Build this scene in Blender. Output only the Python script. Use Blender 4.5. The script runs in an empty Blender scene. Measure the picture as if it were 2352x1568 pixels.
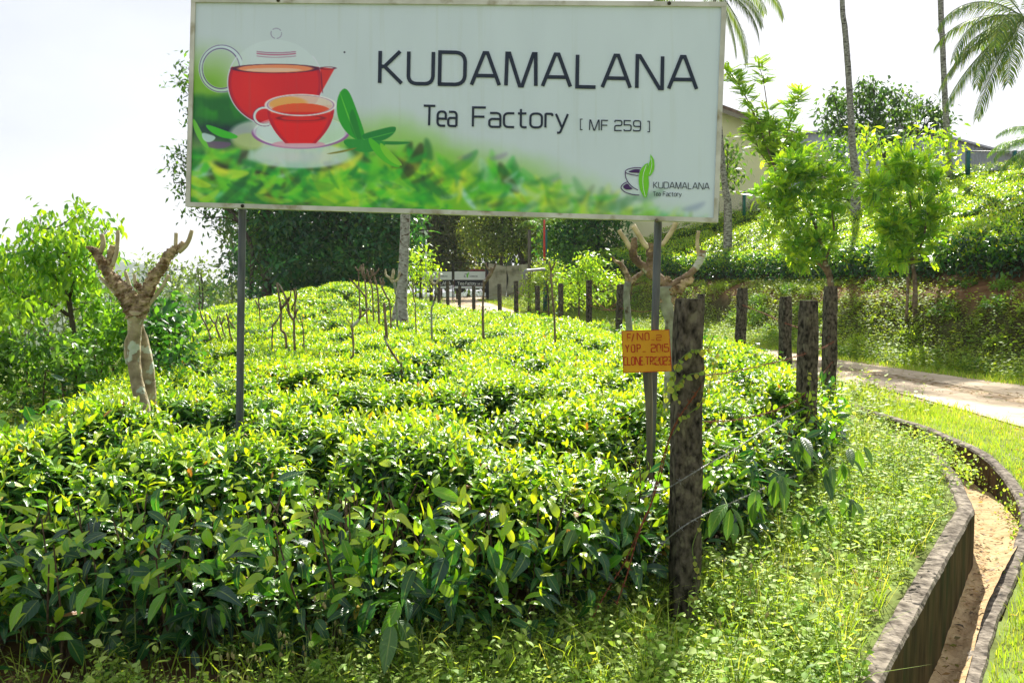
import bpy, math, random
import numpy as np
from mathutils import Vector, Matrix

# ------------------------------------------------------------------ camera, sky, sun
sc = bpy.context.scene
F = 2037.0                       # focal length in the 2352-wide survey frame of the photo
PITCH = math.radians(3.48)
EYE = np.array([0.0, 0.0, 1.6])
cam_d = bpy.data.cameras.new("camera"); cam = bpy.data.objects.new("camera", cam_d)
sc.collection.objects.link(cam); sc.camera = cam
cam.location = EYE; cam.rotation_euler = (math.radians(90) - PITCH, 0, 0)
cam_d.sensor_width = 36; cam_d.lens = 36 * F / 2352; cam_d.clip_end = 8000; cam_d.clip_start = 0.05

SUN_EL = math.radians(43); SUN_AZ = math.radians(-18)     # azimuth measured from +Y towards -X
S = np.array([-math.sin(SUN_AZ) * math.cos(SUN_EL), math.cos(SUN_AZ) * math.cos(SUN_EL), math.sin(SUN_EL)])
sun_d = bpy.data.lights.new("sun", 'SUN'); sun = bpy.data.objects.new("sun", sun_d)
sc.collection.objects.link(sun)
sun_d.energy = 5.0; sun_d.angle = math.radians(0.5); sun_d.color = (1.0, 0.95, 0.86)
sun.rotation_euler = Vector(S).to_track_quat('Z', 'Y').to_euler()

world = bpy.data.worlds.new("World"); sc.world = world; world.use_nodes = True
wn = world.node_tree.nodes; wl = world.node_tree.links; wn.clear()
w_out = wn.new('ShaderNodeOutputWorld'); w_bg = wn.new('ShaderNodeBackground'); w_bg.inputs[1].default_value = 0.11
sky = wn.new('ShaderNodeTexSky'); sky.sky_type = 'NISHITA'; sky.sun_disc = False
sky.sun_elevation = SUN_EL; sky.sun_rotation = -SUN_AZ; sky.dust_density = 2.5; sky.air_density = 1.0
tc = wn.new('ShaderNodeTexCoord'); mp = wn.new('ShaderNodeMapping'); mp.inputs['Scale'].default_value = (1, 1, 2.4)
nz = wn.new('ShaderNodeTexNoise'); nz.inputs['Scale'].default_value = 2.2; nz.inputs['Detail'].default_value = 9; nz.inputs['Roughness'].default_value = 0.55
rp = wn.new('ShaderNodeValToRGB'); rp.color_ramp.elements[0].position = 0.36; rp.color_ramp.elements[1].position = 0.60
rp.color_ramp.elements[0].color = (0.80, 0.82, 0.85, 1); rp.color_ramp.elements[1].color = (1, 1, 1, 1)
dotn = wn.new('ShaderNodeVectorMath'); dotn.operation = 'DOT_PRODUCT'; dotn.inputs[1].default_value = (0, 1, 0.25)
mr = wn.new('ShaderNodeMapRange'); mr.inputs['From Min'].default_value = -0.7; mr.inputs['From Max'].default_value = 0.9
mr.inputs['To Min'].default_value = 3.2; mr.inputs['To Max'].default_value = 3.35
cc = wn.new('ShaderNodeVectorMath'); cc.operation = 'SCALE'; cc.inputs[0].default_value = (0.965, 0.985, 1.06)
cm = wn.new('ShaderNodeMath'); cm.operation = 'MULTIPLY'
mixs = wn.new('ShaderNodeMixRGB'); mixs.inputs[0].default_value = 0.86
wl.new(tc.outputs['Generated'], mp.inputs[0]); wl.new(mp.outputs[0], nz.inputs['Vector']); wl.new(nz.outputs['Fac'], rp.inputs[0])
wl.new(tc.outputs['Generated'], dotn.inputs[0]); wl.new(dotn.outputs['Value'], mr.inputs['Value'])
wl.new(mr.outputs[0], cm.inputs[0]); wl.new(rp.outputs[0], cm.inputs[1]); wl.new(cm.outputs[0], cc.inputs['Scale'])
wl.new(sky.outputs[0], mixs.inputs[1]); wl.new(cc.outputs[0], mixs.inputs[2])
wl.new(mixs.outputs[0], w_bg.inputs[0]); wl.new(w_bg.outputs[0], w_out.inputs[0])

sc.view_settings.view_transform = 'Standard'; sc.view_settings.look = 'None'
sc.view_settings.gamma = 1; sc.view_settings.exposure = 1.32
try:
    sc.cycles.max_bounces = 7; sc.cycles.diffuse_bounces = 4; sc.cycles.transmission_bounces = 5
    sc.cycles.glossy_bounces = 2; sc.cycles.volume_bounces = 0; sc.cycles.sample_clamp_indirect = 8
    sc.cycles.use_denoising = True; sc.cycles.transparent_max_bounces = 4
except Exception: pass

# ------------------------------------------------------------------ survey helpers
RNG = np.random.default_rng(7)
cp, sp_ = math.cos(PITCH), math.sin(PITCH)
def ray(u, v):
    a = (u - 1176) / F; b = (784 - v) / F
    return np.array([a, cp + b * sp_, -sp_ + b * cp])
def W(u, v, Y):
    d = ray(u, v); return EYE + d * (Y / d[1])
def G(u, v, z=0.0):
    d = ray(u, v); return EYE + d * ((z - EYE[2]) / d[2])
def proj(P):
    P = np.asarray(P, float) - EYE
    f = P[..., 1] * cp - P[..., 2] * sp_; up = P[..., 1] * sp_ + P[..., 2] * cp
    return 1176 + F * P[..., 0] / f, 784 - F * up / f
def Z3(x, y): return 1607.8 + x / 3.034, y / 3.034
def Z5(x, y): return 516.8 + x / 3.413, 459.4 + y / 3.413
def Z6(x, y): return 1091.0 + x / 3.033, 459.4 + y / 3.033
def Z7(x, y): return x / 2.967, 447.9 + y / 2.967
def Z4(x, y): return x / 2.731, 402 + y / 2.731
def ss(a, b, x):
    t = np.clip((x - a) / (b - a), 0, 1); return t * t * (3 - 2 * t)
def lin(c):
    c = np.asarray(c, float) / 255.0
    return np.where(c <= 0.04045, c / 12.92, ((c + 0.055) / 1.055) ** 2.4)

def vnoise(x, y, seed=0):
    x = np.asarray(x, float); y = np.asarray(y, float)
    xi = np.floor(x).astype(np.int64); yi = np.floor(y).astype(np.int64); fx = x - xi; fy = y - yi
    fx = fx * fx * (3 - 2 * fx); fy = fy * fy * (3 - 2 * fy)
    def h(a, b):
        n = (a * 374761393 + b * 668265263 + seed * 1442695041) & 0x7fffffff
        n = ((n ^ (n >> 13)) * 1274126177) & 0x7fffffff
        return ((n ^ (n >> 16)) & 0xffff) / 65535.0
    return (h(xi, yi) * (1 - fx) + h(xi + 1, yi) * fx) * (1 - fy) + (h(xi, yi + 1) * (1 - fx) + h(xi + 1, yi + 1) * fx) * fy
def fbm(x, y, seed=0, o=4):
    s = 0; a = 0.5
    for k in range(o):
        s = s + a * vnoise(x * 2 ** k, y * 2 ** k, seed + k); a *= 0.5
    return s
def cells(x, y, size, seed=3):
    x = np.asarray(x, float) / size; y = np.asarray(y, float) / size
    xi = np.floor(x).astype(np.int64); yi = np.floor(y).astype(np.int64); best = np.full(x.shape, 9.0)
    for i in (-1, 0, 1):
        for j in (-1, 0, 1):
            a = xi + i; b = yi + j
            n = (a * 73856093 ^ b * 19349663 ^ seed * 83492791) & 0x7fffffff
            r1 = ((n * 1103515245 + 12345) & 0xffff) / 65535.0; r2 = ((n * 69069 + 777) >> 5 & 0xffff) / 65535.0
            cx = a + 0.5 + (r1 - 0.5) * 0.7; cy = b + 0.5 + (r2 - 0.5) * 0.7
            best = np.minimum(best, np.hypot(x - cx, y - cy))
    return best
def sdist(x, y, poly):
    """distance to a polyline, positive on its right-hand side when walked along"""
    x = np.asarray(x, float); y = np.asarray(y, float); best = np.full(x.shape, 1e9); sg = np.ones(x.shape)
    for (ax, ay), (bx, by) in zip(poly[:-1], poly[1:]):
        dx, dy = bx - ax, by - ay; t = np.clip(((x - ax) * dx + (y - ay) * dy) / (dx * dx + dy * dy), 0, 1)
        ex = x - ax - t * dx; ey = y - ay - t * dy; d = np.hypot(ex, ey); s = np.sign(-(dx * (y - ay) - dy * (x - ax)))
        m = d < best - 1e-9; best = np.where(m, d, best); sg = np.where(m, s, sg)
    return best * np.where(sg == 0, 1, sg)
def inside(x, y, poly):
    x = np.asarray(x, float); y = np.asarray(y, float); c = np.zeros(x.shape, bool); n = len(poly)
    for i in range(n):
        ax, ay = poly[i]; bx, by = poly[(i + 1) % n]
        if ay == by: continue
        m = ((ay > y) != (by > y)) & (x < (bx - ax) * (y - ay) / (by - ay) + ax); c ^= m
    return c
def interp(x, xs, ys): return np.interp(x, xs, ys)

# ------------------------------------------------------------------ mesh + tagging helpers
COL = sc.collection
def tag(o, label=None, cat=None, group=None, kind=None):
    if label: o['label'] = label
    if cat: o['category'] = cat
    if group: o['group'] = group
    if kind: o['kind'] = kind
    return o
def empty(name, loc, label, cat, group=None):
    o = bpy.data.objects.new(name, None); COL.objects.link(o); o.location = [float(c) for c in loc]; o.empty_display_size = 0.2
    return tag(o, label, cat, group)
class Acc:
    def __init__(s): s.V = []; s.loops = []; s.sizes = []; s.mi = []; s.C = []; s.U = []; s.n = 0; s.sm = []
    def add(s, V, Fc, mi=0, col=(1, 1, 1), uv=None, smooth=True):
        V = np.asarray(V, float).reshape(-1, 3)
        if len(V) == 0: return s
        if isinstance(Fc, np.ndarray):
            s.loops.append((Fc + s.n).ravel()); s.sizes.append(np.full(len(Fc), Fc.shape[1])); nf = len(Fc)
        else:
            nf = len(Fc)
            s.loops.append(np.concatenate([np.asarray(f) for f in Fc]) + s.n); s.sizes.append(np.array([len(f) for f in Fc]))
        s.mi.append(np.full(nf, mi)); s.sm.append(np.full(nf, smooth))
        c = np.asarray(col, float)
        if c.ndim == 1: c = np.tile(c, (len(V), 1))
        s.C.append(c); s.U.append(np.zeros((len(V), 2)) if uv is None else uv)
        s.V.append(V); s.n += len(V); return s
    def build(s, name, mats, parent=None, colors=True):
        me = bpy.data.meshes.new(name); V = np.concatenate(s.V)
        if parent is not None:
            V = V - np.array(parent_world(parent))
        L = np.concatenate(s.loops).astype(np.int32); Z = np.concatenate(s.sizes).astype(np.int32)
        me.vertices.add(len(V)); me.vertices.foreach_set('co', V.ravel().astype(np.float32))
        me.loops.add(len(L)); me.loops.foreach_set('vertex_index', L)
        me.polygons.add(len(Z)); st = np.concatenate([[0], np.cumsum(Z)[:-1]]).astype(np.int32)
        me.polygons.foreach_set('loop_start', st); me.polygons.foreach_set('loop_total', Z)
        me.polygons.foreach_set('material_index', np.concatenate(s.mi).astype(np.int32))
        me.polygons.foreach_set('use_smooth', np.concatenate(s.sm))
        if colors:
            C = np.concatenate(s.C); a = me.color_attributes.new('Col', 'FLOAT_COLOR', 'POINT')
            a.data.foreach_set('color', np.concatenate([C, np.ones((len(C), 1))], 1).ravel().astype(np.float32))
            U = np.concatenate(s.U)
            if U.any():
                b = me.attributes.new('luv', 'FLOAT_VECTOR', 'POINT')
                b.data.foreach_set('vector', np.concatenate([U, np.zeros((len(U), 1))], 1).ravel().astype(np.float32))
        for m in (mats if isinstance(mats, (list, tuple)) else [mats]): me.materials.append(m)
        me.update(calc_edges=True); me.validate()
        o = bpy.data.objects.new(name, me); COL.objects.link(o)
        if parent is not None: o.parent = parent
        return o
def parent_world(p):
    L = Vector(p.location)
    while p.parent: p = p.parent; L = L + p.location
    return L
def box(c, s, rz=0.0, tilt=None):
    hx, hy, hz = s[0] / 2, s[1] / 2, s[2] / 2
    v = np.array([[x, y, z] for x in (-hx, hx) for y in (-hy, hy) for z in (-hz, hz)])
    ca, sa = math.cos(rz), math.sin(rz); R = np.array([[ca, -sa, 0], [sa, ca, 0], [0, 0, 1]])
    v = v @ R.T
    return v + np.array(c), np.array([[0, 1, 3, 2], [4, 6, 7, 5], [0, 4, 5, 1], [2, 3, 7, 6], [0, 2, 6, 4], [1, 5, 7, 3]])
def bevel_box(c, s, b, rz=0.0, top=True):
    """upright block with chamfered vertical edges and a chamfered top"""
    hx, hy, hz = s[0] / 2, s[1] / 2, s[2] / 2
    def ring(k, z): return [(-hx + k, -hy, z), (hx - k, -hy, z), (hx, -hy + k, z), (hx, hy - k, z), (hx - k, hy, z), (-hx + k, hy, z), (-hx, hy - k, z), (-hx, -hy + k, z)]
    def shr(r, f): return [(x * f, y * f, z) for x, y, z in r]
    rs = [ring(b, -hz), ring(b, hz - b), shr(ring(b, hz), 1 - b / hx * .8)]
    v = np.array(sum(rs, [])); ca, sa = math.cos(rz), math.sin(rz); R = np.array([[ca, -sa, 0], [sa, ca, 0], [0, 0, 1]])
    f = [[k * 8 + i, k * 8 + (i + 1) % 8, k * 8 + 8 + (i + 1) % 8, k * 8 + 8 + i] for k in range(2) for i in range(8)]
    f += [[16 + i for i in range(8)], [7 - i for i in range(8)]]
    return v @ R.T + np.array(c), f
def crom(P, n):
    P = np.asarray(P, float)
    if len(P) < 3: 
        t = np.linspace(0, 1, n + 1)[:, None]; return P[0] * (1 - t) + P[-1] * t
    Q = np.vstack([2 * P[0] - P[1], P, 2 * P[-1] - P[-2]]); out = []
    for i in range(1, len(Q) - 2):
        for k in range(n):
            t = k / n; a, b, c, d = Q[i - 1], Q[i], Q[i + 1], Q[i + 2]
            out.append(0.5 * ((2 * b) + (-a + c) * t + (2 * a - 5 * b + 4 * c - d) * t * t + (-a + 3 * b - 3 * c + d) * t ** 3))
    out.append(Q[-2]); return np.array(out)
def tube(P, r, n=8, sub=0, noise=0.0, cap=True, seed=0, lump=0.0):
    P = np.asarray(P, float); r = np.broadcast_to(np.asarray(r, float), (len(P),)).copy()
    if sub:
        PR = crom(np.hstack([P, r[:, None]]), sub); P = PR[:, :3]; r = np.maximum(PR[:, 3], 1e-4)
    m = len(P); T = np.gradient(P, axis=0); T /= np.linalg.norm(T, axis=1, keepdims=True) + 1e-12
    ref = np.array([0, 1.0, 0]) if abs(T[0][1]) < 0.9 else np.array([1.0, 0, 0])
    U = np.cross(T[0], ref); U /= np.linalg.norm(U); V = []
    rg = np.random.default_rng(seed + 11); ph = rg.uniform(0, 6.28, 6)
    for i in range(m):
        U = U - T[i] * np.dot(U, T[i]); U /= np.linalg.norm(U) + 1e-12; B = np.cross(T[i], U)
        a = np.arange(n) * 2 * math.pi / n
        rr = r[i] * (1 + noise * rg.normal(0, 1, n) + lump * (np.sin(a * 2 + ph[0] + i * .5) * .5 + np.sin(a * 3 + ph[1] - i * .8) * .35 + np.sin(i * 1.3 + ph[2]) * .5))
        V.append(P[i] + np.outer(np.cos(a) * rr, U) + np.outer(np.sin(a) * rr, B))
    V = np.vstack(V); Fc = []
    for i in range(m - 1):
        for k in range(n):
            Fc.append([i * n + k, i * n + (k + 1) % n, (i + 1) * n + (k + 1) % n, (i + 1) * n + k])
    if cap: Fc.append([(m - 1) * n + k for k in range(n)]); Fc.append([n - 1 - k for k in range(n)])
    return V, Fc

# ------------------------------------------------------------------ materials
def newmat(name):
    m = bpy.data.materials.new(name); m.use_nodes = True; nt = m.node_tree; nt.nodes.clear()
    return m, nt.nodes, nt.links
def leafmat(name, trans=0.5, rough=0.38, spec=0.5, veins=False, tcol=(1.25, 1.15, 0.35), gain=1.0):
    m, N, L = newmat(name); out = N.new('ShaderNodeOutputMaterial')
    at = N.new('ShaderNodeAttribute'); at.attribute_name = 'Col'; col = at.outputs['Color']
    if veins:
        uv = N.new('ShaderNodeAttribute'); uv.attribute_name = 'luv'; sx = N.new('ShaderNodeSeparateXYZ'); L.new(uv.outputs['Vector'], sx.inputs[0])
        ab = N.new('ShaderNodeMath'); ab.operation = 'ABSOLUTE'; L.new(sx.outputs[0], ab.inputs[0])
        mrn = N.new('ShaderNodeMapRange'); mrn.inputs['From Min'].default_value = 0.04; mrn.inputs['From Max'].default_value = 0.11
        mrn.inputs['To Min'].default_value = 1; mrn.inputs['To Max'].default_value = 0; L.new(ab.outputs[0], mrn.inputs['Value'])
        # lateral veins: sin(26*(v - .35|u|))
        m1 = N.new('ShaderNodeMath'); m1.operation = 'MULTIPLY_ADD'; m1.inputs[1].default_value = -0.22; L.new(ab.outputs[0], m1.inputs[0]); L.new(sx.outputs[1], m1.inputs[2])
        m2 = N.new('ShaderNodeMath'); m2.operation = 'MULTIPLY'; m2.inputs[1].default_value = 55; L.new(m1.outputs[0], m2.inputs[0])
        m3 = N.new('ShaderNodeMath'); m3.operation = 'SINE'; L.new(m2.outputs[0], m3.inputs[0])
        mx = N.new('ShaderNodeMixRGB'); mx.blend_type = 'MIX'; mx.inputs[2].default_value = (0.30, 0.42, 0.10, 1); 
        sc1 = N.new('ShaderNodeMath'); sc1.operation = 'MULTIPLY'; sc1.inputs[1].default_value = 0.6; L.new(mrn.outputs[0], sc1.inputs[0])
        L.new(sc1.outputs[0], mx.inputs[0]); L.new(col, mx.inputs[1]); col = mx.outputs[0]
        bp = N.new('ShaderNodeBump'); bp.inputs['Strength'].default_value = 0.25; bp.inputs['Distance'].default_value = 0.004; L.new(m3.outputs[0], bp.inputs['Height'])
    p = N.new('ShaderNodeBsdfPrincipled'); p.inputs['Roughness'].default_value = rough
    p.inputs['Specular IOR Level'].default_value = spec; L.new(col, p.inputs['Base Color'])
    if veins: L.new(bp.outputs[0], p.inputs['Normal'])
    t = N.new('ShaderNodeBsdfTranslucent'); mu = N.new('ShaderNodeMixRGB'); mu.blend_type = 'MULTIPLY'; mu.inputs[0].default_value = 1
    mu.inputs[2].default_value = (tcol[0] * gain, tcol[1] * gain, tcol[2] * gain, 1); L.new(col, mu.inputs[1]); L.new(mu.outputs[0], t.inputs[0])
    mix = N.new('ShaderNodeMixShader'); mix.inputs[0].default_value = trans
    L.new(p.outputs[0], mix.inputs[1]); L.new(t.outputs[0], mix.inputs[2]); L.new(mix.outputs[0], out.inputs[0])
    return m
def mat(name, c1, c2=None, scale=20, rough=0.8, spec=0.3, bump=0.0, c3=None, s3=6, t3=(0.55, 0.62), metal=0.0, detail=6, ramp=(0.35, 0.65), stretch=None, attr=False, bscale=None):
    m, N, L = newmat(name); out = N.new('ShaderNodeOutputMaterial'); p = N.new('ShaderNodeBsdfPrincipled')
    p.inputs['Roughness'].default_value = rough; p.inputs['Specular IOR Level'].default_value = spec; p.inputs['Metallic'].default_value = metal
    L.new(p.outputs[0], out.inputs[0]); tcn = N.new('ShaderNodeTexCoord'); src = tcn.outputs['Object']
    if stretch:
        mpp = N.new('ShaderNodeMapping'); mpp.inputs['Scale'].default_value = stretch; L.new(src, mpp.inputs[0]); src = mpp.outputs[0]
    n1 = N.new('ShaderNodeTexNoise'); n1.inputs['Scale'].default_value = scale; n1.inputs['Detail'].default_value = detail; L.new(src, n1.inputs['Vector'])
    r = N.new('ShaderNodeValToRGB'); r.color_ramp.elements[0].position = ramp[0]; r.color_ramp.elements[1].position = ramp[1]
    r.color_ramp.elements[0].color = (*c1, 1); r.color_ramp.elements[1].color = (*(c2 or c1), 1); L.new(n1.outputs['Fac'], r.inputs[0]); col = r.outputs[0]
    if c3:
        n3 = N.new('ShaderNodeTexNoise'); n3.inputs['Scale'].default_value = s3; n3.inputs['Detail'].default_value = 4; L.new(src, n3.inputs['Vector'])
        r3 = N.new('ShaderNodeMapRange'); r3.inputs['From Min'].default_value = t3[0]; r3.inputs['From Max'].default_value = t3[1]; L.new(n3.outputs['Fac'], r3.inputs['Value'])
        mx = N.new('ShaderNodeMixRGB'); mx.inputs[2].default_value = (*c3, 1); L.new(r3.outputs[0], mx.inputs[0]); L.new(col, mx.inputs[1]); col = mx.outputs[0]
    if attr:
        at = N.new('ShaderNodeAttribute'); at.attribute_name = 'Col'; mm = N.new('ShaderNodeMixRGB'); mm.blend_type = 'MULTIPLY'; mm.inputs[0].default_value = 1
        L.new(col, mm.inputs[1]); L.new(at.outputs['Color'], mm.inputs[2]); col = mm.outputs[0]
    L.new(col, p.inputs['Base Color'])
    if bump:
        b = N.new('ShaderNodeBump'); b.inputs['Strength'].default_value = min(1, bump); b.inputs['Distance'].default_value = 0.02
        nb = N.new('ShaderNodeTexNoise'); nb.inputs['Scale'].default_value = bscale or scale * 2; nb.inputs['Detail'].default_value = 8; L.new(src, nb.inputs['Vector'])
        L.new(nb.outputs['Fac'], b.inputs['Height']); L.new(b.outputs[0], p.inputs['Normal'])
    return m

M = {}
M['tea'] = leafmat('tea_leaf', 0.45, 0.30, 0.75, veins=True, tcol=(1.5, 1.35, .4))
M['teafar'] = leafmat('tea_leaf_far', 0.46, 0.32, 0.75, tcol=(1.5, 1.35, .4))
M['leaf'] = leafmat('tree_leaf', 0.48, 0.40, 0.5, tcol=(1.5, 1.4, .45))
M['weed'] = leafmat('weed_leaf', 0.50, 0.55, 0.3)
M['grass'] = leafmat('grass_blade', 0.45, 0.5, 0.3)
M['palm'] = leafmat('palm_leaflet', 0.42, 0.42, 0.35, tcol=(1.5, 1.5, .4))
M['stemg'] = mat('green_stem', (0.10, 0.17, 0.03), (0.16, 0.22, 0.05), 30)
M['twig'] = mat('woody_twig', (0.06, 0.04, 0.025), (0.15, 0.10, 0.06), 40, bump=.4)
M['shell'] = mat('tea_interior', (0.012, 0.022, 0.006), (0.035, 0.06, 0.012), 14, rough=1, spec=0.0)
M['ground'] = mat('ground_soil', (0.55, 0.5, 0.45), (1.0, 1.0, 1.0), 5, rough=0.95, spec=0.1, bump=0.8, attr=True, detail=10, bscale=14)
M['road'] = mat('concrete_road', (0.48, 0.38, 0.26), (0.62, 0.51, 0.37), 1.7, rough=0.9, spec=0.1, bump=0.3, c3=(0.34, 0.25, 0.16), s3=2.6, t3=(0.60, 0.75), detail=10, bscale=20)
M['sand'] = mat('drain_sand', (0.36, 0.24, 0.12), (0.52, 0.38, 0.21), 9, rough=0.95, spec=0.1, bump=0.9, detail=10, bscale=30)
M['drain'] = mat('drain_concrete', (0.032, 0.021, 0.012), (0.10, 0.066, 0.034), 7, rough=0.95, spec=0.1, bump=0.6, c3=(0.030, 0.034, 0.014), s3=5, t3=(.5, .7), stretch=(1, 1, .35), detail=10, bscale=20)
M['coping'] = mat('drain_coping', (0.07, 0.058, 0.045), (0.30, 0.26, 0.21), 16, rough=0.95, spec=0.1, bump=0.8, c3=(0.05, 0.045, 0.04), s3=22, t3=(.6, .7), detail=10)
M['post'] = mat('weathered_post', (0.016, 0.014, 0.011), (0.13, 0.11, 0.085), 34, rough=0.95, spec=0.1, bump=0.7, c3=(0.16, 0.145, 0.10), s3=20, t3=(.57, .68), detail=14, stretch=(1, 1, .6))
M['posttop'] = mat('post_top_moss', (0.10, 0.10, 0.05), (0.30, 0.28, 0.20), 40, rough=1, spec=0.05, bump=1)
M['rust'] = mat('rusty_wire', (0.10, 0.025, 0.010), (0.24, 0.07, 0.03), 60, rough=.8, spec=.3)
M['wire'] = mat('zinc_wire', (0.14, 0.14, 0.14), (0.30, 0.30, 0.29), 60, rough=.5, spec=.5, metal=.5)
M['pipe'] = mat('sign_pipe', (0.035, 0.045, 0.055), (0.09, 0.10, 0.11), 9, rough=0.5, spec=0.5, c3=(0.14, 0.12, 0.09), s3=7, t3=(.62, .75), stretch=(4, 4, .5))
M['alu'] = mat('sign_frame', (0.42, 0.42, 0.36), (0.60, 0.60, 0.55), 6, rough=0.55, spec=.4, c3=(0.24, 0.21, 0.11), s3=9, t3=(.56, .72), stretch=(1, 1, 1))
M['darkbark'] = mat('dark_bark', (0.035, 0.026, 0.018), (0.11, 0.085, 0.06), 8, bump=.8, rough=.95, c3=(0.10, 0.12, 0.07), s3=3, t3=(.55, .7))
M['palmbark'] = mat('palm_bark', (0.12, 0.11, 0.09), (0.40, 0.39, 0.34), 9, bump=.7, rough=.95, c3=(0.05, 0.04, 0.03), s3=7, t3=(.56, .66), stretch=(1, 1, 1.8))
M['poll'] = mat('pollard_bark', (0.17, 0.135, 0.075), (0.42, 0.36, 0.22), 11, bump=.9, rough=.9, c3=(0.44, 0.50, 0.38), s3=13, t3=(.57, .61), detail=10)
M['gnarl'] = mat('gnarled_bark', (0.10, 0.07, 0.04), (0.50, 0.39, 0.23), 15, bump=1.0, rough=.95, c3=(0.14, 0.085, 0.04), s3=22, t3=(.5, .6), detail=10, bscale=26)
M['shoot'] = mat('cut_shoot_bark', (0.30, 0.25, 0.14), (0.48, 0.42, 0.27), 14, bump=.3, rough=.85)
M['smallbark'] = mat('small_pollard_bark', (0.08, 0.055, 0.035), (0.26, 0.19, 0.12), 9, bump=.7, rough=.95, c3=(0.40, 0.42, 0.36), s3=7, t3=(.60, .66))
M['lichen'] = mat('lichen_bark', (0.14, 0.14, 0.10), (0.34, 0.37, 0.28), 8, bump=.6, rough=.95, c3=(0.08, 0.06, 0.04), s3=6, t3=(.57, .64))
M['wood'] = mat('stake_wood', (0.07, 0.065, 0.05), (0.17, 0.15, 0.10), 12, bump=.6, rough=.9, stretch=(3, 3, .3))

# ------------------------------------------------------------------ leaf templates and scattering
def leafT(rows, w=0.2, bend=0.18, fold=0.25, cols=3):
    t = np.linspace(0, 1, rows + 1); pr = w * np.maximum(np.sin(math.pi * t ** 0.8) ** 0.85 if rows > 1 else 1, 0.0)
    pr = np.where((t <= 0) | (t >= 1), 0.012 * w / .2, pr); V = []; U = []
    for i, tt in enumerate(t):
        for x in ((-1, 0, 1) if cols == 3 else (-1, 1)):
            V.append([x * pr[i], tt * (1 - bend * .35 * tt), -bend * tt * tt + fold * abs(x) * pr[i]]); U.append([x + 1e-4, tt])
    Fc = []
    for i in range(rows):
        for k in range(cols - 1):
            a = i * cols + k; Fc.append([a, a + 1, a + cols + 1, a + cols])
    return np.array(V), np.array(Fc), np.array(U)
LNEAR = [leafT(6, w, b, f) for w, b, f in ((.17, .10, .35), (.18, .35, .25), (.21, .60, .15), (.15, .2, .55), (.19, .85, .3))]
LMID = [leafT(3, w, b, f) for w, b, f in ((.22, .10, .35), (.21, .35, .25))]
def kite(w=.22, bend=.15, fold=.1):
    return (np.array([[0, 0, 0], [w, .42, fold * w - bend * .2], [0, 1, -bend], [-w, .42, fold * w - bend * .2]]), np.array([[0, 1, 2, 3]]), np.array([[0, 0.], [1, .4], [0, 1], [-1, .4]]))
LFAR = [kite()]
def frames(d, n):
    d = d / (np.linalg.norm(d, axis=1, keepdims=True) + 1e-9); s = np.cross(d, n); s /= (np.linalg.norm(s, axis=1, keepdims=True) + 1e-9)
    n2 = np.cross(s, d); return np.stack([s, d, n2], axis=2)
def scatter(acc, T, P, d, n, size, col, mi=0, wmul=None):
    if len(P) == 0: return
    pick = RNG.integers(0, len(T), len(P)); R = frames(d, n)
    for k, (V, Fc, U) in enumerate(T):
        m = pick == k
        if not m.any(): continue
        VV = np.broadcast_to(V, (m.sum(), len(V), 3)).copy()
        if wmul is not None: VV[:, :, 0] *= wmul[m][:, None]
        X = np.einsum('nij,nkj->nki', R[m], VV) * size[m][:, None, None] + P[m][:, None, :]
        FF = Fc[None] + (np.arange(m.sum()) * len(V))[:, None, None]
        C = np.repeat(col[m], len(V), axis=0)
        acc.add(X.reshape(-1, 3), FF.reshape(-1, Fc.shape[1]), mi, C, np.tile(U, (m.sum(), 1)))
def sph(n):
    v = RNG.normal(size=(n, 3)); return v / np.linalg.norm(v, axis=1, keepdims=True)
def palette(cols, n, jit=0.18):
    cols = np.array(cols, float); c = cols[RNG.integers(0, len(cols), n)]
    k = RNG.uniform(0, 1, (n, 1)); c2 = cols[RNG.integers(0, len(cols), n)]; c = c * (1 - k * .5) + c2 * k * .5
    return np.clip(c * RNG.uniform(1 - jit, 1 + jit, (n, 1)), 0, 1)

# ------------------------------------------------------------------ plan of the site
TEA = [(-3.7, 3.38), (-1.5, 3.45), (0.20, 3.72), (.64, 4.25), (1.35, 5.1), (1.95, 6.2), (2.6, 7.3), (3.2, 9), (3.4, 12), (3.3, 16), (2.4, 19), (1.5, 22), (.8, 26), (-.5, 30), (-1.9, 33), (-4.2, 37),
       (-12.5, 38), (-10.5, 31), (-9.0, 25), (-7.0, 18), (-5.0, 12), (-3.9, 8), (-3.2, 5.6)]
LEFTL = [(-4.5, -20), (-4.2, 2), (-3.4, 5), (-4.1, 8), (-5.3, 12), (-7.3, 18), (-9.4, 25), (-13, 38), (-13, 90)]
BANK = [(9.9, -20), (9.8, 4), (9.6, 10), (9.3, 14), (8.1, 18.5), (7.4, 24), (6.8, 29), (4.4, 37), (1.6, 44), (0.2, 50), (0.2, 58), (6, 80)]
ROADC = [(7.3, -15), (7.2, 4), (7.1, 10), (7.0, 14), (6.1, 18.5), (5.0, 24), (3.5, 30), (1.1, 36), (-1.3, 42), (-3.0, 48), (-3.3, 53), (-3.6, 75)]
def gp(L, z): return [tuple(G(u, v, z if not callable(z) else 0)[:2]) for u, v in L]
DLp = [tuple(G(u, v, 0.03)[:2]) for u, v in ((1954, 949), (2013, 983), (2107, 1016), (2171, 1052), (2207, 1095), (2240, 1168), (2180, 1276), (2090, 1443), (2024, 1568))] + [(0.98, 2.75)]
DRq = [(1945, 925, .05), (1995, 944, .05), (2107, 978, .03), (2171, 1005, .0), (2238, 1035, -.03), (2288, 1077, -.10), (2324, 1127, -.16), (2344, 1177, -.22), (2330, 1240, -.34), (2290, 1330, -.41), (2240, 1440, -.46)]
DRp = [tuple(G(u, v, z)) for u, v, z in DRq]
DRp += [tuple(np.array(DRp[-1]) + np.array([-.72 * t_, -1.12 * t_, -.01])) for t_ in (.8, 2.2)]
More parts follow.
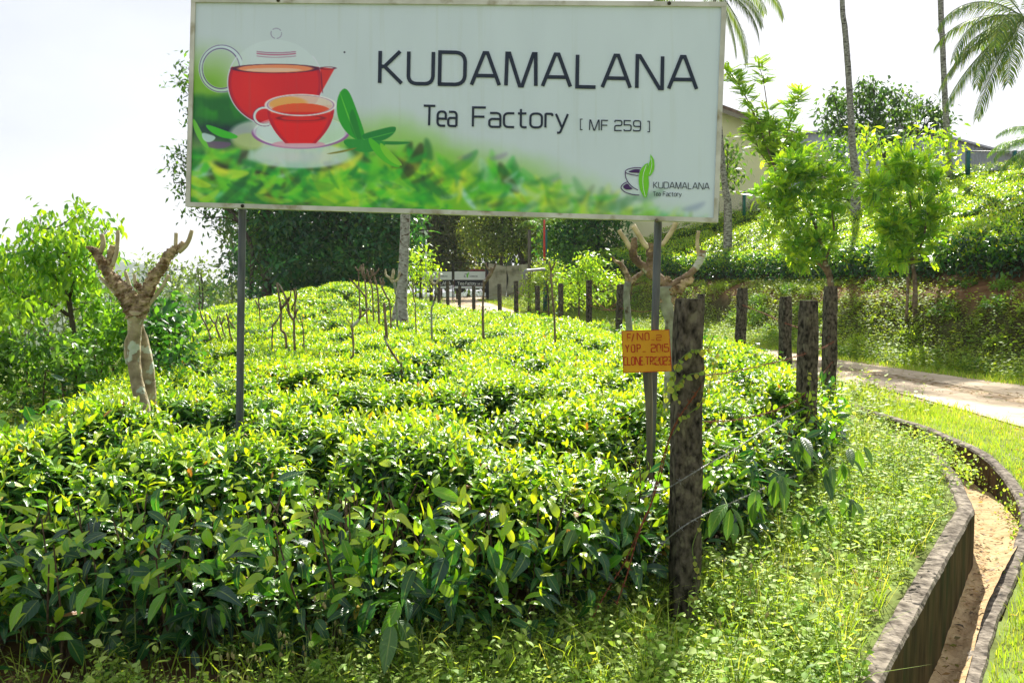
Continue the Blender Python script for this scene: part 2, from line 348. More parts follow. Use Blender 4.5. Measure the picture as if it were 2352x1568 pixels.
DR2 = [(p[0], p[1]) for p in DRp]
def H(x, y, drain=True):
    x = np.asarray(x, float); y = np.asarray(y, float)
    h = 0.85 * ss(33, 49, y) + 1.0 * np.exp(-(((x + 5.6) / np.where(x > -5.6, 2.1, 3.2)) ** 2 + ((y - 32) / 8) ** 2)) * ss(12, 24, y)
    dl = -sdist(x, y, LEFTL); dl = np.maximum(0, dl - .2); h = h - 13 * (1 - np.exp(-0.30 * dl / 13))
    h = h - ss(-1, -4, x) * .015 * np.minimum(3, np.maximum(0, -x - 1))
    back = ss(50, 80, y) * ss(-8, -16, x); h = h * (1 - back) - 12 * back
    d = sdist(x, y, BANK); 
    wob = 0.5 * (fbm(x * .5, y * .5, 5) - .5)
    dd = np.maximum(0, d + wob)
    hb = 1.60 * ss(0, 1.7, dd) + 0.33 * np.clip(dd - 1.7, 0, 11.5)
    far = 1 - ss(75, 130, y)
    h = h + hb * far * (1 - ss(60, 110, x)) - 12 * (1 - far)
    h = h + 0.05 * (fbm(x * .9, y * .9, 2) - .5) + ss(60, 200, y) * 3 * (fbm(x * .02, y * .02, 8) - .5)
    if drain:
        near = (y < 11.3) & (y > 2.2) & (x > 0.5) & (x < 6.5)
        if near.any():
            a = sdist(x, y, DLp[::-1]); b = sdist(x, y, [q for q in DR2[::-1]])
            zt = np.interp(y, [p[1] for p in DRp][::-1], [p[2] for p in DRp][::-1])
            w = 1 - ss(0.0, 1.7, b); hr = h * (1 - w) + (zt - .03) * w
            h = np.where(near & (b > 0), np.minimum(hr, h + .02), h)
            cut = near & (a > -0.075) & (b < 0.07)
            h = np.where(cut, -0.72, h)
    return h
def fd(x, y):
    d = np.abs(sdist(x, y, TEA + [TEA[0]])); return np.where(inside(x, y, TEA), d, -d)
def lines(segs):
    out = []
    for a, b, s in segs: out += list(np.arange(a, b - 1e-6, s))
    return np.array(out + [segs[-1][1]])
gx = lines([(-3000, -400, 400), (-400, -60, 34), (-60, -14, 2), (-14, -4, .4), (-4, .8, .16), (.8, 5.0, .05), (5.0, 14, .25), (14, 30, .5), (30, 60, 2), (60, 400, 34), (400, 3000, 400)])
gy = lines([(-60, -4, 8), (-4, 2.4, .4), (2.4, 11.5, .07), (11.5, 32, .25), (32, 60, .5), (60, 120, 3), (120, 500, 38), (500, 4000, 350)])
X, Y = np.meshgrid(gx, gy); Z = H(X, Y)
nx, ny = len(gx), len(gy)
idx = np.arange(nx * ny).reshape(ny, nx)
quads = np.stack([idx[:-1, :-1], idx[:-1, 1:], idx[1:, 1:], idx[1:, :-1]], -1).reshape(-1, 4)
f_in = inside(X, Y, TEA); db = sdist(X, Y, BANK); n1 = fbm(X * .8, Y * .8, 21); n2 = fbm(X * 2.5, Y * 2.5, 31)
gcol = np.tile(np.array([0.20, 0.27, 0.07]), (ny, nx, 1))
def setc(mask, c):
    k = np.clip(mask, 0, 1)[..., None]; global gcol; gcol = gcol * (1 - k) + np.array(c) * k
setc(f_in * 1.0, (0.075, 0.055, 0.03))
setc(ss(.42, .60, n2) * ((Y < 4.6) & (X < 1.2)), (0.22, 0.13, 0.065))
setc(ss(0.15, .7, db) * (1 - ss(2.6, 3.6, db)), (0.075, 0.075, 0.028))
setc(ss(1.0, 1.4, db) * (1 - ss(2.6, 3.0, db)), (0.20, 0.11, 0.05))
setc(ss(0.15, .7, db) * (1 - ss(2.0, 2.4, db)) * ss(.66, .71, n1), (0.26, 0.115, 0.045))
setc(ss(2.2, 3.5, db) * (Y < 62), (0.09, 0.065, 0.03))
rdd = np.abs(sdist(X, Y, ROADC)); setc((1 - ss(1.3, 1.9, rdd)) * .8, (0.36, 0.26, 0.15))
setc(ss(90, 200, Y), (0.06, 0.10, 0.04))
tag(Acc().add(np.stack([X, Y, Z], -1).reshape(-1, 3), quads, 0, gcol.reshape(-1, 3)).build('ground', M['ground']), kind='structure')

# road: two concrete wheel tracks with a gritty middle, laid 4-30 mm above the ground
def ribbon(acc, cl, a, b, dz, step=0.5, mi=0, wob=0.0, nacross=3, seed=1):
    P = crom(np.array(cl), 14); d = np.concatenate([[0], np.cumsum(np.linalg.norm(np.diff(P, axis=0), axis=1))])
    s = np.arange(0, d[-1], step); px = np.interp(s, d, P[:, 0]); py = np.interp(s, d, P[:, 1])
    tx, ty = np.gradient(px), np.gradient(py); L = np.hypot(tx, ty); nxr, nyr = ty / L, -tx / L
    wa = a + wob * (fbm(s * 1.3, s * 0 + seed, seed) - .5) * 2; wb = b + wob * (fbm(s * 1.3, s * 0 + seed + 9, seed) - .5) * 2
    rows = []
    for k in range(nacross):
        t = k / (nacross - 1); o = wa * (1 - t) + wb * t; xx, yy = px + nxr * o, py + nyr * o
        rows.append(np.stack([xx, yy, H(xx, yy, False) + dz], -1))
    V = np.stack(rows, 1).reshape(-1, 3); n = len(s)
    ii = np.arange(n * nacross).reshape(n, nacross)
    Fq = np.stack([ii[:-1, :-1], ii[:-1, 1:], ii[1:, 1:], ii[1:, :-1]], -1).reshape(-1, 4)
    acc.add(V, Fq, mi)
A = Acc(); ribbon(A, ROADC, -1.28, -0.22, .018, .25, 0, .07, 5, 1); ribbon(A, ROADC, 0.28, 1.28, .018, .25, 0, .05, 5, 2)
ribbon(A, ROADC, -.30, .34, .012, .25, 1, .02, 4, 3)
tag(A.build('road', [M['road'], mat('road_middle', (0.30, 0.20, 0.11), (0.50, 0.40, 0.28), 8, rough=1, bump=.8, c3=(.16, .17, .05), s3=3, t3=(.55, .7))], colors=False), kind='structure')

# ------------------------------------------------------------------ concrete drain
def wallstrip(acc, inner, outer_off, ztop, zbot, mi_side=0, mi_top=1, seed=0, sidesign=1, smooth_=False):
    Q_ = crom(np.array([(p[0], p[1], z_) for p, z_ in zip(inner, ztop)]), 6) if smooth_ else np.array([(p[0], p[1], z_) for p, z_ in zip(inner, ztop)]); P = Q_[:, :2]; zt = Q_[:, 2]
    d = np.concatenate([[0], np.cumsum(np.linalg.norm(np.diff(P, axis=0), axis=1))]); s = np.arange(0, d[-1], .05)
    px, py, z = np.interp(s, d, P[:, 0]), np.interp(s, d, P[:, 1]), np.interp(s, d, zt)
    tx, ty = np.gradient(px), np.gradient(py); k = np.ones(9) / 9
    pad = lambda a: np.convolve(np.pad(a, 4, mode='edge'), k, 'valid')
    tx, ty = pad(tx), pad(ty); L = np.hypot(tx, ty); nx_, ny_ = ty / L * sidesign, -tx / L * sidesign
    rg = np.random.default_rng(seed); r = lambda a: a * (fbm(s * 6, s * 0 + seed, seed, 4) - .5) * 2
    e1 = r(.014); e2 = .012 * (fbm(s * 9, s * 0 + 3 + seed, seed + 5) - .5); oo = outer_off + r(.012)
    zz = z + .012 * (fbm(s * 4, s * 0 + 7, seed + 2) - .5)
    e1 *= .5
    prof = [(px + nx_ * e2, py + ny_ * e2, np.full_like(s, zbot)), (px + nx_ * e2, py + ny_ * e2, zz - .02), (px + nx_ * (.012 + e1 * .4), py + ny_ * (.012 + e1 * .4), zz),
            (px + nx_ * (oo * .5), py + ny_ * (oo * .5), zz + .004), (px + nx_ * (oo - .01), py + ny_ * (oo - .01), zz), (px + nx_ * oo, py + ny_ * oo, zz - .02), (px + nx_ * oo, py + ny_ * oo, np.full_like(s, min(zbot, -.6)))]
    V = np.stack([np.stack(p, -1) for p in prof], 1).reshape(-1, 3); n = len(s); m = len(prof); ii = np.arange(n * m).reshape(n, m)
    for a in range(m - 1):
        Fq = np.stack([ii[:-1, a], ii[1:, a], ii[1:, a + 1], ii[:-1, a + 1]], -1)
        acc.add(V, Fq, mi_top if 1 <= a <= 4 else mi_side, smooth=False) if False else None
    Fs = np.concatenate([np.stack([ii[:-1, a], ii[1:, a], ii[1:, a + 1], ii[:-1, a + 1]], -1) for a in (0, 5)])
    Ft = np.concatenate([np.stack([ii[:-1, a], ii[1:, a], ii[1:, a + 1], ii[:-1, a + 1]], -1) for a in (1, 2, 3, 4)])
    acc.add(V, Fs, mi_side, smooth=False); acc.add(V, Ft, mi_top, smooth=False)
dr = empty('drainage_channel', (3.2, 6.2, 0), 'curving open concrete drain with dark mossy walls beside the grass verge', 'drain')
A = Acc(); wallstrip(A, DLp[::-1], .115, [.03] * len(DLp), -.8, seed=3, sidesign=-1); A.build('drain_wall', [M['drain'], M['coping']], dr, colors=False)
A = Acc(); wallstrip(A, DRp[::-1], .105, [p[2] for p in DRp[::-1]], -.8, seed=8, sidesign=1, smooth_=True); A.build('drain_wall', [M['drain'], M['coping']], dr, colors=False)
# sandy floor of the channel
Pl = crom(np.array(DLp[::-1]), 8); Pr = crom(np.array(DR2[::-1]), 8); tt = np.linspace(0, 1, 160)
def arcs(P): 
    d = np.concatenate([[0], np.cumsum(np.linalg.norm(np.diff(P, axis=0), axis=1))]); return np.stack([np.interp(tt * d[-1], d, P[:, 0]), np.interp(tt * d[-1], d, P[:, 1])], -1)
a_, b_ = arcs(Pl), arcs(Pr); V = []
for k in range(7):
    kq = -.12 + 1.36 * k / 6; q = a_ * (1 - kq) + b_ * kq; z = -.42 - .11 * ss(6.4, 4.6, q[:, 1]) + .05 * fbm(q[:, 0] * 5, q[:, 1] * 5, 4) + .04 * abs(k / 6 - .45) * 2 
    V.append(np.column_stack([q, z]))
DFL, DFR = a_, b_
V = np.stack(V, 1).reshape(-1, 3); ii = np.arange(160 * 7).reshape(160, 7)
Acc().add(V, np.stack([ii[:-1, :-1], ii[:-1, 1:], ii[1:, 1:], ii[1:, :-1]], -1).reshape(-1, 4)).build('drain_floor', M['sand'], dr, colors=False)

# ------------------------------------------------------------------ tea
YOUNG = [(0.42, 0.60, 0.018), (0.48, 0.62, 0.02), (0.32, 0.56, 0.018), (0.54, 0.64, 0.035)]
MID = [(0.14, 0.37, 0.018), (0.085, 0.29, 0.022), (0.22, 0.45, 0.02)]
OLD = [(0.014, 0.085, 0.030), (0.022, 0.115, 0.030), (0.010, 0.060, 0.032), (0.035, 0.15, 0.028)]
def shoots(acc, P, ht, T, K, size, young, rings=True, stem=True, lean=0.25, phase=0.0):
    """upright leafy shoots: P base points (n,3), ht (n,) heights"""
    n = len(P)
    if n == 0: return
    ax = np.stack([RNG.normal(0, lean, n), RNG.normal(0, lean, n), np.ones(n)], 1); ax /= np.linalg.norm(ax, axis=1, keepdims=True)
    ph = RNG.uniform(0, 6.28, n)
    for j in range(K):
        t = (j + .6) / K; top = j == K - 1
        az = ph + j * 2.4 + RNG.normal(0, .3, n); el = np.radians((8 + 52 * t ** 1.5) + RNG.normal(0, 16, n)) if not top else np.radians(RNG.uniform(60, 85, n))
        d = np.stack([np.cos(az) * np.cos(el), np.sin(az) * np.cos(el), np.sin(el)], 1)
        nn = np.tile([0, 0, 1.0], (n, 1)) + RNG.normal(0, .25, (n, 3)) + ax * .2
        pos = P + ax * (ht * t)[:, None]
        sz = size * (1.15 - .55 * t) * RNG.uniform(.7, 1.25, n) * (.75 if top else 1)
        y = np.clip(young + (t - .55) * 1.5 + RNG.normal(0, .2, n), 0, 1)[:, None]
        cy, cm_, co = palette(YOUNG, n), palette(MID, n), palette(OLD, n)
        c = np.where(y > .5, cm_ + (cy - cm_) * (y - .5) * 2, co + (cm_ - co) * y * 2)
        bad = RNG.random(n) < .012; c[bad] = palette([(.30, .13, .04), (.42, .22, .05), (.55, .45, .05)], bad.sum())
        scatter(acc, T, pos, d, nn, sz, c, 0, RNG.uniform(.8, 1.25, n))
    if stem:
        s = RNG.uniform(.0018, .0030, n); a3 = np.array([0, 2.1, 4.2]); ring = np.stack([np.cos(a3), np.sin(a3), 0 * a3], -1)
        lo = P - ax * (ht * .5)[:, None]; hi = P + ax * ht[:, None]
        V = np.concatenate([lo[:, None] + ring[None] * s[:, None, None], hi[:, None] + ring[None] * s[:, None, None] * .5], 1)
        Fc = np.array([[0, 1, 4, 3], [1, 2, 5, 4], [2, 0, 3, 5]])[None] + (np.arange(n) * 6)[:, None, None]
        acc.add(V.reshape(-1, 3), Fc.reshape(-1, 4), 1)
def canopy(x, y):
    d = fd(x, y); c = cells(x, y, .95); lowf = fbm(x * .25, y * .25, 44)
    h = .80 + .16 * (fbm(x * .6, y * .6, 12) - .5) - .36 * ss(.36, .62, c) * ss(.25, .5, lowf + .12) - .05 * ss(.2, .45, c)
    g_ = lambda cx, cy, r, a: a * np.exp(-((x - cx) ** 2 + (y - cy) ** 2) / (r * r)); h = h + g_(-1.5, 5.05, .38, -.22) + g_(.72, 4.7, .3, .10) + g_(-2.3, 5.3, .55, .14) + g_(-.95, 5.6, .3, -.15)
    fr_ = ss(6.5, 4.8, y); e = np.clip(d / (.40 + .95 * fr_), 0, 1); e = e * (1 - fr_) + fr_ * e * .62; h = h * (.35 + .17 * fr_ + (.65 - .05 * fr_) * np.sqrt(np.maximum(0, 1 - (1 - e) ** 2)))
    return h, c, d
def rnd(n, x0, x1, y0, y1): return RNG.uniform(x0, x1, n), RNG.uniform(y0, y1, n)
def view(x, y, m=1.2): return np.abs(x) < .66 * y + m
tea = Acc()
# a) near zone, full leaves
x, y = rnd(18500, -5.2, 2.8, 3.38, 8.4); h, c, d = canopy(x, y); k = (d > .02) & view(x, y, .6) & (RNG.random(len(x)) > ss(.42, .7, c) * .8); x, y, h = x[k], y[k], h[k]
P = np.stack([x, y, H(x, y, False) + h - .10], 1); shoots(tea, P, RNG.uniform(.10, .19, len(x)), LNEAR, 6, .088 * RNG.uniform(.8, 1.3, len(x)), .46 + .5 * (fbm(x * 1.2, y * 1.2, 50) - .5))
# under-storey of old leaves in the near bushes
x, y = rnd(15000, -5.2, 2.8, 3.38, 8.2); h, c, d = canopy(x, y); k = (d > .0) & view(x, y, .6); x, y, h = x[k], y[k], h[k]; n = len(x)
P = np.stack([x, y, H(x, y, False) + h - RNG.uniform(.08, .30, n)], 1); az = RNG.uniform(0, 6.28, n); el = np.radians(RNG.uniform(-35, 35, n))
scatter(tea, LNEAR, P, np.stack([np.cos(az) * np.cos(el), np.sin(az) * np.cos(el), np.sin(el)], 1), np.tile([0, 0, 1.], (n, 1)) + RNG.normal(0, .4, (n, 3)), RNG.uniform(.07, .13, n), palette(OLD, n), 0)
# b) middle
x, y = rnd(46000, -11, 4, 8.2, 17); h, c, d = canopy(x, y); k = (d > .02) & view(x, y, .6) & (RNG.random(len(x)) > ss(.42, .7, c) * .75); x, y, h = x[k], y[k], h[k]
P = np.stack([x, y, H(x, y, False) + h - .09], 1); shoots(tea, P, RNG.uniform(.08, .17, len(x)), LMID, 5, .092 * RNG.uniform(.8, 1.3, len(x)), .47 + .5 * (fbm(x * .8, y * .8, 50) - .5), stem=False)
# c) far
x, y = rnd(64000, -13, 4, 16.5, 42); h, c, d = canopy(x, y); k = (d > .02) & view(x, y, .6) & (RNG.random(len(x)) > ss(.5, .8, c) * .5); x, y, h = x[k], y[k], h[k]
P = np.stack([x, y, H(x, y, False) + h - .08], 1); shoots(tea, P, RNG.uniform(.08, .16, len(x)), LFAR, 4, .118 * RNG.uniform(.8, 1.3, len(x)), .50 + .45 * (fbm(x * .5, y * .5, 50) - .5), stem=False)
# d) leafy faces along the open edges of the field
def faces(acc, a, b, per_m, zlo, zhi, size, T, inn=.45, young=False):
    a = np.array(a, float); b = np.array(b, float); L = np.linalg.norm(b - a); n = int(per_m * L)
    if n < 1: return
    t = RNG.uniform(0, 1, n)[:, None]; q = a + (b - a) * t; nrm = np.array([(b - a)[1], -(b - a)[0]]) / L
    g = fbm(q[:, 0] * 1.4, q[:, 1] * 1.4, 71); inset = RNG.uniform(-.10, inn, n) + .22 * (g - .5); q = q - nrm * inset[:, None]
    zz = RNG.uniform(0, 1, n) ** .9; z = zlo + (zhi - zlo) * zz; z = np.where(RNG.random(n) < .35 * (1 - zz), z + .2, z)
    P_ = np.column_stack([q, H(q[:, 0], q[:, 1], False) + z]); az = np.arctan2(nrm[1], nrm[0]) + RNG.normal(0, .9, n); el = np.radians(RNG.uniform(-70, 40, n)) if not young else np.radians(RNG.uniform(0, 80, n))
    az = az + RNG.normal(0, .9, n)
    d_ = np.stack([np.cos(az) * np.cos(el), np.sin(az) * np.cos(el), np.sin(el)], 1)
    nn = np.column_stack([np.tile(nrm, (n, 1)) * .6, np.ones(n)]) + RNG.normal(0, .35, (n, 3))
    y_ = (RNG.random(n) < .10 + .35 * zz)[:, None]; c_ = np.where(y_, palette(MID, n), palette(OLD, n)) if not young else palette(YOUNG + MID, n)
    scatter(acc, T, P_, d_, nn, size * RNG.uniform(.6, 1.35, n), c_, 0, RNG.uniform(.85, 1.2, n))
for i in range(0, 8):
    faces(tea, TEA[i], TEA[i + 1], 260, .08, .60, .118, LNEAR, .6)
    faces(tea, TEA[i], TEA[i + 1], 300, .30, .62, .072, LNEAR, .8, True)
for i in range(8, 15): faces(tea, TEA[i], TEA[i + 1], 150, .2, .8, .11, LMID)
for i in range(16, len(TEA)): faces(tea, TEA[i], TEA[(i + 1) % len(TEA)], 160, .2, .8, .11, LMID)
# e) woody stems inside the front bushes
def stems(acc, a, b, per_m, hgt=.7):
    a = np.array(a, float); b = np.array(b, float); L = np.linalg.norm(b - a); nrm = np.array([(b - a)[1], -(b - a)[0]]) / L
    for _ in range(int(per_m * L)):
        q = a + (b - a) * RNG.random() - nrm * RNG.uniform(.15, .6); z0 = float(H(q[0], q[1], False))
        for _k in range(RNG.integers(3, 6)):
            az = RNG.uniform(0, 6.28); r_ = RNG.uniform(.08, .38); tip = np.array([q[0] + math.cos(az) * r_, q[1] + math.sin(az) * r_, z0 + hgt * RNG.uniform(.7, 1.0)])
            b0 = np.array([q[0], q[1], z0 - .02]); mid = b0 * .55 + tip * .45 + np.append(RNG.normal(0, .04, 2), -.04)
            Vt, Ft = tube([b0, mid, tip], [.009, .006, .003], 4, 3, .05, False, seed=int(RNG.integers(1e6))); acc.add(Vt, np.array(Ft), 2)
for i in range(0, 7): stems(tea, TEA[i], TEA[i + 1], 14)
# f) big drooping leaves that hang out of the nearest bushes
for u, v, Yd, n, s in ((170, 1345, 3.95, 6, .15), (75, 1400, 4.0, 4, .13), (300, 1385, 4.0, 4, .13), (415, 1392, 3.95, 6, .14), (500, 1270, 4.1, 3, .13), (920, 1420, 3.75, 4, .16), (800, 1220, 4.05, 4, .17), (1010, 1240, 4.1, 3, .13),
                      (640, 1390, 4.1, 4, .13), (560, 1180, 4.2, 4, .14), (350, 1235, 4.15, 5, .13), (35, 1260, 4.1, 4, .14), (1330, 1200, 4.15, 6, .14), (1250, 1310, 4.1, 4, .12), (690, 1100, 4.4, 4, .15), (1440, 1150, 4.2, 5, .13), (230, 1330, 4.0, 4, .12),
                      (1670, 1160, 4.35, 3, .15), (1790, 1090, 4.9, 5, .14), (1830, 1010, 5.6, 5, .15), (1940, 1060, 5.6, 4, .13), (1955, 1150, 5.3, 3, .13), (1890, 1160, 5.2, 5, .13), (1970, 1030, 6.0, 3, .13), (1740, 1130, 4.7, 4, .13), (1900, 1080, 5.6, 6, .13), (1850, 1190, 5.1, 4, .12)):
    Yd = Yd - (.28 if u < 1500 and v > 1150 else .1); s = s * 1.25
    p0 = W(u, v, Yd); az = RNG.uniform(-2.7, -.4, n); el = np.radians(RNG.uniform(-80, -25, n)); P_ = np.tile(p0, (n, 1)) + RNG.normal(0, .018, (n, 3))
    d_ = np.stack([np.cos(az) * np.cos(el), np.sin(az) * np.cos(el), np.sin(el)], 1); nn = np.column_stack([np.cos(az), np.sin(az), np.full(n, .8)]) + RNG.normal(0, .2, (n, 3))
    scatter(tea, LNEAR, P_, d_, nn, s * RNG.uniform(.75, 1.15, n), palette([(0.08, .20, .03), (.12, .26, .03), (.05, .13, .03)], n), 0)
    back = p0 + np.array([RNG.uniform(-.1, .1), .35, -.08]); Vt, Ft = tube([back, (back + p0) / 2 + [0, 0, .04], p0], [.005, .004, .0025], 4, 3, 0, False); tea.add(Vt, np.array(Ft), 1)
# g) shaded interior mass under the canopy
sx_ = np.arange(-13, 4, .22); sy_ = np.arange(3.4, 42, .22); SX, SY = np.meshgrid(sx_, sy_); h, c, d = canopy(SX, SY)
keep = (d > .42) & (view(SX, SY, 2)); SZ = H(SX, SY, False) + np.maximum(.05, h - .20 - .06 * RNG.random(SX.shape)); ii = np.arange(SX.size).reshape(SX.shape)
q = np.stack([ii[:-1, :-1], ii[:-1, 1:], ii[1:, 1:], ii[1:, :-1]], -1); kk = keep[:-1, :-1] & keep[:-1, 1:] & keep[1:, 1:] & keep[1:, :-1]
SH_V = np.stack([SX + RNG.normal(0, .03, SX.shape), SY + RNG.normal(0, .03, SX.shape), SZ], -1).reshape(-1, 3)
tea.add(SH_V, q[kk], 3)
# side curtain of the interior mass
tag(tea.build('tea_bushes', [M['tea'], M['stemg'], M['twig'], M['shell']]), 'dense field of clipped tea bushes with glossy yellow-green leaves under the billboard', 'tea bushes', kind='stuff')

# ------------------------------------------------------------------ tea on the bank slope at the right
hedge = Acc()
def slope_pts(n, x0, x1, y0, y1, dmin, dmax):
    x, y = rnd(n, x0, x1, y0, y1); d = sdist(x, y, BANK); k = (d > dmin) & (d < dmax) & (x < .66 * y + 3) & (x > .12 * y - 1); return x[k], y[k], d[k]
def hcan(x, y, d):
    c = cells(x, y, 1.0, 9); h = 1.0 + .2 * (fbm(x * .5, y * .5, 61) - .5) - .22 * ss(.42, .68, c) * ss(.3, .5, fbm(x * .3, y * .3, 63)); e = np.clip((d - 2.0) / .5, 0, 1)
    return h * (.45 + .55 * np.sqrt(np.maximum(0, 1 - (1 - e) ** 2))), c
x, y, d = slope_pts(105000, 3, 32, 12, 44, 2.0, 14.0); h, c = hcan(x, y, d); k = RNG.random(len(x)) > ss(.5, .8, c) * .5; x, y, h = x[k], y[k], h[k]
P = np.stack([x, y, H(x, y, False) + h - .08], 1); shoots(hedge, P, RNG.uniform(.09, .19, len(x)), LFAR, 4, .105 * RNG.uniform(.8, 1.3, len(x)), .62 + .35 * (fbm(x * .5, y * .5, 50) - .5), stem=False)
BOFF = []
Pb = crom(np.array(BANK[2:11]), 8)
for i in range(len(Pb) - 1):
    a, b = Pb[i], Pb[i + 1]; nr = np.array([(b - a)[1], -(b - a)[0]]); nr /= np.linalg.norm(nr)
    a2, b2 = a + nr * 2.05, b + nr * 2.05
    n0 = hedge.n; faces(hedge, b2, a2, 420, .12, 1.0, .13, LMID, inn=.5); faces(hedge, b2, a2, 200, .35, 1.05, .11, LMID, .5, True)
    if i % 1 == 0: stems(hedge, b2, a2, 1.5, .8)
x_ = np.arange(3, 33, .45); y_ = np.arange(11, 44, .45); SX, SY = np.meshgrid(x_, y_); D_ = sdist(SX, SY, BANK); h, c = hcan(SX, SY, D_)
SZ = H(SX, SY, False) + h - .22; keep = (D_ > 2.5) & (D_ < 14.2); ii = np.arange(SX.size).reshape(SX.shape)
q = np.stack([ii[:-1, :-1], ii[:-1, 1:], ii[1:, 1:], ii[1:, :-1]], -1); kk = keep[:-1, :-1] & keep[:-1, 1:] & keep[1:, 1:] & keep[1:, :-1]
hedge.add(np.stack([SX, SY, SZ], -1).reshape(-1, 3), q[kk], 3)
tag(hedge.build('tea_hedge', [M['teafar'], M['stemg'], M['twig'], M['shell']]), 'sunlit yellow-green tea bushes covering the slope above the road bank', 'tea bushes', kind='stuff')

# ------------------------------------------------------------------ grass and weeds
def tri_blades(acc, P, ht, w, col, lean=.35):
    n = len(P)
    if n == 0: return
    az = RNG.uniform(0, 6.28, n); s = np.stack([np.cos(az), np.sin(az), 0 * az], 1) * w[:, None]
    ld = RNG.normal(0, lean, (n, 3)); ld[:, 2] = 0
    mid = P + np.stack([0 * az, 0 * az, ht * .6], 1) + ld * ht[:, None] * .35; tip = P + np.stack([0 * az, 0 * az, ht], 1) * .9 + ld * ht[:, None]
    V = np.stack([P - s, P + s, mid + s * .7, mid - s * .7, tip], 1); f4 = np.array([[0, 1, 2, 3]])[None] + (np.arange(n) * 5)[:, None, None]
    f3 = np.array([[3, 2, 4]])[None] + (np.arange(n) * 5)[:, None, None]
    b = acc.n; C = np.repeat(col, 5, axis=0)
    acc.add(V.reshape(-1, 3), f4.reshape(-1, 4), 0, C); acc.n = b  # second face set shares the vertices
    Vk = acc.V.pop(); Ck = acc.C.pop(); Uk = acc.U.pop()
    acc.loops.append((f3.reshape(-1, 3) + b).ravel()); acc.sizes.append(np.full(n, 3)); acc.mi.append(np.zeros(n, int)); acc.sm.append(np.ones(n, bool))
    acc.V.append(Vk); acc.C.append(Ck); acc.U.append(Uk); acc.n = b + len(Vk)
GR = [(0.36, 0.55, 0.05), (0.46, 0.62, 0.07), (0.26, 0.48, 0.04), (0.56, 0.60, 0.14)]
def dchan(x, y):
    a = sdist(x, y, DLp[::-1]); b = sdist(x, y, DR2[::-1]); inz = (y < 11.2) & (y > 2.4) & (x > .5)
    return inz & (a > -.16) & (b < .13), a, b
grass = Acc()
x, y = rnd(90000, 1.2, 6.6, 3.0, 12); ch, a, b = dchan(x, y); rd = np.abs(sdist(x, y, ROADC)); k = ~ch & ((b > .08) | (y > 11.2)) & (rd > 1.25) & (x < .62 * y + .6) & (fd(x, y) < -.2) & (RNG.random(len(x)) < .35 + .8 * ss(1.2, 1.8, rd)); x, y = x[k], y[k]; n = len(x)
tri_blades(grass, np.stack([x, y, H(x, y) - .01], 1), RNG.uniform(.03, .10, n) * (1 + (RNG.random(n) < .06) * .9), RNG.uniform(.0018, .004, n), palette(GR, n))
x, y = rnd(150000, -5, 13, 11, 52); rd = np.abs(sdist(x, y, ROADC)); db_ = sdist(x, y, BANK); k = (rd > 1.22) & (db_ < .6) & (fd(x, y) < -.1) & (x > interp(y, [11, 16, 22, 30, 40, 50], [3.3, 3.2, 1.4, -.6, -4.4, -8])) & (x < .62 * y + 1); x, y = x[k], y[k]; n = len(x)
tri_blades(grass, np.stack([x, y, H(x, y, False) - .01], 1), RNG.uniform(.05, .15, n), RNG.uniform(.004, .008, n) * (1 + y / 40), palette(GR, n))
x, y = rnd(16000, 6.5, 12, 5, 18); rd = np.abs(sdist(x, y, ROADC)); k = (rd > 1.3) & (sdist(x, y, BANK) < .5); x, y = x[k], y[k]; n = len(x)
tri_blades(grass, np.stack([x, y, H(x, y, False) - .01], 1), RNG.uniform(.06, .16, n), RNG.uniform(.003, .006, n), palette(GR, n))
x, y = rnd(30000, -12, -2.8, 3.5, 14); dlf = sdist(x, y, LEFTL); k = (fd(x, y) < -.05) & (dlf > -5) & (x > -.66 * y - 1); x, y = x[k], y[k]; n = len(x)
tri_blades(grass, np.stack([x, y, H(x, y, False) - .01], 1), RNG.uniform(.08, .28, n), RNG.uniform(.003, .006, n), palette([(0.20, .26, .04), (.26, .30, .07), (.12, .2, .03)], n))
tag(grass.build('grass', [M['grass']]), 'short bright green grass on the verges between drain, road and bank', 'grass', kind='stuff')

WD = [(0.42, 0.60, 0.08), (0.50, 0.66, 0.14), (0.30, 0.52, 0.06), (0.58, 0.68, 0.26), (0.18, 0.36, 0.05)]
def weeds(acc, x, y, z0, ht, K, size, T, cols=WD, stem=True):
    n = len(x)
    if n == 0: return
    P0 = np.stack([x, y, z0], 1); ax = np.stack([RNG.normal(0, .25, n), RNG.normal(0, .25, n), np.ones(n)], 1); base = palette(cols, n, .1); wm_ = RNG.uniform(.6, 1.9, n); ph = RNG.uniform(0, 6.28, n)
    for j in range(K):
        t = (j + 1) / K; az = ph + j * 1.7 + RNG.normal(0, .3, n); el = np.radians(RNG.uniform(-15, 40, n))
        d = np.stack([np.cos(az) * np.cos(el), np.sin(az) * np.cos(el), np.sin(el)], 1)
        scatter(acc, T, P0 + ax * (ht * t)[:, None], d, np.tile([0, 0, 1.], (n, 1)) + RNG.normal(0, .35, (n, 3)), size * RNG.uniform(.6, 1.3, n) * (1.2 - .5 * t), np.clip(base * RNG.uniform(.7, 1.2, (n, 1)), 0, 1), 0, np.repeat(1, n) * wm_)
    if stem:
        s = .0015; a3 = np.array([0, 2.1, 4.2]); ring = np.stack([np.cos(a3), np.sin(a3), 0 * a3], -1) * s; hi = P0 + ax * ht[:, None]
        V = np.concatenate([P0[:, None] + ring[None], hi[:, None] + ring[None] * .6], 1); Fc = np.array([[0, 1, 4, 3], [1, 2, 5, 4], [2, 0, 3, 5]])[None] + (np.arange(n) * 6)[:, None, None]
        acc.add(V.reshape(-1, 3), Fc.reshape(-1, 4), 1)
wd = Acc()
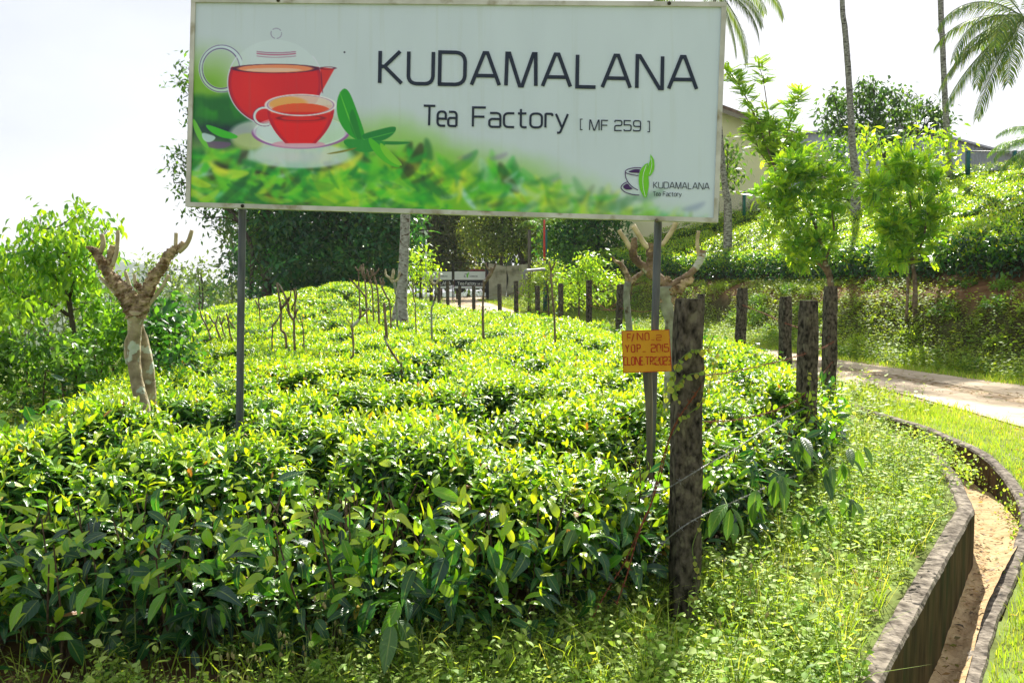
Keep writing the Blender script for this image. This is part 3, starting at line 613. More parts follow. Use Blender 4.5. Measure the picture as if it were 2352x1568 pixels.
# strip between the tea and the drain
x, y = rnd(36000, .6, 4.6, 2.9, 11.5); ch, a, b = dchan(x, y); k = ~ch & (a < -.14) & (fd(x, y) < .12) & (RNG.random(len(x)) < ss(.30, .52, fbm(x * 1.6, y * 1.6, 301)) * .8 + .12); x, y = x[k], y[k]; n = len(x)
weeds(wd, x, y, H(x, y) - .01, RNG.uniform(.05, .22, n) * (.35 + 1.5 * fbm(x * 2, y * 2, 90)) * (1 - .8 * (np.hypot(x - .78, y - 3.9) < .32)), 6, RNG.uniform(.016, .034, n) * (.7 + .9 * fbm(x * 1.1, y * 1.1, 303)), LMID)
k = (RNG.random(n) < .05 + .12 * (sdist(x, y, DLp[::-1]) > -.6) * (y > 6.5)) & (np.hypot(x - .78, y - 3.9) > .4); weeds(wd, x[k], y[k], H(x[k], y[k]), RNG.uniform(.20, .38, k.sum()), 9, RNG.uniform(.03, .055, k.sum()), LMID)
x2, y2 = rnd(12000, .6, 4.6, 2.9, 11.5); ch, a, b = dchan(x2, y2); k = ~ch & (a < -.14) & (fd(x2, y2) < .1); k = k & (RNG.random(len(k)) < .35); tri_blades(wd, np.stack([x2, y2, H(x2, y2)], 1)[k], RNG.uniform(.06, .22, k.sum()), RNG.uniform(.0015, .0035, k.sum()), palette(GR, k.sum()), .6)
# grass tufts, long-stalked herbs and dead leaves
def tufts(n, x0, x1, y0, y1, cond, hmin=.14, hmax=.36):
    x, y = rnd(n, x0, x1, y0, y1); k = cond(x, y); x, y = x[k], y[k]; m = np.repeat(np.arange(len(x)), 14); P_ = np.stack([x[m] + RNG.normal(0, .018, len(m)), y[m] + RNG.normal(0, .018, len(m)), H(x, y)[m] - .01], 1)
    tri_blades(wd, P_, RNG.uniform(hmin, hmax, len(m)), RNG.uniform(.0018, .0036, len(m)), palette([(.34, .52, .06), (.46, .60, .10), (.58, .58, .20), (.24, .42, .05)], len(m)), .55)
vg = lambda x, y: ~dchan(x, y)[0] & (sdist(x, y, DLp[::-1]) < -.16) & (fd(x, y) < .05) & (np.hypot(x - .78, y - 3.9) > .4)
tufts(420, .6, 4.6, 3.0, 11, vg); tufts(60, -2.7, .8, 3.4, 4.0, lambda x, y: fd(x, y) < -.05)
tufts(260, 2.2, 6, 4, 14, lambda x, y: ~dchan(x, y)[0] & (sdist(x, y, DR2[::-1]) > .15) & (np.abs(sdist(x, y, ROADC)) > 1.4), .08, .2)
x, y = rnd(900, .6, 4.6, 3.0, 11); k = vg(x, y); x, y = x[k], y[k]; n = len(x); weeds(wd, x, y, H(x, y), RNG.uniform(.25, .50, n), 12, RNG.uniform(.035, .065, n), LMID, [(.36, .58, .08), (.26, .48, .06), (.48, .62, .16)])
x, y = rnd(2600, -2.8, 5.6, 3.2, 12); k = ~dchan(x, y)[0] & (fd(x, y) < .1); x, y = x[k], y[k]; n = len(x); az = RNG.uniform(0, 6.28, n)
scatter(wd, LMID, np.stack([x, y, H(x, y) + RNG.uniform(.01, .07, n)], 1), np.stack([np.cos(az), np.sin(az), RNG.normal(0, .3, n)], 1), np.tile([0, 0, 1.], (n, 1)) + RNG.normal(0, .4, (n, 3)), RNG.uniform(.02, .06, n), palette([(.30, .17, .07), (.42, .27, .12), (.20, .11, .05), (.5, .4, .15)], n), 0)
x, y = rnd(2600, .6, 4.6, 3.2, 11); k = vg(x, y) & (fbm(x * 1.5, y * 1.5, 401) > .5); x, y = x[k], y[k]; n = len(x)
for j in range(3): scatter(wd, LFAR, np.stack([x, y, H(x, y) + RNG.uniform(.12, .24, n)], 1), sph(n) + [0, 0, .8], sph(n), RNG.uniform(.007, .014, n), palette([(.75, .72, .85), (.62, .58, .80), (.8, .8, .78)], n), 0, np.full(n, 2.0))
# foreground in front of the bushes
x, y = rnd(19000, -2.9, 1.4, 3.2, 4.75); bare = (fbm(x * 2.2, y * 2.2, 77) < .36) & (x < -.6); k = (fd(x, y) < .35) & ~bare; x, y = x[k], y[k]; n = len(x)
weeds(wd, x, y, H(x, y) - .01, RNG.uniform(.04, .16, n) * (1 - .7 * (np.hypot(x - .78, y - 3.9) < .35)), 6, RNG.uniform(.016, .036, n), LMID)
k = RNG.random(n) < .05; weeds(wd, x[k], y[k], H(x[k], y[k]), RNG.uniform(.15, .32, k.sum()), 7, RNG.uniform(.035, .06, k.sum()), LMID)
x2, y2 = rnd(1600, -2.9, 1.6, 3.2, 4.6); k = fd(x2, y2) < .2; tri_blades(wd, np.stack([x2, y2, H(x2, y2)], 1)[k], RNG.uniform(.08, .26, k.sum()), RNG.uniform(.0015, .004, k.sum()), palette(GR, k.sum()), .7)
# beyond the fence, beside the road
x, y = rnd(36000, -5, 7, 11, 46); rd = np.abs(sdist(x, y, ROADC)); k = (fd(x, y) < -.05) & (rd > 1.45) & (sdist(x, y, BANK) < .4) & (x > interp(y, [11, 16, 22, 30, 40, 50], [3.3, 3.2, 1.4, -.6, -4.4, -8])) & (x < interp(y, [11, 18.5, 24, 30, 36, 42, 50], [5.2, 4.8, 3.6, 2.0, -.4, -2.8, -4.6]) + .1 + 9 * (y > 20)); x, y = x[k], y[k]; n = len(x)
weeds(wd, x, y, H(x, y, False), RNG.uniform(.12, .48, n) * (.5 + fbm(x, y, 91)), 6, RNG.uniform(.05, .09, n), LFAR, [(0.34, .48, .06), (.42, .54, .10), (.26, .4, .05)])
# cut bank face: sparse on the red soil near the top, thick at the foot
x, y = rnd(210000, -1, 15, 6, 58); d = sdist(x, y, BANK); dn = d + .0; nn_ = fbm(x * .55, y * .55, 93); dens = np.where((d < 1.25) | (y > 25), 1.0, .30) * ss(.24, .44, nn_ + .12 * (d < .8)); dens = np.where((fbm(x * .8, y * .8, 21) > .68) & (d > .4), .03, dens)
k = (d > -.3) & (d < 2.3) & (RNG.random(len(x)) < dens) & (x < .62 * y + 2.5); x, y, d = x[k], y[k], d[k]; n = len(x)
weeds(wd, x, y, H(x, y, False), RNG.uniform(.08, .34, n) * (1.3 - .35 * np.clip(d, 0, 2)), 5, RNG.uniform(.05, .10, n), LFAR, [(0.26, .42, .05), (.36, .50, .06), (.16, .30, .04), (.44, .54, .10)], stem=False)
# clumps of growth that break up the bank face
Pq = crom(np.array(BANK[2:11]), 10)
for _ in range(150):
    i = RNG.integers(0, len(Pq) - 1); a, b = Pq[i], Pq[i + 1]; nr = np.array([(b - a)[1], -(b - a)[0]]); nr /= np.linalg.norm(nr); dd_ = RNG.uniform(-.1, 2.0); q = a + (b - a) * RNG.random() + nr * dd_; r = RNG.uniform(.15, .42) * (1 if dd_ < 1.2 else .7)
    n = int(260 * r / .3); o = sph(n); o[:, 2] = np.abs(o[:, 2]) * .9; P_ = np.array([q[0], q[1], float(H(q[0], q[1], False))]) + o * (r * RNG.uniform(.5, 1.05, n))[:, None]
    cs = [[(.30, .48, .05), (.42, .58, .08)], [(.14, .30, .04), (.2, .38, .05)], [(.08, .2, .035), (.13, .28, .04)]][RNG.integers(0, 3)]
    scatter(wd, LFAR, P_, o + RNG.normal(0, .6, (n, 3)) + [0, 0, -.3], np.tile([0, 0, 1.], (n, 1)) + RNG.normal(0, .4, (n, 3)), RNG.uniform(.05, .10, n), palette(cs, n), 0)
# left edge undergrowth
x, y = rnd(16000, -9.5, -2.6, 3.6, 16); k = (fd(x, y) < .0) & (sdist(x, y, LEFTL) > -4) & (x > -.66 * y - 1); x, y = x[k], y[k]; n = len(x)
weeds(wd, x, y, H(x, y, False), RNG.uniform(.15, .75, n) * (.4 + fbm(x * .7, y * .7, 95)), 8, RNG.uniform(.05, .09, n), LMID, [(0.22, .30, .05), (.14, .22, .04), (.3, .36, .07)])
# plants rooted along the drain walls
for Lw, z_, cnt, off in ((DLp, .03, 60, -.10), (DR2, -.1, 90, .06)):
    Pw = crom(np.array([p[:2] for p in Lw]), 8)
    for _ in range(cnt):
        i = RNG.integers(0, int(len(Pw) * (.75 if Lw is DR2 else .5))); q = Pw[i] + RNG.normal(0, .02, 2); zt_ = .03 if Lw is DLp else float(np.interp(q[1], [p[1] for p in DRp][::-1], [p[2] for p in DRp][::-1]))
        n = RNG.integers(6, 22); hang = RNG.uniform(0, .28, n) if Lw is DR2 else RNG.uniform(-.14, .03, n); sx = RNG.normal(0, .05, (n, 2))
        scatter(wd, LMID, np.column_stack([q + sx, zt_ + .01 - hang]), RNG.normal(0, .6, (n, 3)) + [0, -.2, -.3], np.tile([0, -.3, 1.], (n, 1)) + RNG.normal(0, .4, (n, 3)), RNG.uniform(.018, .042, n), palette(WD, n), 0, RNG.uniform(1.1, 1.7, n))
tag(wd.build('weeds', [M['weed'], M['stemg']]), 'tangle of low leafy weeds between the tea, the drain and the road bank', 'weeds', kind='stuff')

# ------------------------------------------------------------------ lettering as flat strokes
def rounded(pts, r, closed=False, skip=()):
    P = [np.array(p, float) for p in pts]; out = []; n = len(P)
    for i in range(n):
        if (not closed and i in (0, n - 1)) or i in skip: out.append(P[i]); continue
        a, b, c = P[i - 1], P[i], P[(i + 1) % n]; d1 = a - b; d2 = c - b; l1, l2 = np.linalg.norm(d1), np.linalg.norm(d2)
        rr = min(r, l1 * .48, l2 * .48); s, e = b + d1 / l1 * rr, b + d2 / l2 * rr
        for t in (0, .2, .4, .6, .8, 1): out.append((1 - t) ** 2 * s + 2 * t * (1 - t) * (b * .86 + (s + e) / 2 * .14) + t * t * e)
    return out
def stroke(pts, w, closed=False):
    P = np.array(pts, float)
    if closed: P = np.vstack([P, P[:1]])
    n = len(P); V = []
    for i in range(n):
        if i == 0 and not closed: t1 = t2 = P[1] - P[0]
        elif i == n - 1 and not closed: t1 = t2 = P[-1] - P[-2]
        else: t1 = P[i] - P[i - 1 if i > 0 else n - 2]; t2 = P[i + 1 if i < n - 1 else 1] - P[i]
        t1 = t1 / (np.linalg.norm(t1) + 1e-9); t2 = t2 / (np.linalg.norm(t2) + 1e-9); n1 = np.array([-t1[1], t1[0]]); n2 = np.array([-t2[1], t2[0]])
        m = n1 + n2; m /= np.linalg.norm(m) + 1e-9; k = min(1.6, 1 / max(.3, np.dot(m, n1))); V += [P[i] + m * k * w / 2, P[i] - m * k * w / 2]
    return np.array(V), [[2 * i, 2 * i + 1, 2 * i + 3, 2 * i + 2] for i in range(n - 1)]
def glyph(c):
    R = rounded; x = .72
    g = {'K': (.66, [[(0, 0), (0, 1)], [(0, .52), (.14, .52), (.60, 1)], [(.14, .52), (.66, 0)]]), 'U': (.74, [R([(0, 1), (0, 0), (.74, 0), (.74, 1)], .24)]),
         'D': (.76, [R([(0, 0), (0, 1), (.76, 1), (.76, 0), (-.05, 0)], .28, skip=(1,))]), 'A': (.84, [[(0, 0), (.37, 1), (.47, 1), (.84, 0)], [(.12, .29), (.72, .29)]]),
         'M': (.90, [[(0, 0), (.02, 1), (.09, 1), (.41, 0), (.49, 0), (.81, 1), (.88, 1), (.90, 0)]]), 'L': (.56, [[(0, 1), (0, 0), (.56, 0)]]),
         'N': (.76, [[(0, 0), (0, 1), (.08, 1), (.68, 0), (.76, 0), (.76, 1)]]), 'T': (.74, [[(0, 1), (.74, 1)], [(.37, 1), (.37, 0)]]),
         'F': (.60, [[(0, 0), (0, 1), (.60, 1)], [(0, .52), (.54, .52)]]), 'e': (.52, [R([(0, .36), (.52, .36), (.52, x), (0, x), (0, 0), (.50, 0)], .2, skip=(1,))]),
         'a': (.52, [R([(.03, x), (.52, x), (.52, 0)], .18), R([(.52, .41), (0, .41), (0, 0), (.52, 0)], .14)]), 'c': (.48, [R([(.48, x), (0, x), (0, 0), (.48, 0)], .2)]),
         't': (.42, [R([(.14, .95), (.14, 0), (.42, 0)], .18), [(0, x), (.40, x)]]), 'o': (.54, [('c', R([(0, 0), (0, x), (.54, x), (.54, 0)], .2, True))]),
         'r': (.32, [[(0, 0), (0, x)], R([(0, x - .12), (0, x), (.32, x), (.32, .60)], .12)]), 'y': (.56, [[(0, x), (.29, 0)], R([(.56, x), (.20, -.26), (.06, -.26)], .08)]),
         '[': (.16, [[(.16, 1.1), (0, 1.1), (0, -.1), (.16, -.1)]]), ']': (.16, [[(0, 1.1), (.16, 1.1), (.16, -.1), (0, -.1)]]), ' ': (.30, []),
         '2': (.62, [R([(0, .82), (0, 1), (.62, 1), (.62, .50), (0, .50), (0, 0), (.62, 0)], .16, skip=(5,))]), '5': (.62, [R([(.58, 1), (0, 1), (0, .58), (.62, .58), (.62, 0), (0, 0), (0, .14)], .16, skip=(1, 2))]),
         '9': (.62, [R([(.62, .44), (0, .44), (0, 1), (.62, 1), (.62, 0), (0, 0), (0, .12)], .18)]), '0': (.55, [('c', R([(0, 0), (0, 1), (.55, 1), (.55, 0)], .2, True))]),
         '1': (.12, [[(.06, 0), (.06, 1)]]), '3': (.5, [R([(0, 1), (.5, 1), (.5, .52), (.12, .52)], .16), R([(.12, .50), (.5, .50), (.5, 0), (0, 0)], .16)]), 'I': (.1, [[(.05, 0), (.05, 1)]]),
         'R': (.5, [R([(0, 0), (0, 1), (.5, 1), (.5, .5), (0, .5)], .16, skip=(1,)), [(.2, .5), (.52, 0)]]), 'P': (.5, [R([(0, 0), (0, 1), (.5, 1), (.5, .48), (0, .48)], .16, skip=(1,))]),
         'Y': (.55, [[(0, 1), (.27, .5), (.27, 0)], [(.55, 1), (.27, .5)]]), 'C': (.5, [R([(.5, 1), (0, 1), (0, 0), (.5, 0)], .2)]), 'E': (.46, [[(.46, 1), (0, 1), (0, 0), (.46, 0)], [(0, .52), (.4, .52)]]),
         'O': (.55, [('c', R([(0, 0), (0, 1), (.55, 1), (.55, 0)], .22, True))]), '/': (.4, [[(0, -.1), (.4, 1.05)]]), '_': (.4, [[(0, .05), (.4, .05)]]), '.': (.08, [[(.04, 0), (.04, .1)]])}
    return g[c]
class Plane:
    """flat panel whose points are found from survey pixels"""
    def __init__(s, p0, ex, ez=(0, 0, 1)):
        s.o = np.array(p0, float); s.ex = np.array(ex, float); s.ex /= np.linalg.norm(s.ex); ez = np.array(ez, float); n = np.cross(s.ex, ez); s.n = n / np.linalg.norm(n)
        if s.n[1] > 0: s.n = -s.n
    def at(s, u, v, off=0.0):
        d = ray(u, v); o = s.o + s.n * off; t = np.dot(o - EYE, s.n) / np.dot(d, s.n); return EYE + d * t
def text(acc, s, a, b, cap, wgt, plane, off, gap=.26, mi=0, cw=1.0):
    tot = sum(glyph(c)[0] * cw + gap for c in s) - gap; a = np.array(a, float); b = np.array(b, float); L = np.linalg.norm(b - a); ex = (b - a) / L; ey = np.array([ex[1], -ex[0]]); sx = L / tot / cap; x = 0; z = 0
    for c in s:
        gw, st = glyph(c)
        for q in st:
            cl = isinstance(q, tuple) and q[0] == 'c'; pts = q[1] if cl else q
            pts = [(x * sx + p[0] * cw * sx, p[1]) for p in pts]; V, Fq = stroke(pts, wgt, cl)
            P2 = a + np.outer(V[:, 0] * cap, ex) + np.outer(V[:, 1] * cap, ey); z += 1
            acc.add([plane.at(u, v, off + .00025 * (z % 4)) for u, v in P2], Fq, mi, smooth=False)
        x += gw * cw + gap
def poly(acc, pts, plane, off, mi=0, fn=None):
    pts = [fn(*p) if fn else p for p in pts]; acc.add([plane.at(u, v, off) for u, v in pts], [list(range(len(pts)))], mi, smooth=False)
def curve2(pts, n=10): return [tuple(p) for p in crom(np.array(pts, float), n)]
def flat(name, c, rough=.5, spec=.35): return mat(name, c, tuple(min(1, k * 1.06) for k in c), 3, rough=rough, spec=spec)
M['ink'] = flat('dark_lettering', (0.012, 0.022, 0.045)); M['purple'] = flat('logo_purple', (0.055, 0.018, 0.11)); M['lgreen'] = flat('logo_green', (0.16, 0.56, 0.02))
M['whitep'] = flat('white_panel', (0.74, 0.77, 0.80)); M['blackp'] = flat('black_panel', (0.012, 0.014, 0.022)); M['whitel'] = flat('white_lettering', (0.75, 0.76, 0.78)); M['black'] = flat('black_steel', (0.012, 0.012, 0.014))
def logo(acc, fn, plane, off, s=1.0):
    """cup outline with two leaves; coordinates of the close survey view, materials: 0 purple 1 green 2 pale vein"""
    def st(pts, w, mi=0, o=0.0):
        V, Fq = stroke(curve2(pts, 8), w); acc.add([plane.at(*fn(*p), off + o) for p in V], Fq, mi, smooth=False)
    poly(acc, curve2([(1222, 1075), (1245, 1110), (1250, 1160), (1240, 1200), (1212, 1228), (1203, 1195), (1210, 1150), (1220, 1115)], 5), plane, off + .0006, 1, fn)
    poly(acc, curve2([(1208, 1135), (1204, 1170), (1208, 1230), (1212, 1280), (1205, 1330), (1190, 1377), (1160, 1345), (1143, 1290), (1142, 1225), (1160, 1175), (1185, 1145)], 5), plane, off + .0008, 1, fn)
    st([(1194, 1150), (1172, 1220), (1172, 1300), (1186, 1370)], 3, 2, .0012); st([(1226, 1100), (1232, 1150), (1216, 1215)], 2.5, 2, .0012)
    st([(1160, 1170), (1110, 1170), (1065, 1180), (1047, 1198), (1070, 1212), (1120, 1222), (1140, 1222)], 5.5, 0, 0)
    poly(acc, curve2([(1150, 1180), (1110, 1180), (1082, 1190), (1070, 1198), (1100, 1204), (1145, 1205)], 4), plane, off + .0003, 0, fn)
    st([(1047, 1198), (1050, 1235), (1070, 1275), (1100, 1305), (1135, 1325)], 6, 0, .0005)
    st([(1060, 1268), (1030, 1285), (1018, 1310), (1045, 1338), (1095, 1355), (1145, 1360)], 6, 0, .0007)
    poly(acc, curve2([(1055, 1280), (1035, 1295), (1035, 1310), (1060, 1322), (1098, 1316), (1080, 1300), (1068, 1282)], 4), plane, off + .0009, 0, fn)

# ------------------------------------------------------------------ the billboard
BL, BR = W(430, 475, 5.30), W(1648, 512, 5.00)
PL = Plane(BL, BR - BL, (0, 0, 1.0))
TL, TR = PL.at(443, -2), PL.at(1668, 8)
bb = empty('billboard', (BL + BR) / 2 - [0, 0, (BL[2] + BR[2]) / 2], 'large white billboard with red teapot picture on two steel poles', 'billboard')
def ZA(x, y): return 401.9 + x * .32229, y * .32229          # first close view
def ZB(x, y): return 1091 + x * .32967, y * .32967           # second close view
# printed picture: one coloured grid
NS, NT = 900, 350
s_, t_ = np.meshgrid(np.linspace(0, 1, NS), np.linspace(0, 1, NT))
def bil(s, t): return (TL * (1 - s)[..., None] + TR * s[..., None]) * (1 - t)[..., None] + (BL * (1 - s)[..., None] + BR * s[..., None]) * t[..., None]
PP = bil(s_, t_) + PL.n * .012
uu, vv = proj(PP); ax_ = (uu - 401.9) / .32229; ay_ = vv / .32229
img = np.zeros(ax_.shape + (3,)) + np.array([168, 181, 189.]) + ((fbm(ax_ * .006, ay_ * .0015, 3) - .5) * 8)[..., None]
def over(m, c):
    global img; m = np.clip(m, 0, 1)[..., None]; img = img * (1 - m) + np.array(c, float) * m
def win(x0, y0, x1, y1):
    m = (ax_ > x0) & (ax_ < x1) & (ay_ > y0) & (ay_ < y1); r = np.where(m.any(1))[0]; c = np.where(m.any(0))[0]
    return (slice(r[0], r[-1] + 1), slice(c[0], c[-1] + 1)) if len(r) and len(c) else None
fadex = lambda a, b: 1 - ss(a, b, ax_)
nA = fbm(ax_ * .004, ay_ * .004, 101); nB = fbm(ax_ * .011, ay_ * .011, 111)
over(ss(230, 620, ay_ + 130 * (nA - .5)) * (1 - ss(250, 560, ax_)) * .9, (95, 150, 25))
over(ss(640, 720, ay_ + 60 * (nB - .5)) * (1 - ss(470, 640, ax_)) * .95, (15, 85, 35))
over(ss(840, 920, ay_ + 60 * (nB - .5)) * (1 - ss(480, 640, ax_)), (12, 35, 48))
over(np.exp(-(((ax_ - 300) / 190) ** 2 + ((ay_ - 790) / 75) ** 2)) * ss(.45, .65, nB) * .8, (40, 130, 30))
edge = np.interp(ax_, [0, 700, 1200, 1700, 2200, 2700, 3200, 3700, 4000], [980, 1080, 880, 930, 1090, 1230, 1420, 1560, 1640])
over(ss(-150, 120, ay_ - edge + 140 * (nA - .5)) * .85 * (1 - .55 * ss(2300, 3600, ax_)), (120, 170, 75))
over(ss(30, 300, ay_ - edge + 160 * (nB - .5)) * .9 * (1 - .6 * ss(1900, 3300, ax_)), (95, 160, 20))
over(ss(150, 420, ay_ - edge) * .5 * fadex(700, 1500), (20, 95, 30))
rg = np.random.default_rng(5)
def lens(cx, cy, L, w, ang, c, a, soft):
    r = L * 1.2; wn_ = win(cx - r, cy - r, cx + r, cy + r)
    if wn_ is None: return
    X_ = ax_[wn_] - cx; Y_ = ay_[wn_] - cy; p = X_ * math.cos(ang) + Y_ * math.sin(ang); q = -X_ * math.sin(ang) + Y_ * math.cos(ang)
    q = q + .25 * w * (p / L) ** 2 * 2; hw = w * np.sqrt(np.maximum(0, 1 - (p / L) ** 2)); m = np.clip((hw - np.abs(q)) / soft + .3, 0, 1) * (np.abs(p) < L) * a
    img[wn_] = img[wn_] * (1 - m[..., None]) + np.array(c, float) * m[..., None]
GC = [(30, 150, 45), (60, 170, 35), (135, 190, 30), (165, 195, 35), (20, 110, 40), (95, 180, 35), (20, 80, 40), (190, 200, 50)]
for k in range(620):
    cx = rg.uniform(60, 3700); e = np.interp(cx, [0, 700, 1200, 1700, 2200, 2700, 3200, 3700], [1040, 1180, 1080, 1100, 1190, 1290, 1450, 1590]); cy = e + abs(rg.normal(0, 1)) * 240
    if cy > 1640: cy = rg.uniform(e, 1640) if e < 1600 else 1610
    fade = 1 - .75 * min(1, max(0, (cx - 1500) / 2000)); c = GC[rg.integers(0, len(GC))]
    if cx < 900 and rg.random() < .6: c = GC[rg.choice([0, 1, 4, 6, 5])]
    if rg.random() < .10: c = (150, 190, 185)
    if rg.random() < .06: c = (35, 40, 25)
    L = rg.uniform(35, 150); lens(cx, cy, L, L * rg.uniform(.18, .34), rg.uniform(-.5, 1.1) if rg.random() < .6 else rg.uniform(-1.6, -.3), c, rg.uniform(.45, .9) * fade, rg.uniform(14, 40))
for cx, cy, L, c in ((2070, 640, 60, (95, 90, 130)), (2310, 640, 70, (110, 95, 140)), (2290, 980, 60, (35, 45, 35)), (2500, 1060, 60, (60, 120, 90)), (2720, 800, 45, (115, 120, 150)), (3160, 1460, 150, (70, 120, 80)), (3380, 1400, 120, (90, 130, 100)), (3700, 1480, 90, (105, 120, 150)), (2420, 1450, 24, (170, 60, 30))):
    lens(cx, cy + (480 if cy < 1100 else 0), L, L * .3, -.3, c, .55, 30)
def blur(im, n, times=2):
    for _ in range(times):
        for ax in (0, 1):
            p = np.concatenate([np.repeat(np.take(im, [0], ax), n, ax), im, np.repeat(np.take(im, [-1], ax), n, ax)], ax); c = np.cumsum(p, ax); c = np.concatenate([np.zeros_like(np.take(c, [0], ax)), c], ax)
            L_ = im.shape[ax]; im = (np.take(c, range(2 * n + 1, 2 * n + 1 + L_), ax) - np.take(c, range(0, L_), ax)) / (2 * n + 1)
    return im
img = blur(img, 2, 1)
for k in range(150):
    cx = rg.uniform(60, 1900); cy = rg.uniform(1230, 1620); c = GC[rg.integers(0, len(GC))]; L = rg.uniform(60, 150); lens(cx, cy, L, L * rg.uniform(.16, .30), rg.uniform(-.9, 1.2), c, rg.uniform(.3, .75) * (1 - .5 * cx / 1900), rg.uniform(8, 20))
img = blur(img, 1, 1)
def ell(cx, cy, rx, ry): return np.sqrt(((ax_ - cx) / rx) ** 2 + ((ay_ - cy) / ry) ** 2)
def ringm(cx, cy, rx, ry, w, s=6): r = ell(cx, cy, rx, ry); return np.clip((w / 2 - np.abs(r - 1) * min(rx, ry)) / s + .5, 0, 1)
aa = lambda d, s=6: np.clip(d / s + .5, 0, 1)
# flower-like pale petals and saucer glow
over(aa(1 - ell(900, 1110, 360, 90), .2) * .75, (170, 192, 198)); over(aa(1 - ell(560, 960, 170, 95), .25) * .7, (185, 190, 190)); over(aa(1 - ell(520, 1010, 110, 60), .3) * .6, (150, 170, 90))
lens(300, 1035, 100, 28, 0.05, (95, 70, 110), .8, 10); lens(330, 950, 120, 28, .35, (50, 160, 35), 1, 6); lens(175, 960, 120, 22, 1.1, (90, 170, 50), 1, 6); lens(235, 985, 50, 30, .3, (165, 190, 195), .9, 8)
# teapot
over(ringm(330, 490, 145, 155, 34) * (1 - aa(ax_ - 480)) * .75, (178, 194, 208))
for w_, dx in ((7, -12), (5, 12)): over(ringm(330 + dx * .2, 490, 145 + dx, 155 + dx, w_, 4) * (1 - aa(ax_ - 478)) * .85 * ss(.35, .55, fbm(ax_ * .01, ay_ * .01, 7) + .15), (60, 40, 95))
body = aa(1 - ell(713, 590, 335, 305), .02)
over(body * (1 - aa(478 - ay_, 6)) * 1.0, (184, 26, 36)); over(body * aa(478 - ay_) * .30, (185, 200, 205)); over(aa(ell(713, 590, 335, 305) - .93, .03) * body * aa(ay_ - 480), (160, 20, 45))
over(ringm(713, 590, 338, 308, 8, 4) * aa(ay_ - 400) * .8, (185, 190, 215)); over(ringm(713, 590, 330, 300, 4, 4) * aa(ay_ - 480) * .7, (70, 20, 60))
over(np.exp(-(((ax_ - 560) / 160) ** 2 + ((ay_ - 640) / 160) ** 2)) * body * aa(ay_ - 520) * .35, (215, 40, 30))
over(aa(1 - ell(716, 490, 290, 30), .08), (205, 120, 85)); over(aa(1 - ell(700, 500, 200, 14), .2) * .6, (215, 190, 180)); over(ringm(716, 490, 292, 31, 5, 3), (70, 25, 55))
sp = aa((ax_ - 1035) / 1.0, 8) * aa((1138 - (ay_ - 490) * .56) - ax_, 8) * aa(ay_ - (482 + (ax_ - 1040) * .08), 5) * aa(665 - ay_, 8); over(sp, (182, 38, 38))
over(ringm(1090, 487, 50, 9, 4, 3) * .9, (80, 20, 50)); lens(1045, 590, 80, 6, 1.5, (110, 20, 45), .9, 4)
for yy, w_ in ((368, 6), (382, 10), (400, 4)): over(aa(w_ / 2 - np.abs(ay_ - yy - 10 * (1 - ((ax_ - 722) / 145) ** 2)), 4) * aa(140 - np.abs(ax_ - 722), 8) * .9, (125, 60, 105) if w_ < 10 else (150, 75, 110))
over(ringm(722, 240, 38, 36, 5, 3) * (np.abs(np.sin(np.arctan2(ay_ - 240, ax_ - 722) * 1.5 + .6)) > .25) * .7, (95, 80, 125)); over(aa(7 - np.hypot(ax_ - 1208, ay_ - 374), 4), (35, 40, 60))
# saucer
over(aa(1 - ell(895, 945, 335, 112), .03) * .7, (176, 196, 203)); over(ringm(895, 945, 335, 112, 10, 4) * ss(900, 960, ay_) * .9, (125, 70, 140)); over(ringm(895, 935, 330, 108, 5, 4) * .5, (215, 220, 230))
over(aa(1 - ell(880, 1030, 190, 28), .1) * .7, (190, 120, 150)); over(np.exp(-(((ax_ - 880) / 300) ** 2 + ((ay_ - 1120) / 60) ** 2)) * .6, (185, 180, 195))
# cup
over(ringm(640, 830, 75, 62, 16, 5) * (1 - aa(ax_ - 672)) , (185, 195, 210)); over(ringm(640, 830, 84, 70, 5, 3) * (1 - aa(ax_ - 672)) * .8, (90, 40, 90))
hw = 240 - np.clip((ay_ - 760) / 260, 0, 1) ** 2.1 * 130; cup = aa(hw - np.abs(ax_ - 895), 6) * aa(ay_ - 750) * aa(1022 - ay_, 6)
over(cup, (200, 20, 25)); over(cup * aa(np.abs(ax_ - 895) - hw + 26, 20) * .7, (150, 15, 45)); over(aa(1 - ell(895, 750, 240, 72), .03) * .9, (192, 176, 165)); over(aa(1 - ell(800, 735, 140, 45), .3) * .8, (205, 140, 60))
over(aa(1 - ell(895, 795, 215, 58), .04), (198, 70, 40)); over(aa(1 - ell(900, 830, 225, 50), .05) * aa(ay_ - 800, 10) * .9, (185, 22, 25)); over(ringm(898, 843, 160, 20, 4, 3) * .7, (90, 15, 30))
over(ringm(895, 750, 242, 74, 9, 4) * .95, (205, 210, 222)); over(ringm(895, 750, 236, 70, 3, 3) * .7, (120, 60, 110))
# leaf sprig
lens(1235, 830, 195, 72, 1.22, (30, 135, 35), 1, 5); lens(1235, 830, 190, 5, 1.22, (90, 175, 50), .9, 4); lens(1280, 900, 120, 30, 1.3, (15, 95, 40), .6, 10)
lens(1460, 965, 125, 42, -.25, (18, 110, 45), 1, 5); lens(1465, 968, 120, 4, -.25, (80, 165, 60), .8, 4); lens(1540, 1020, 140, 13, .02, (25, 110, 45), 1, 5); lens(1350, 1040, 150, 46, .05, (30, 125, 45), 1, 6)
lens(1480, 1100, 150, 34, .75, (65, 160, 30), 1, 5); lens(1530, 1110, 110, 26, .8, (110, 175, 40), .9, 6); lens(1190, 1080, 110, 8, -.2, (110, 110, 40), 1, 5)
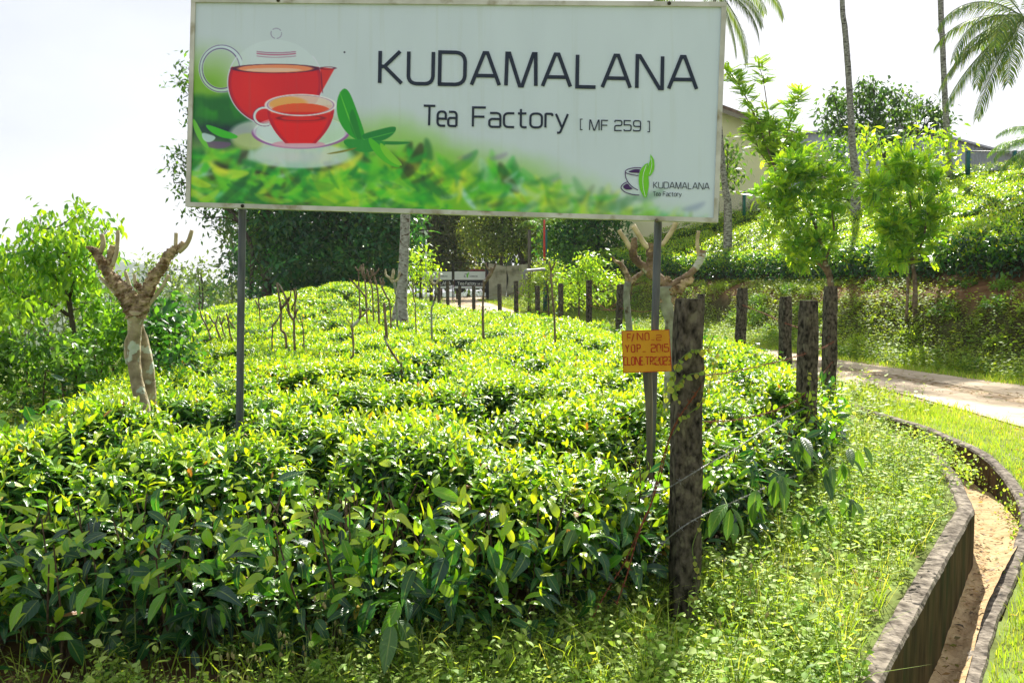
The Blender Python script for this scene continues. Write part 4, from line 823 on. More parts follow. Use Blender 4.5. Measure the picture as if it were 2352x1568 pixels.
# weather streaks and grime along the lower edge
over(ss(.55, .8, fbm(ax_ * .03, ay_ * .0012, 31)) * .10, (130, 140, 120)); over(ss(1540, 1600, ay_) * .12 * (ax_ > 0), (130, 130, 70))
gain_ = 0.66; pc = np.clip(lin(np.clip(img, 0, 255)) / gain_, 0, .86)
ii = np.arange(NS * NT).reshape(NT, NS); A = Acc(); A.add(PP.reshape(-1, 3), np.stack([ii[:-1, :-1], ii[1:, :-1], ii[1:, 1:], ii[:-1, 1:]], -1).reshape(-1, 4), 0, pc.reshape(-1, 3))
back = [BL - PL.n * .03, BR - PL.n * .03, TR - PL.n * .03, TL - PL.n * .03]; A.add(back, [[0, 1, 2, 3]], 1, (.5, .5, .5), smooth=False)
mp_, N_, L_ = newmat('printed_sheet'); o_ = N_.new('ShaderNodeOutputMaterial'); b_ = N_.new('ShaderNodeBsdfPrincipled'); a_ = N_.new('ShaderNodeAttribute'); a_.attribute_name = 'Col'
b_.inputs['Roughness'].default_value = .45; b_.inputs['Specular IOR Level'].default_value = .4; L_.new(a_.outputs['Color'], b_.inputs['Base Color']); L_.new(b_.outputs[0], o_.inputs[0])
A.build('picture_panel', [mp_, M['alu']], bb)
# frame bars
def bar(acc, p, q, w, th, out=0.0, mi=0):
    d = (q - p) / np.linalg.norm(q - p); up = np.cross(PL.n, d); c = []
    for e in (p, q):
        for a in (-w / 2, w / 2):
            for b in (-.035, th): c.append(e + up * a + PL.n * b)
    acc.add(c, [[0, 1, 3, 2], [4, 6, 7, 5], [0, 4, 5, 1], [2, 3, 7, 6], [0, 2, 6, 4], [1, 5, 7, 3]], mi, smooth=False)
A = Acc(); e1 = (BR - BL) / np.linalg.norm(BR - BL); w_ = .026
ev = (TL - BL) / np.linalg.norm(TL - BL)
bar(A, BL + ev * w_ / 2, BR + ev * w_ / 2, w_, .026); bar(A, TL - ev * w_ / 2, TR - ev * w_ / 2, w_, .026)
bar(A, BL + e1 * w_ / 2 + ev * w_, TL + e1 * w_ / 2 - ev * w_, w_, .024); bar(A, BR - e1 * w_ / 2 + ev * w_, TR - e1 * w_ / 2 - ev * w_, w_, .024)
A.build('frame', M['alu'], bb, colors=False)
def words(specs, pl, off, m, par):
    for name, t_, a, b, cap, w__, gap in specs:
        A = Acc(); text(A, t_, a, b, cap, w__, pl, off, gap); A.build(name, m, par, colors=False)
words([('company_lettering', 'KUDAMALANA', (872, 191), (1600, 205), 73.5, .115, .20), ('factory_lettering', 'Tea', (972, 288), (1048, 290), 45, .115, .16), ('factory_lettering', 'Factory', (1086, 291), (1304, 294), 44, .115, .17),
       ('number_lettering', '[', (1333, 296), (1338, 296), 20, .1, .26), ('number_lettering', 'MF', (1354, 299), (1396, 300), 23, .11, .22), ('number_lettering', '259', (1412, 300), (1471, 301), 23, .12, .22), ('number_lettering', ']', (1487, 301), (1492, 301), 20, .1, .26),
       ('logo_lettering', 'KUDAMALANA', (1501, 432), (1629, 435), 14, .11, .2), ('logo_lettering', 'Tea', (1500, 450), (1517, 450), 9.5, .12, .18), ('logo_lettering', 'Factory', (1523, 450.4), (1565, 451), 9.5, .12, .18)], PL, .0165, M['ink'], bb)
A = Acc(); logo(A, ZB, PL, .0165); A.build('logo', [M['purple'], M['lgreen'], M['whitep']], bb, colors=False)
for (u0, v0, u1, v1, uu0) in ((557, 483, 540.5, 1075, 566), (1512, 510, 1491, 1010, 1519)):
    p = PL.at(u0, v0 - 12, -.062); q = PL.at(u1, v1, -.062); t = PL.at(u0 + (u0 - u1) * .9, 6, -.062); q[2] -= .75 if u0 < 1000 else .9
    if q[2] > -.05: q[2] = -.05
    V_, F_ = tube([q, p, t], [.0225, .0225, .0225], 14, 3); A = Acc(); A.add(V_, F_, 0)
    A.build('pole', M['pipe'], bb, colors=False)
for u_, v_ in ((557, 473), (1508, 507), (639, 1), (1537, 8)):
    c_ = PL.at(u_, v_, .027); V_, F_ = tube([c_, c_ + PL.n * .010], [.011, .008], 10); A = Acc(); A.add(V_, F_, 0); A.build('bolt', M['post'], bb, colors=False)

# ------------------------------------------------------------------ small yellow board on a stake
Yb = 4.86; c4 = [W(1428, 762, Yb), W(1538, 758, Yb), W(1543, 853, Yb), W(1432, 856, Yb)]
PY = Plane(c4[0], c4[1] - c4[0], (0, 0, 1.)); yb = empty('field_sign', W(1490, 990, Yb) * [1, 1, 0], 'small yellow board with faded red hand lettering nailed to a wooden stake', 'sign')
M['yel'] = mat('yellow_board', (0.55, 0.25, 0.010), (0.68, 0.34, 0.015), 5, rough=.6, c3=(0.50, 0.24, 0.02), s3=12, t3=(.6, .75)); M['redp'] = mat('faded_red_paint', (0.36, 0.02, 0.008), (0.45, 0.05, 0.012), 30, rough=.7, c3=(.56, .24, .015), s3=14, t3=(.56, .62))
A = Acc(); q4 = [(1428, 760), (1537, 757), (1543, 852), (1432, 856)]; fr = [PY.at(u, v, 0) for u, v in q4]; bk = [p - PY.n * .008 for p in fr]
A.add(fr + bk, [[0, 3, 2, 1], [4, 5, 6, 7], [0, 1, 5, 4], [1, 2, 6, 5], [2, 3, 7, 6], [3, 0, 4, 7]], 0, smooth=False)
for a, b in zip(q4, q4[1:] + q4[:1]):
    V_, F_ = stroke([a, b], 1.6); A.add([PY.at(u + (1485 - u) * .008, v + (806 - v) * .008, .0006) for u, v in V_], F_, 1, smooth=False)
A.build('board', [M['yel'], M['redp']], yb, colors=False)
words([('lettering', 'F/', (1441, 784), (1456, 784), 17, .15, .14), ('lettering', 'NO', (1464, 782), (1491, 781), 17, .14, .3), ('lettering', '_', (1496, 781), (1503, 781), 12, .1, .2), ('lettering', '2', (1508, 781), (1519, 781), 12, .13, .2),
       ('lettering', 'YOP', (1437, 809), (1471, 808), 17, .15, .35), ('lettering', '_', (1476, 808), (1483, 808), 14, .12, .2), ('lettering', '2015', (1496, 808), (1536, 807), 17, .14, .22), ('lettering', 'CLONE.TRI2023', (1433, 838), (1541, 837), 18, .14, .18)], PY, .0016, M['redp'], yb)
A = Acc(); V_, F_ = tube([W(1494, 1060, Yb + .03) * [1, 1, 0] + [0, 0, -.05], W(1492, 985, Yb + .03), W(1486, 850, Yb + .03), W(1484, 775, Yb + .03)], [.016, .0185, .027, .026], 8, 3, .03); A.add(V_, F_, 0); A.build('stake', M['wood'], yb, colors=False)

# ------------------------------------------------------------------ barbed wire fence of concrete posts
fence = empty('barbed_wire_fence', (0.9, 4.4, 0), 'old fence of dark lichen-stained concrete posts with sagging rusty barbed wire', 'fence')
posts = [(1581, 686, 4.20, 62, .135), (1858, 690, 7.2, 38, .135), (1908, 657, 10.0, 27, .135), (1804, 681, 11.4, 24, .135), (1705.5, 661, 13.8, 20, .135), (1611, 675, 17.0, 16, .135), (1425, 653, 19.5, 14, .135), (1353, 643, 21.0, 13.5, .135), (1288, 651, 26.0, 10.5, .13),
         (1234, 656, 27.5, 10, .13), (1185, 645, 30, 9.5, .13), (1147, 652, 31.5, 9, .13), (1088, 656, 35, 8, .13), (1056, 657, 37, 7.6, .13), (1028, 646, 38.5, 7.3, .13), (1008, 645, 39.5, 7, .13), (991, 640, 41, 7, .13), (966, 638, 43, 7, .13)]
PT = []
for k, (u, v, Yp, wpx, wd_) in enumerate(posts):
    tp = W(u, v, Yp); gz = float(H(tp[0], tp[1], False)) - .12; hh = tp[2] - gz; rz = RNG.uniform(-.35, .35) if k else .12; A = Acc(); lx, ly = (RNG.uniform(-.03, .03), RNG.uniform(-.03, .03)) if k > 2 else (0, 0)
    if k < 6:
        ns = 14; hx = wpx / F * Yp / 2; V = []; rg = np.random.default_rng(k)
        for i in range(ns + 1):
            z = gz + hh * (i / ns); f = 1.06 - .08 * i / ns; b_ = .018
            pr = [(-hx + b_, -hx), (0, -hx - .001), (hx - b_, -hx), (hx, -hx + b_), (hx, 0), (hx, hx - b_), (hx - b_, hx), (0, hx), (-hx + b_, hx), (-hx, hx - b_), (-hx, 0), (-hx, -hx + b_)]
            if i == ns: f *= .90
            for (a, b) in pr:
                a, b = a * f + rg.normal(0, .0036), b * f + rg.normal(0, .0036); V.append([tp[0] + a * math.cos(rz) - b * math.sin(rz) + (-.012 * (1 - i / ns) if k == 1 else 0), tp[1] + a * math.sin(rz) + b * math.cos(rz), z - (.012 if i == ns - 1 else 0) * 0])
        Fc = [[i * 12 + j, i * 12 + (j + 1) % 12, (i + 1) * 12 + (j + 1) % 12, (i + 1) * 12 + j] for i in range(ns) for j in range(12)]
        A.add(V, Fc, 0, smooth=False); A.add(V[-12:] , [list(range(12))], 1, smooth=False)
    else:
        V_, F_ = bevel_box((tp[0], tp[1], gz + hh / 2), (wd_, wd_, hh), .015, rz); A.add(V_, F_, 0, smooth=False)
    A.V = [v_ + (np.array([tp[0], tp[1], tp[2]]) - v_)[:, 2:3] * np.array([[lx, ly, 0]]) for v_ in A.V]
    o = A.build('post', [M['post'], M['posttop']], fence, colors=False); PT.append((tp, gz))
    if k == 0: o['label'] = 'nearest thick concrete post with yellowish lichen, beside the yellow board'
def wirepath(acc, pts, mi, barb=.085, r=.0019):
    r = r * (1 + max(0, pts[0][1] - 5) * .08)
    P = crom(np.array(pts), 14); d = np.concatenate([[0], np.cumsum(np.linalg.norm(np.diff(P, axis=0), axis=1))]); s = np.arange(0, d[-1], .012 if d[-1] < 4 else .05)
    C = np.stack([np.interp(s, d, P[:, i]) for i in range(3)], 1); T = np.gradient(C, axis=0); T /= np.linalg.norm(T, axis=1, keepdims=True) + 1e-9
    U = np.cross(T, [0, .3, 1.]); U /= np.linalg.norm(U, axis=1, keepdims=True); B = np.cross(T, U)
    for ph in (0, math.pi):
        a = s * 2 * math.pi / .06 + ph; Q = C + U * (np.cos(a) * r * 1.1)[:, None] + B * (np.sin(a) * r * 1.1)[:, None]
        V_, F_ = tube(Q, r, 3, 0, 0, False); acc.add(V_, np.array(F_), mi)
    for sb in np.arange(barb / 2, d[-1], barb):
        i = min(len(s) - 1, int(np.searchsorted(s, sb))); 
        for q in range(4):
            dr_ = RNG.normal(size=3); dr_ -= T[i] * np.dot(dr_, T[i]) * .8; dr_ /= np.linalg.norm(dr_)
            V_, F_ = tube([C[i] + T[i] * RNG.uniform(-.006, .006), C[i] + dr_ * .021], [r * .9, r * .3], 3, 0, 0, False); acc.add(V_, np.array(F_), mi)
def wire(pix, m): 
    A = Acc(); wirepath(A, [W(u, v, y) for u, v, y in pix], 0); A.build('wire', m, fence, colors=False)
wire([(1612, 884, 4.11), (1575, 935, 4.10), (1545, 985, 4.10), (1520, 1060, 4.1), (1498, 1150, 4.05), (1475, 1200, 4.0), (1435, 1290, 3.9), (1395, 1355, 3.8), (1360, 1420, 3.7)], M['rust'])
wire([(1600, 905, 4.11), (1568, 945, 4.09), (1537, 1010, 4.09), (1515, 1100, 4.08), (1488, 1175, 4.05), (1462, 1240, 3.95), (1440, 1320, 3.85), (1415, 1390, 3.75)], M['rust'])
wire([(1470, 1145, 4.15), (1530, 1122, 4.12), (1612, 1074, 4.12), (1690, 1030, 4.9), (1760, 985, 5.6), (1850, 935, 7.05)], M['wire'])
wire([(1500, 1290, 4.0), (1530, 1240, 4.05), (1600, 1190, 4.1), (1690, 1150, 4.7), (1780, 1110, 5.4), (1860, 1080, 7.0)], M['wire'])
wire([(1615, 968, 4.12), (1700, 962, 5.2), (1790, 938, 6.3), (1850, 905, 7.08), (1880, 870, 8.5), (1912, 830, 9.9)], M['rust'])
wire([(1620, 862, 4.14), (1690, 852, 5.0), (1780, 832, 6.0), (1850, 812, 7.1), (1885, 800, 8.6), (1915, 785, 9.9)], M['rust'])
wire([(1350, 676, 20.9), (1375, 698, 20.4), (1400, 713, 20), (1425, 708, 19.4), (1470, 716, 19), (1500, 713, 18.6)], M['rust'])
wire([(1352, 700, 20.9), (1390, 712, 20.4), (1425, 690, 19.4)], M['rust'])
wire([(1705, 700, 13.7), (1760, 722, 12.6), (1804, 742, 11.3), (1860, 760, 10.4), (1905, 775, 9.9)], M['rust'])
for dz_ in (-.35, -.75):
    A = Acc()
    for (a, ga), (b, gb) in zip(PT[8:-1], PT[9:]):
        m_ = (a + b) / 2 + [0, 0, dz_ - .08]; V_, F_ = tube(crom([a + [0, 0, dz_], m_, b + [0, 0, dz_]], 4), .006, 3, 0, 0, False); A.add(V_, np.array(F_), 0)
    A.build('wire', M['rust'], fence, colors=False)
# creeper on the near post
A = Acc(); n = 0
for path in ([(1640, 770, 4.10), (1622, 800, 4.10), (1590, 805, 4.09), (1560, 830, 4.09), (1548, 870, 4.09), (1552, 910, 4.09)], [(1612, 790, 4.10), (1640, 830, 4.10), (1630, 880, 4.10), (1605, 930, 4.09), (1570, 960, 4.09), (1545, 1000, 4.09)], [(1655, 800, 4.14), (1620, 850, 4.10), (1580, 862, 4.09), (1553, 890, 4.09), (1560, 930, 4.09)],
             [(1545, 860, 4.10), (1530, 900, 4.4), (1535, 950, 4.5)], [(1620, 1180, 4.10), (1590, 1260, 4.09), (1610, 1330, 4.09), (1590, 1390, 4.09)], [(1855, 850, 6.95), (1862, 900, 6.95), (1868, 950, 6.95), (1860, 1000, 6.9)]):
    P = crom(np.array([W(*p) for p in path]), 8); V_, F_ = tube(P, .0022, 4, 0, .1); A.add(V_, F_, 1); m_ = RNG.random(len(P)) < .5; Q = P[m_]; n = len(Q)
    d_ = sph(n) + [0, -.5, -.6]; scatter(A, LMID, Q, d_, np.tile([0, -1., .5], (n, 1)) + RNG.normal(0, .3, (n, 3)), RNG.uniform(.018, .042, n), palette([(.30, .40, .07), (.2, .32, .05), (.45, .42, .08)], n), 0, RNG.uniform(1.5, 2.2, n))
A.build('creeper', [M['weed'], M['stemg']], fence)

# ------------------------------------------------------------------ pollarded shade trees
def zp(fn, pts, Yd, k):
    """pixel path with widths -> world path with radii"""
    P = []; R_ = []
    for p in pts:
        x, y, w_ = p[:3]; dy = p[3] if len(p) > 3 else 0; u, v = fn(x, y); P.append(W(u, v, Yd + dy)); R_.append(max(.002, w_ / k / F * (Yd + dy) / 2))
    return P, R_
def limbs(acc, fn, paths, Yd, k, mi, n=10, sub=5, noise=.04, lump=.08, seed=0):
    for i, pts in enumerate(paths):
        P, R_ = zp(fn, pts, Yd, k); V_, F_ = tube(P, R_, n + 8 * (noise > .05) * (n > 9), sub + 4 * (noise > .05) * (n > 9), noise, True, seed + i, lump); acc.add(V_, F_, mi, smooth=not (noise > .05 and n > 9))
def knots(par, fn, blobs, Yd, k, seed=0):
    rg = np.random.default_rng(seed)
    for x, y, w_ in blobs:
        u, v = fn(x, y); c = W(u, v, Yd - .01); r = w_ / k / F * Yd / 2 * .8; V = []; nn_, mm = 16, 11
        for i in range(mm + 1):
            th = math.pi * i / mm
            for j in range(nn_):
                ph = 2 * math.pi * j / nn_; rr = r * (.86 + rg.normal(0, .15)) * (1 if i % 2 else .92); V.append(c + rr * np.array([math.sin(th) * math.cos(ph), math.sin(th) * math.sin(ph), math.cos(th)]))
        Acc().add(V, [[i * nn_ + j, i * nn_ + (j + 1) % nn_, (i + 1) * nn_ + (j + 1) % nn_, (i + 1) * nn_ + j] for i in range(mm) for j in range(nn_)], 0, smooth=False).build('knuckle', M['gnarl'], par, colors=False)
Y1 = 5.9; b0 = W(*Z7(965, 1440), Y1); b0[2] = H(b0[0], b0[1])
pt = empty('pollarded_tree', b0, 'thick twin-trunked pollarded tree with gnarled knuckles and pale cut stubs, left of the billboard', 'tree')
base = lambda P: P
A = Acc(); limbs(A, Z7, [[(1010, 1900, 130), (990, 1600, 108), (970, 1440, 98), (938, 1300, 86), (915, 1150, 84), (915, 1000, 86), (922, 870, 100), (930, 790, 120)]], Y1, 2.967, 0, 16, 6, .012, .03); A.build('trunk', M['poll'], pt, colors=False)
A = Acc(); limbs(A, Z7, [[(1040, 1800, 120, .15), (1025, 1420, 90, .15), (1010, 1250, 90, .13), (1000, 1130, 82, .12), (985, 1020, 70, .12), (960, 930, 55, .1), (940, 860, 50, .06)], [(880, 1150, 40, .1), (868, 1090, 44, .1), (870, 1000, 40, .1), (890, 940, 30, .08)]], Y1, 2.967, 0, 12, 5, .02, .06); A.build('second_trunk', M['poll'], pt, colors=False)
for nm, paths in (('limb', [(915, 830, 130), (880, 730, 135), (830, 640, 125), (765, 565, 100), (705, 480, 84), (662, 400, 74), (628, 372, 52), (580, 350, 6)]),
                  ('limb', [(945, 830, 110), (985, 720, 110), (1015, 650, 100), (1050, 560, 100), (1105, 490, 92), (1150, 410, 84), (1200, 370, 66), (1240, 352, 40)]),
                  ('limb', [(735, 560, 60), (745, 480, 62), (755, 400, 52), (770, 345, 44)]), ('limb', [(1205, 375, 50), (1235, 345, 46), (1252, 322, 40)])):
    paths = [(a_[0], a_[1], a_[2] * .80) for a_ in paths]
    A = Acc(); limbs(A, Z7, [paths], Y1, 2.967, 0, 14, 7, .09, .13, seed=len(nm) + len(paths)); A.build(nm, M['gnarl'], pt, colors=False)
knots(pt, Z7, [(1040, 560, 100), (1070, 530, 90), (970, 650, 90), (940, 620, 70), (900, 690, 110), (960, 700, 90), (820, 610, 100), (790, 580, 80), (1115, 480, 80), (1130, 440, 70), (880, 640, 70), (1000, 610, 70), (640, 380, 70), (700, 470, 70), (1180, 370, 60), (935, 800, 110), (900, 775, 80), (965, 780, 80), (925, 850, 60)], Y1, 2.967, 4)
for p in ([(760, 480, 40), (790, 410, 30), (800, 320, 27), (803, 240, 25)], [(685, 390, 34), (703, 330, 33), (693, 268, 33)], [(830, 705, 30), (780, 660, 27), (720, 600, 24), (678, 555, 20)], [(1215, 385, 40), (1255, 355, 34), (1285, 310, 30), (1308, 240, 26)],
          [(1195, 360, 26), (1198, 310, 26), (1200, 258, 25)], [(885, 625, 24), (868, 570, 23), (852, 518, 21)], [(922, 625, 22), (918, 580, 22), (916, 538, 21)], [(1005, 755, 30), (1060, 690, 27), (1110, 620, 25), (1150, 545, 22)]):
    A = Acc(); limbs(A, Z7, [p], Y1, 2.967, 0, 9, 4, .02, .03, seed=int(p[0][0])); A.build('cut_stub', M['shoot'], pt, colors=False)
# the pair to the right, behind the yellow board
Y2 = 6.3; b0 = W(*Z6(1360, 1400), Y2); b0[2] = H(b0[0], b0[1])
pt = empty('pollarded_tree', b0, 'mossy pollarded tree with wide curved arms and pale stubs behind the near concrete post', 'tree')
A = Acc(); limbs(A, Z6, [[(1350, 1700, 90), (1355, 1300, 78), (1365, 1050, 76), (1360, 880, 74), (1345, 780, 80), (1330, 690, 92), (1325, 600, 105)]], Y2, 3.033, 0, 14, 6, .03, .08); A.build('trunk', M['lichen'], pt, colors=False)
for p in ([(1330, 620, 95), (1290, 560, 80), (1240, 510, 70), (1225, 430, 60), (1222, 360, 58), (1228, 300, 50)], [(1240, 530, 70), (1195, 480, 62), (1130, 430, 52), (1100, 370, 55), (1108, 310, 48), (1108, 262, 34)], [(1355, 610, 60), (1420, 565, 52), (1490, 520, 48), (1545, 460, 46), (1575, 400, 52), (1592, 350, 40)],
          [(1400, 640, 90), (1440, 590, 80), (1490, 560, 60), (1515, 530, 40)]):
    A = Acc(); limbs(A, Z6, [p], Y2, 3.033, 0, 12, 6, .06, .10, seed=int(p[0][0])); A.build('limb', M['smallbark'] if p[0][0] != 1400 else M['gnarl'], pt, colors=False)
knots(pt, Z6, [(1350, 640, 110), (1400, 620, 110), (1340, 560, 80), (1370, 700, 90), (1310, 700, 70), (1110, 370, 64), (1222, 350, 60), (1580, 390, 52)], Y2, 3.033, 8)
for p in ([(1085, 345, 34), (1055, 290, 32), (1020, 240, 31), (1003, 208, 30)], [(1215, 335, 42), (1175, 300, 38), (1140, 240, 36), (1100, 175, 36)], [(1300, 320, 30), (1350, 250, 34), (1385, 190, 36), (1412, 120, 36)], [(1565, 390, 28), (1550, 330, 27), (1550, 270, 26), (1558, 215, 26)], [(1150, 430, 14), (1148, 392, 14)]):
    A = Acc(); limbs(A, Z6, [p], Y2, 3.033, 0, 9, 4, .02, .03, seed=int(p[0][0])); A.build('cut_stub', M['shoot'], pt, colors=False)
Y3 = 10.5; b0 = W(*Z6(1080, 1000), Y3); b0[2] = H(b0[0], b0[1])
pt = empty('pollarded_tree', b0, 'slim pollarded tree with pale green lichen trunk just left of the right billboard pole', 'tree')
A = Acc(); limbs(A, Z6, [[(1085, 1150, 46), (1075, 900, 46), (1062, 760, 46), (1055, 650, 44), (1070, 570, 56)]], Y3, 3.033, 0, 10, 5, .03, .05); A.build('trunk', M['lichen'], pt, colors=False)
for p in ([(1075, 575, 44), (1050, 500, 36), (1010, 445, 34), (975, 425, 22), (955, 395, 14)], [(1080, 580, 50), (1120, 540, 36), (1165, 505, 28), (1200, 470, 22)]):
    A = Acc(); limbs(A, Z6, [p], Y3, 3.033, 0, 9, 5, .05, .1, seed=int(p[0][0])); A.build('limb', M['gnarl'], pt, colors=False)
A = Acc(); limbs(A, Z6, [[(1030, 490, 16), (1028, 415, 15)]], Y3, 3.033, 0, 7, 2, 0, 0); A.build('cut_stub', M['shoot'], pt, colors=False)
# small pollards dotted through the field: (survey view, depth, trunk path, branches, bark, label)
SP = [(Z5, 9.0, [(1385, 1330, 28), (1360, 1270, 26), (1300, 1180, 24), (1262, 1110, 24), (1255, 1060, 30)], [[(1268, 1085, 22), (1258, 950, 20), (1248, 805, 18)]], 'l', 'forked black and white stem with one long straight cut shoot rising from tea'),
      (Z5, 9.0, [(985, 1340, 24), (975, 1255, 28), (1005, 1210, 22), (1003, 1080, 24), (995, 975, 34)], [[(1000, 990, 22), (1045, 945, 22), (1060, 905, 18), (1062, 860, 14)], [(1058, 925, 12), (1100, 885, 11), (1130, 845, 9)], [(998, 975, 9), (996, 865, 8)], [(988, 970, 8), (950, 935, 6)]], 'd', 'crooked dark stem with three thin shoots standing alone in mid field'),
      (Z5, 11.5, [(482, 1160, 26), (470, 1050, 28), (437, 1010, 24), (440, 900, 24), (438, 850, 28)], [[(438, 860, 18), (425, 760, 14), (405, 650, 10)], [(440, 850, 16), (480, 800, 14), (500, 760, 12)], [(445, 850, 12), (500, 790, 10), (520, 700, 8)]], 'd', 'tall dark S-bent stem with upswept arms in the cluster right of the left pole'),
      (Z5, 11.5, [(545, 1130, 24), (542, 1000, 26), (540, 930, 28)], [[(535, 940, 20), (500, 880, 18), (490, 800, 16), (440, 690, 12), (412, 650, 9)], [(542, 930, 14), (570, 850, 12)], [(545, 900, 14), (550, 780, 12), (540, 690, 10)], [(500, 880, 10), (478, 850, 8)], [(520, 860, 12), (560, 760, 10), (552, 690, 8)]], 'd', 'most tangled many-armed stem of the cluster right of the left pole'),
      (Z5, 12.0, [(370, 1150, 16), (372, 1050, 17), (372, 980, 20)], [[(374, 985, 14), (410, 940, 12), (432, 890, 9)]], 'd', 'thin dark stem leaning right, nearest the left billboard pole'),
      (Z5, 12.5, [(612, 1010, 14), (580, 960, 13), (552, 905, 12)], [[(552, 910, 9), (558, 860, 7)]], 'd', 'short leaning twig-like stem at the right edge of the tangled cluster'),
      (Z5, 19.0, [(278, 970, 15), (272, 900, 15), (268, 835, 18)], [[(266, 838, 11), (235, 785, 9)], [(268, 830, 11), (262, 765, 8)]], 'd', 'small two-pronged stem on the crest below the dark tree'),
      (Z5, 18.0, [(1108, 810, 20), (1085, 740, 20), (1045, 690, 18)], [[(1045, 692, 15), (1010, 650, 12), (972, 615, 10)], [(1040, 685, 10), (1050, 635, 8)]], 'd', 'stem leaning steeply left near the crest, first left of the knuckled group'),
      (Z5, 22.0, [(1052, 690, 15), (1048, 620, 15), (1046, 560, 17)], [[(1045, 560, 10), (1018, 522, 8)], [(1048, 555, 10), (1060, 518, 8)], [(1052, 560, 10), (1085, 520, 8)]], 'd', 'slender straight stem with a small three-pronged crown at the field crest'),
      (Z5, 19.5, [(1107, 760, 18), (1102, 680, 18), (1095, 610, 20)], [[(1098, 620, 14), (1072, 570, 12), (1066, 508, 9)], [(1098, 610, 16), (1085, 560, 14), (1082, 500, 10)], [(1095, 600, 12), (1125, 560, 10)]], 'k', 'bunched knuckled stem with two short upright prongs, in the crest group'),
      (Z5, 20.0, [(1158, 760, 16), (1152, 690, 16), (1135, 620, 19)], [[(1135, 625, 14), (1120, 580, 12), (1110, 540, 9)], [(1138, 615, 12), (1150, 575, 9)]], 'k', 'curved slim stem between the two knuckled trees on the crest'),
      (Z5, 18.0, [(1203, 820, 20), (1198, 740, 20), (1190, 680, 18), (1168, 600, 22)], [[(1166, 600, 14), (1150, 570, 11), (1140, 535, 9)], [(1168, 595, 14), (1195, 560, 12), (1208, 535, 9)], [(1164, 590, 11), (1160, 540, 8)]], 'k', 'tall dark stem with a flat cupped crown of stubs on the crest'),
      (Z5, 16.5, [(1295, 850, 18), (1262, 750, 20), (1228, 680, 18)], [[(1228, 685, 13), (1214, 610, 10)], [(1230, 680, 13), (1240, 615, 9)], [(1232, 690, 9), (1252, 640, 7)]], 'l', 'thin white-spotted stem leaning left beside the tall palm trunk'),
      (Z5, 17.5, [(1345, 800, 22), (1335, 720, 22), (1326, 640, 30)], [[(1322, 648, 22), (1290, 610, 18), (1262, 590, 16), (1258, 540, 9)], [(1330, 640, 20), (1356, 620, 16), (1372, 560, 12)], [(1312, 620, 20), (1318, 570, 22), (1320, 540, 12)]], 'w', 'pale-stemmed antler-shaped pollard touching the left side of the tall palm trunk'),
      (Z5, 15.0, [(1492, 880, 12), (1482, 780, 13), (1472, 700, 18)], [[(1470, 700, 9), (1445, 660, 7), (1440, 620, 5)], [(1474, 695, 9), (1476, 640, 6)]], 'd', 'wiry dark stem just right of the tall palm trunk'),
      (Z5, 14.0, [(1618, 910, 20), (1632, 820, 22), (1655, 730, 24), (1648, 660, 30)], [[(1646, 665, 18), (1622, 640, 14), (1617, 585, 11)], [(1652, 660, 20), (1675, 620, 15), (1682, 575, 11)]], 'w', 'white-barked curving stem with a forked top in front of the gate lettering'),
      (Z5, 13.5, [(2022, 930, 26), (2022, 820, 26), (2026, 740, 26), (2030, 650, 34)], [[(2030, 650, 30), (2060, 610, 28), (2088, 570, 26), (2090, 530, 24)], [(2092, 560, 14), (2112, 530, 13), (2122, 495, 11)], [(2086, 560, 12), (2055, 530, 11), (2046, 492, 9)]], 'l', 'stout pollard bending right with Y-shaped pale tips at the right gate post'),
      (Z6, 12.0, [(555, 870, 20), (548, 760, 20), (538, 650, 18), (531, 560, 17), (528, 480, 20)], [[(527, 485, 12), (518, 426, 10)], [(532, 490, 13), (560, 433, 10)]], 'd', 'tall thin dark stem with a small V fork standing by the fence posts'),
      (Z4, 14.0, [(1322, 1060, 13), (1308, 980, 14), (1285, 930, 12)], [[(1288, 935, 10), (1262, 880, 8), (1245, 800, 6)], [(1306, 980, 9), (1335, 940, 7)], [(1290, 920, 7), (1292, 870, 5)]], 'd', 'leftmost of the thin stems at the left rim of the field'),
      (Z4, 14.0, [(1388, 1060, 15), (1360, 970, 16), (1350, 930, 16)], [[(1350, 935, 11), (1325, 905, 8), (1312, 880, 6)], [(1352, 930, 10), (1368, 885, 7)]], 'd', 'second thin stem from the left at the rim of the field, low and knobbly'),
      (Z4, 14.3, [(1418, 1060, 11), (1400, 980, 12), (1385, 930, 13)], [[(1385, 935, 9), (1378, 885, 6)], [(1390, 935, 8), (1402, 890, 6)]], 'd', 'thin straight stem between two others left of the billboard pole'),
      (Z4, 13.7, [(1464, 1090, 13), (1442, 990, 14), (1430, 910, 14)], [[(1430, 915, 10), (1420, 865, 7)], [(1436, 910, 9), (1465, 955, 8), (1478, 965, 6)], [(1432, 905, 8), (1440, 865, 5)]], 'd', 'stem with a drooping arm immediately left of the left billboard pole')]
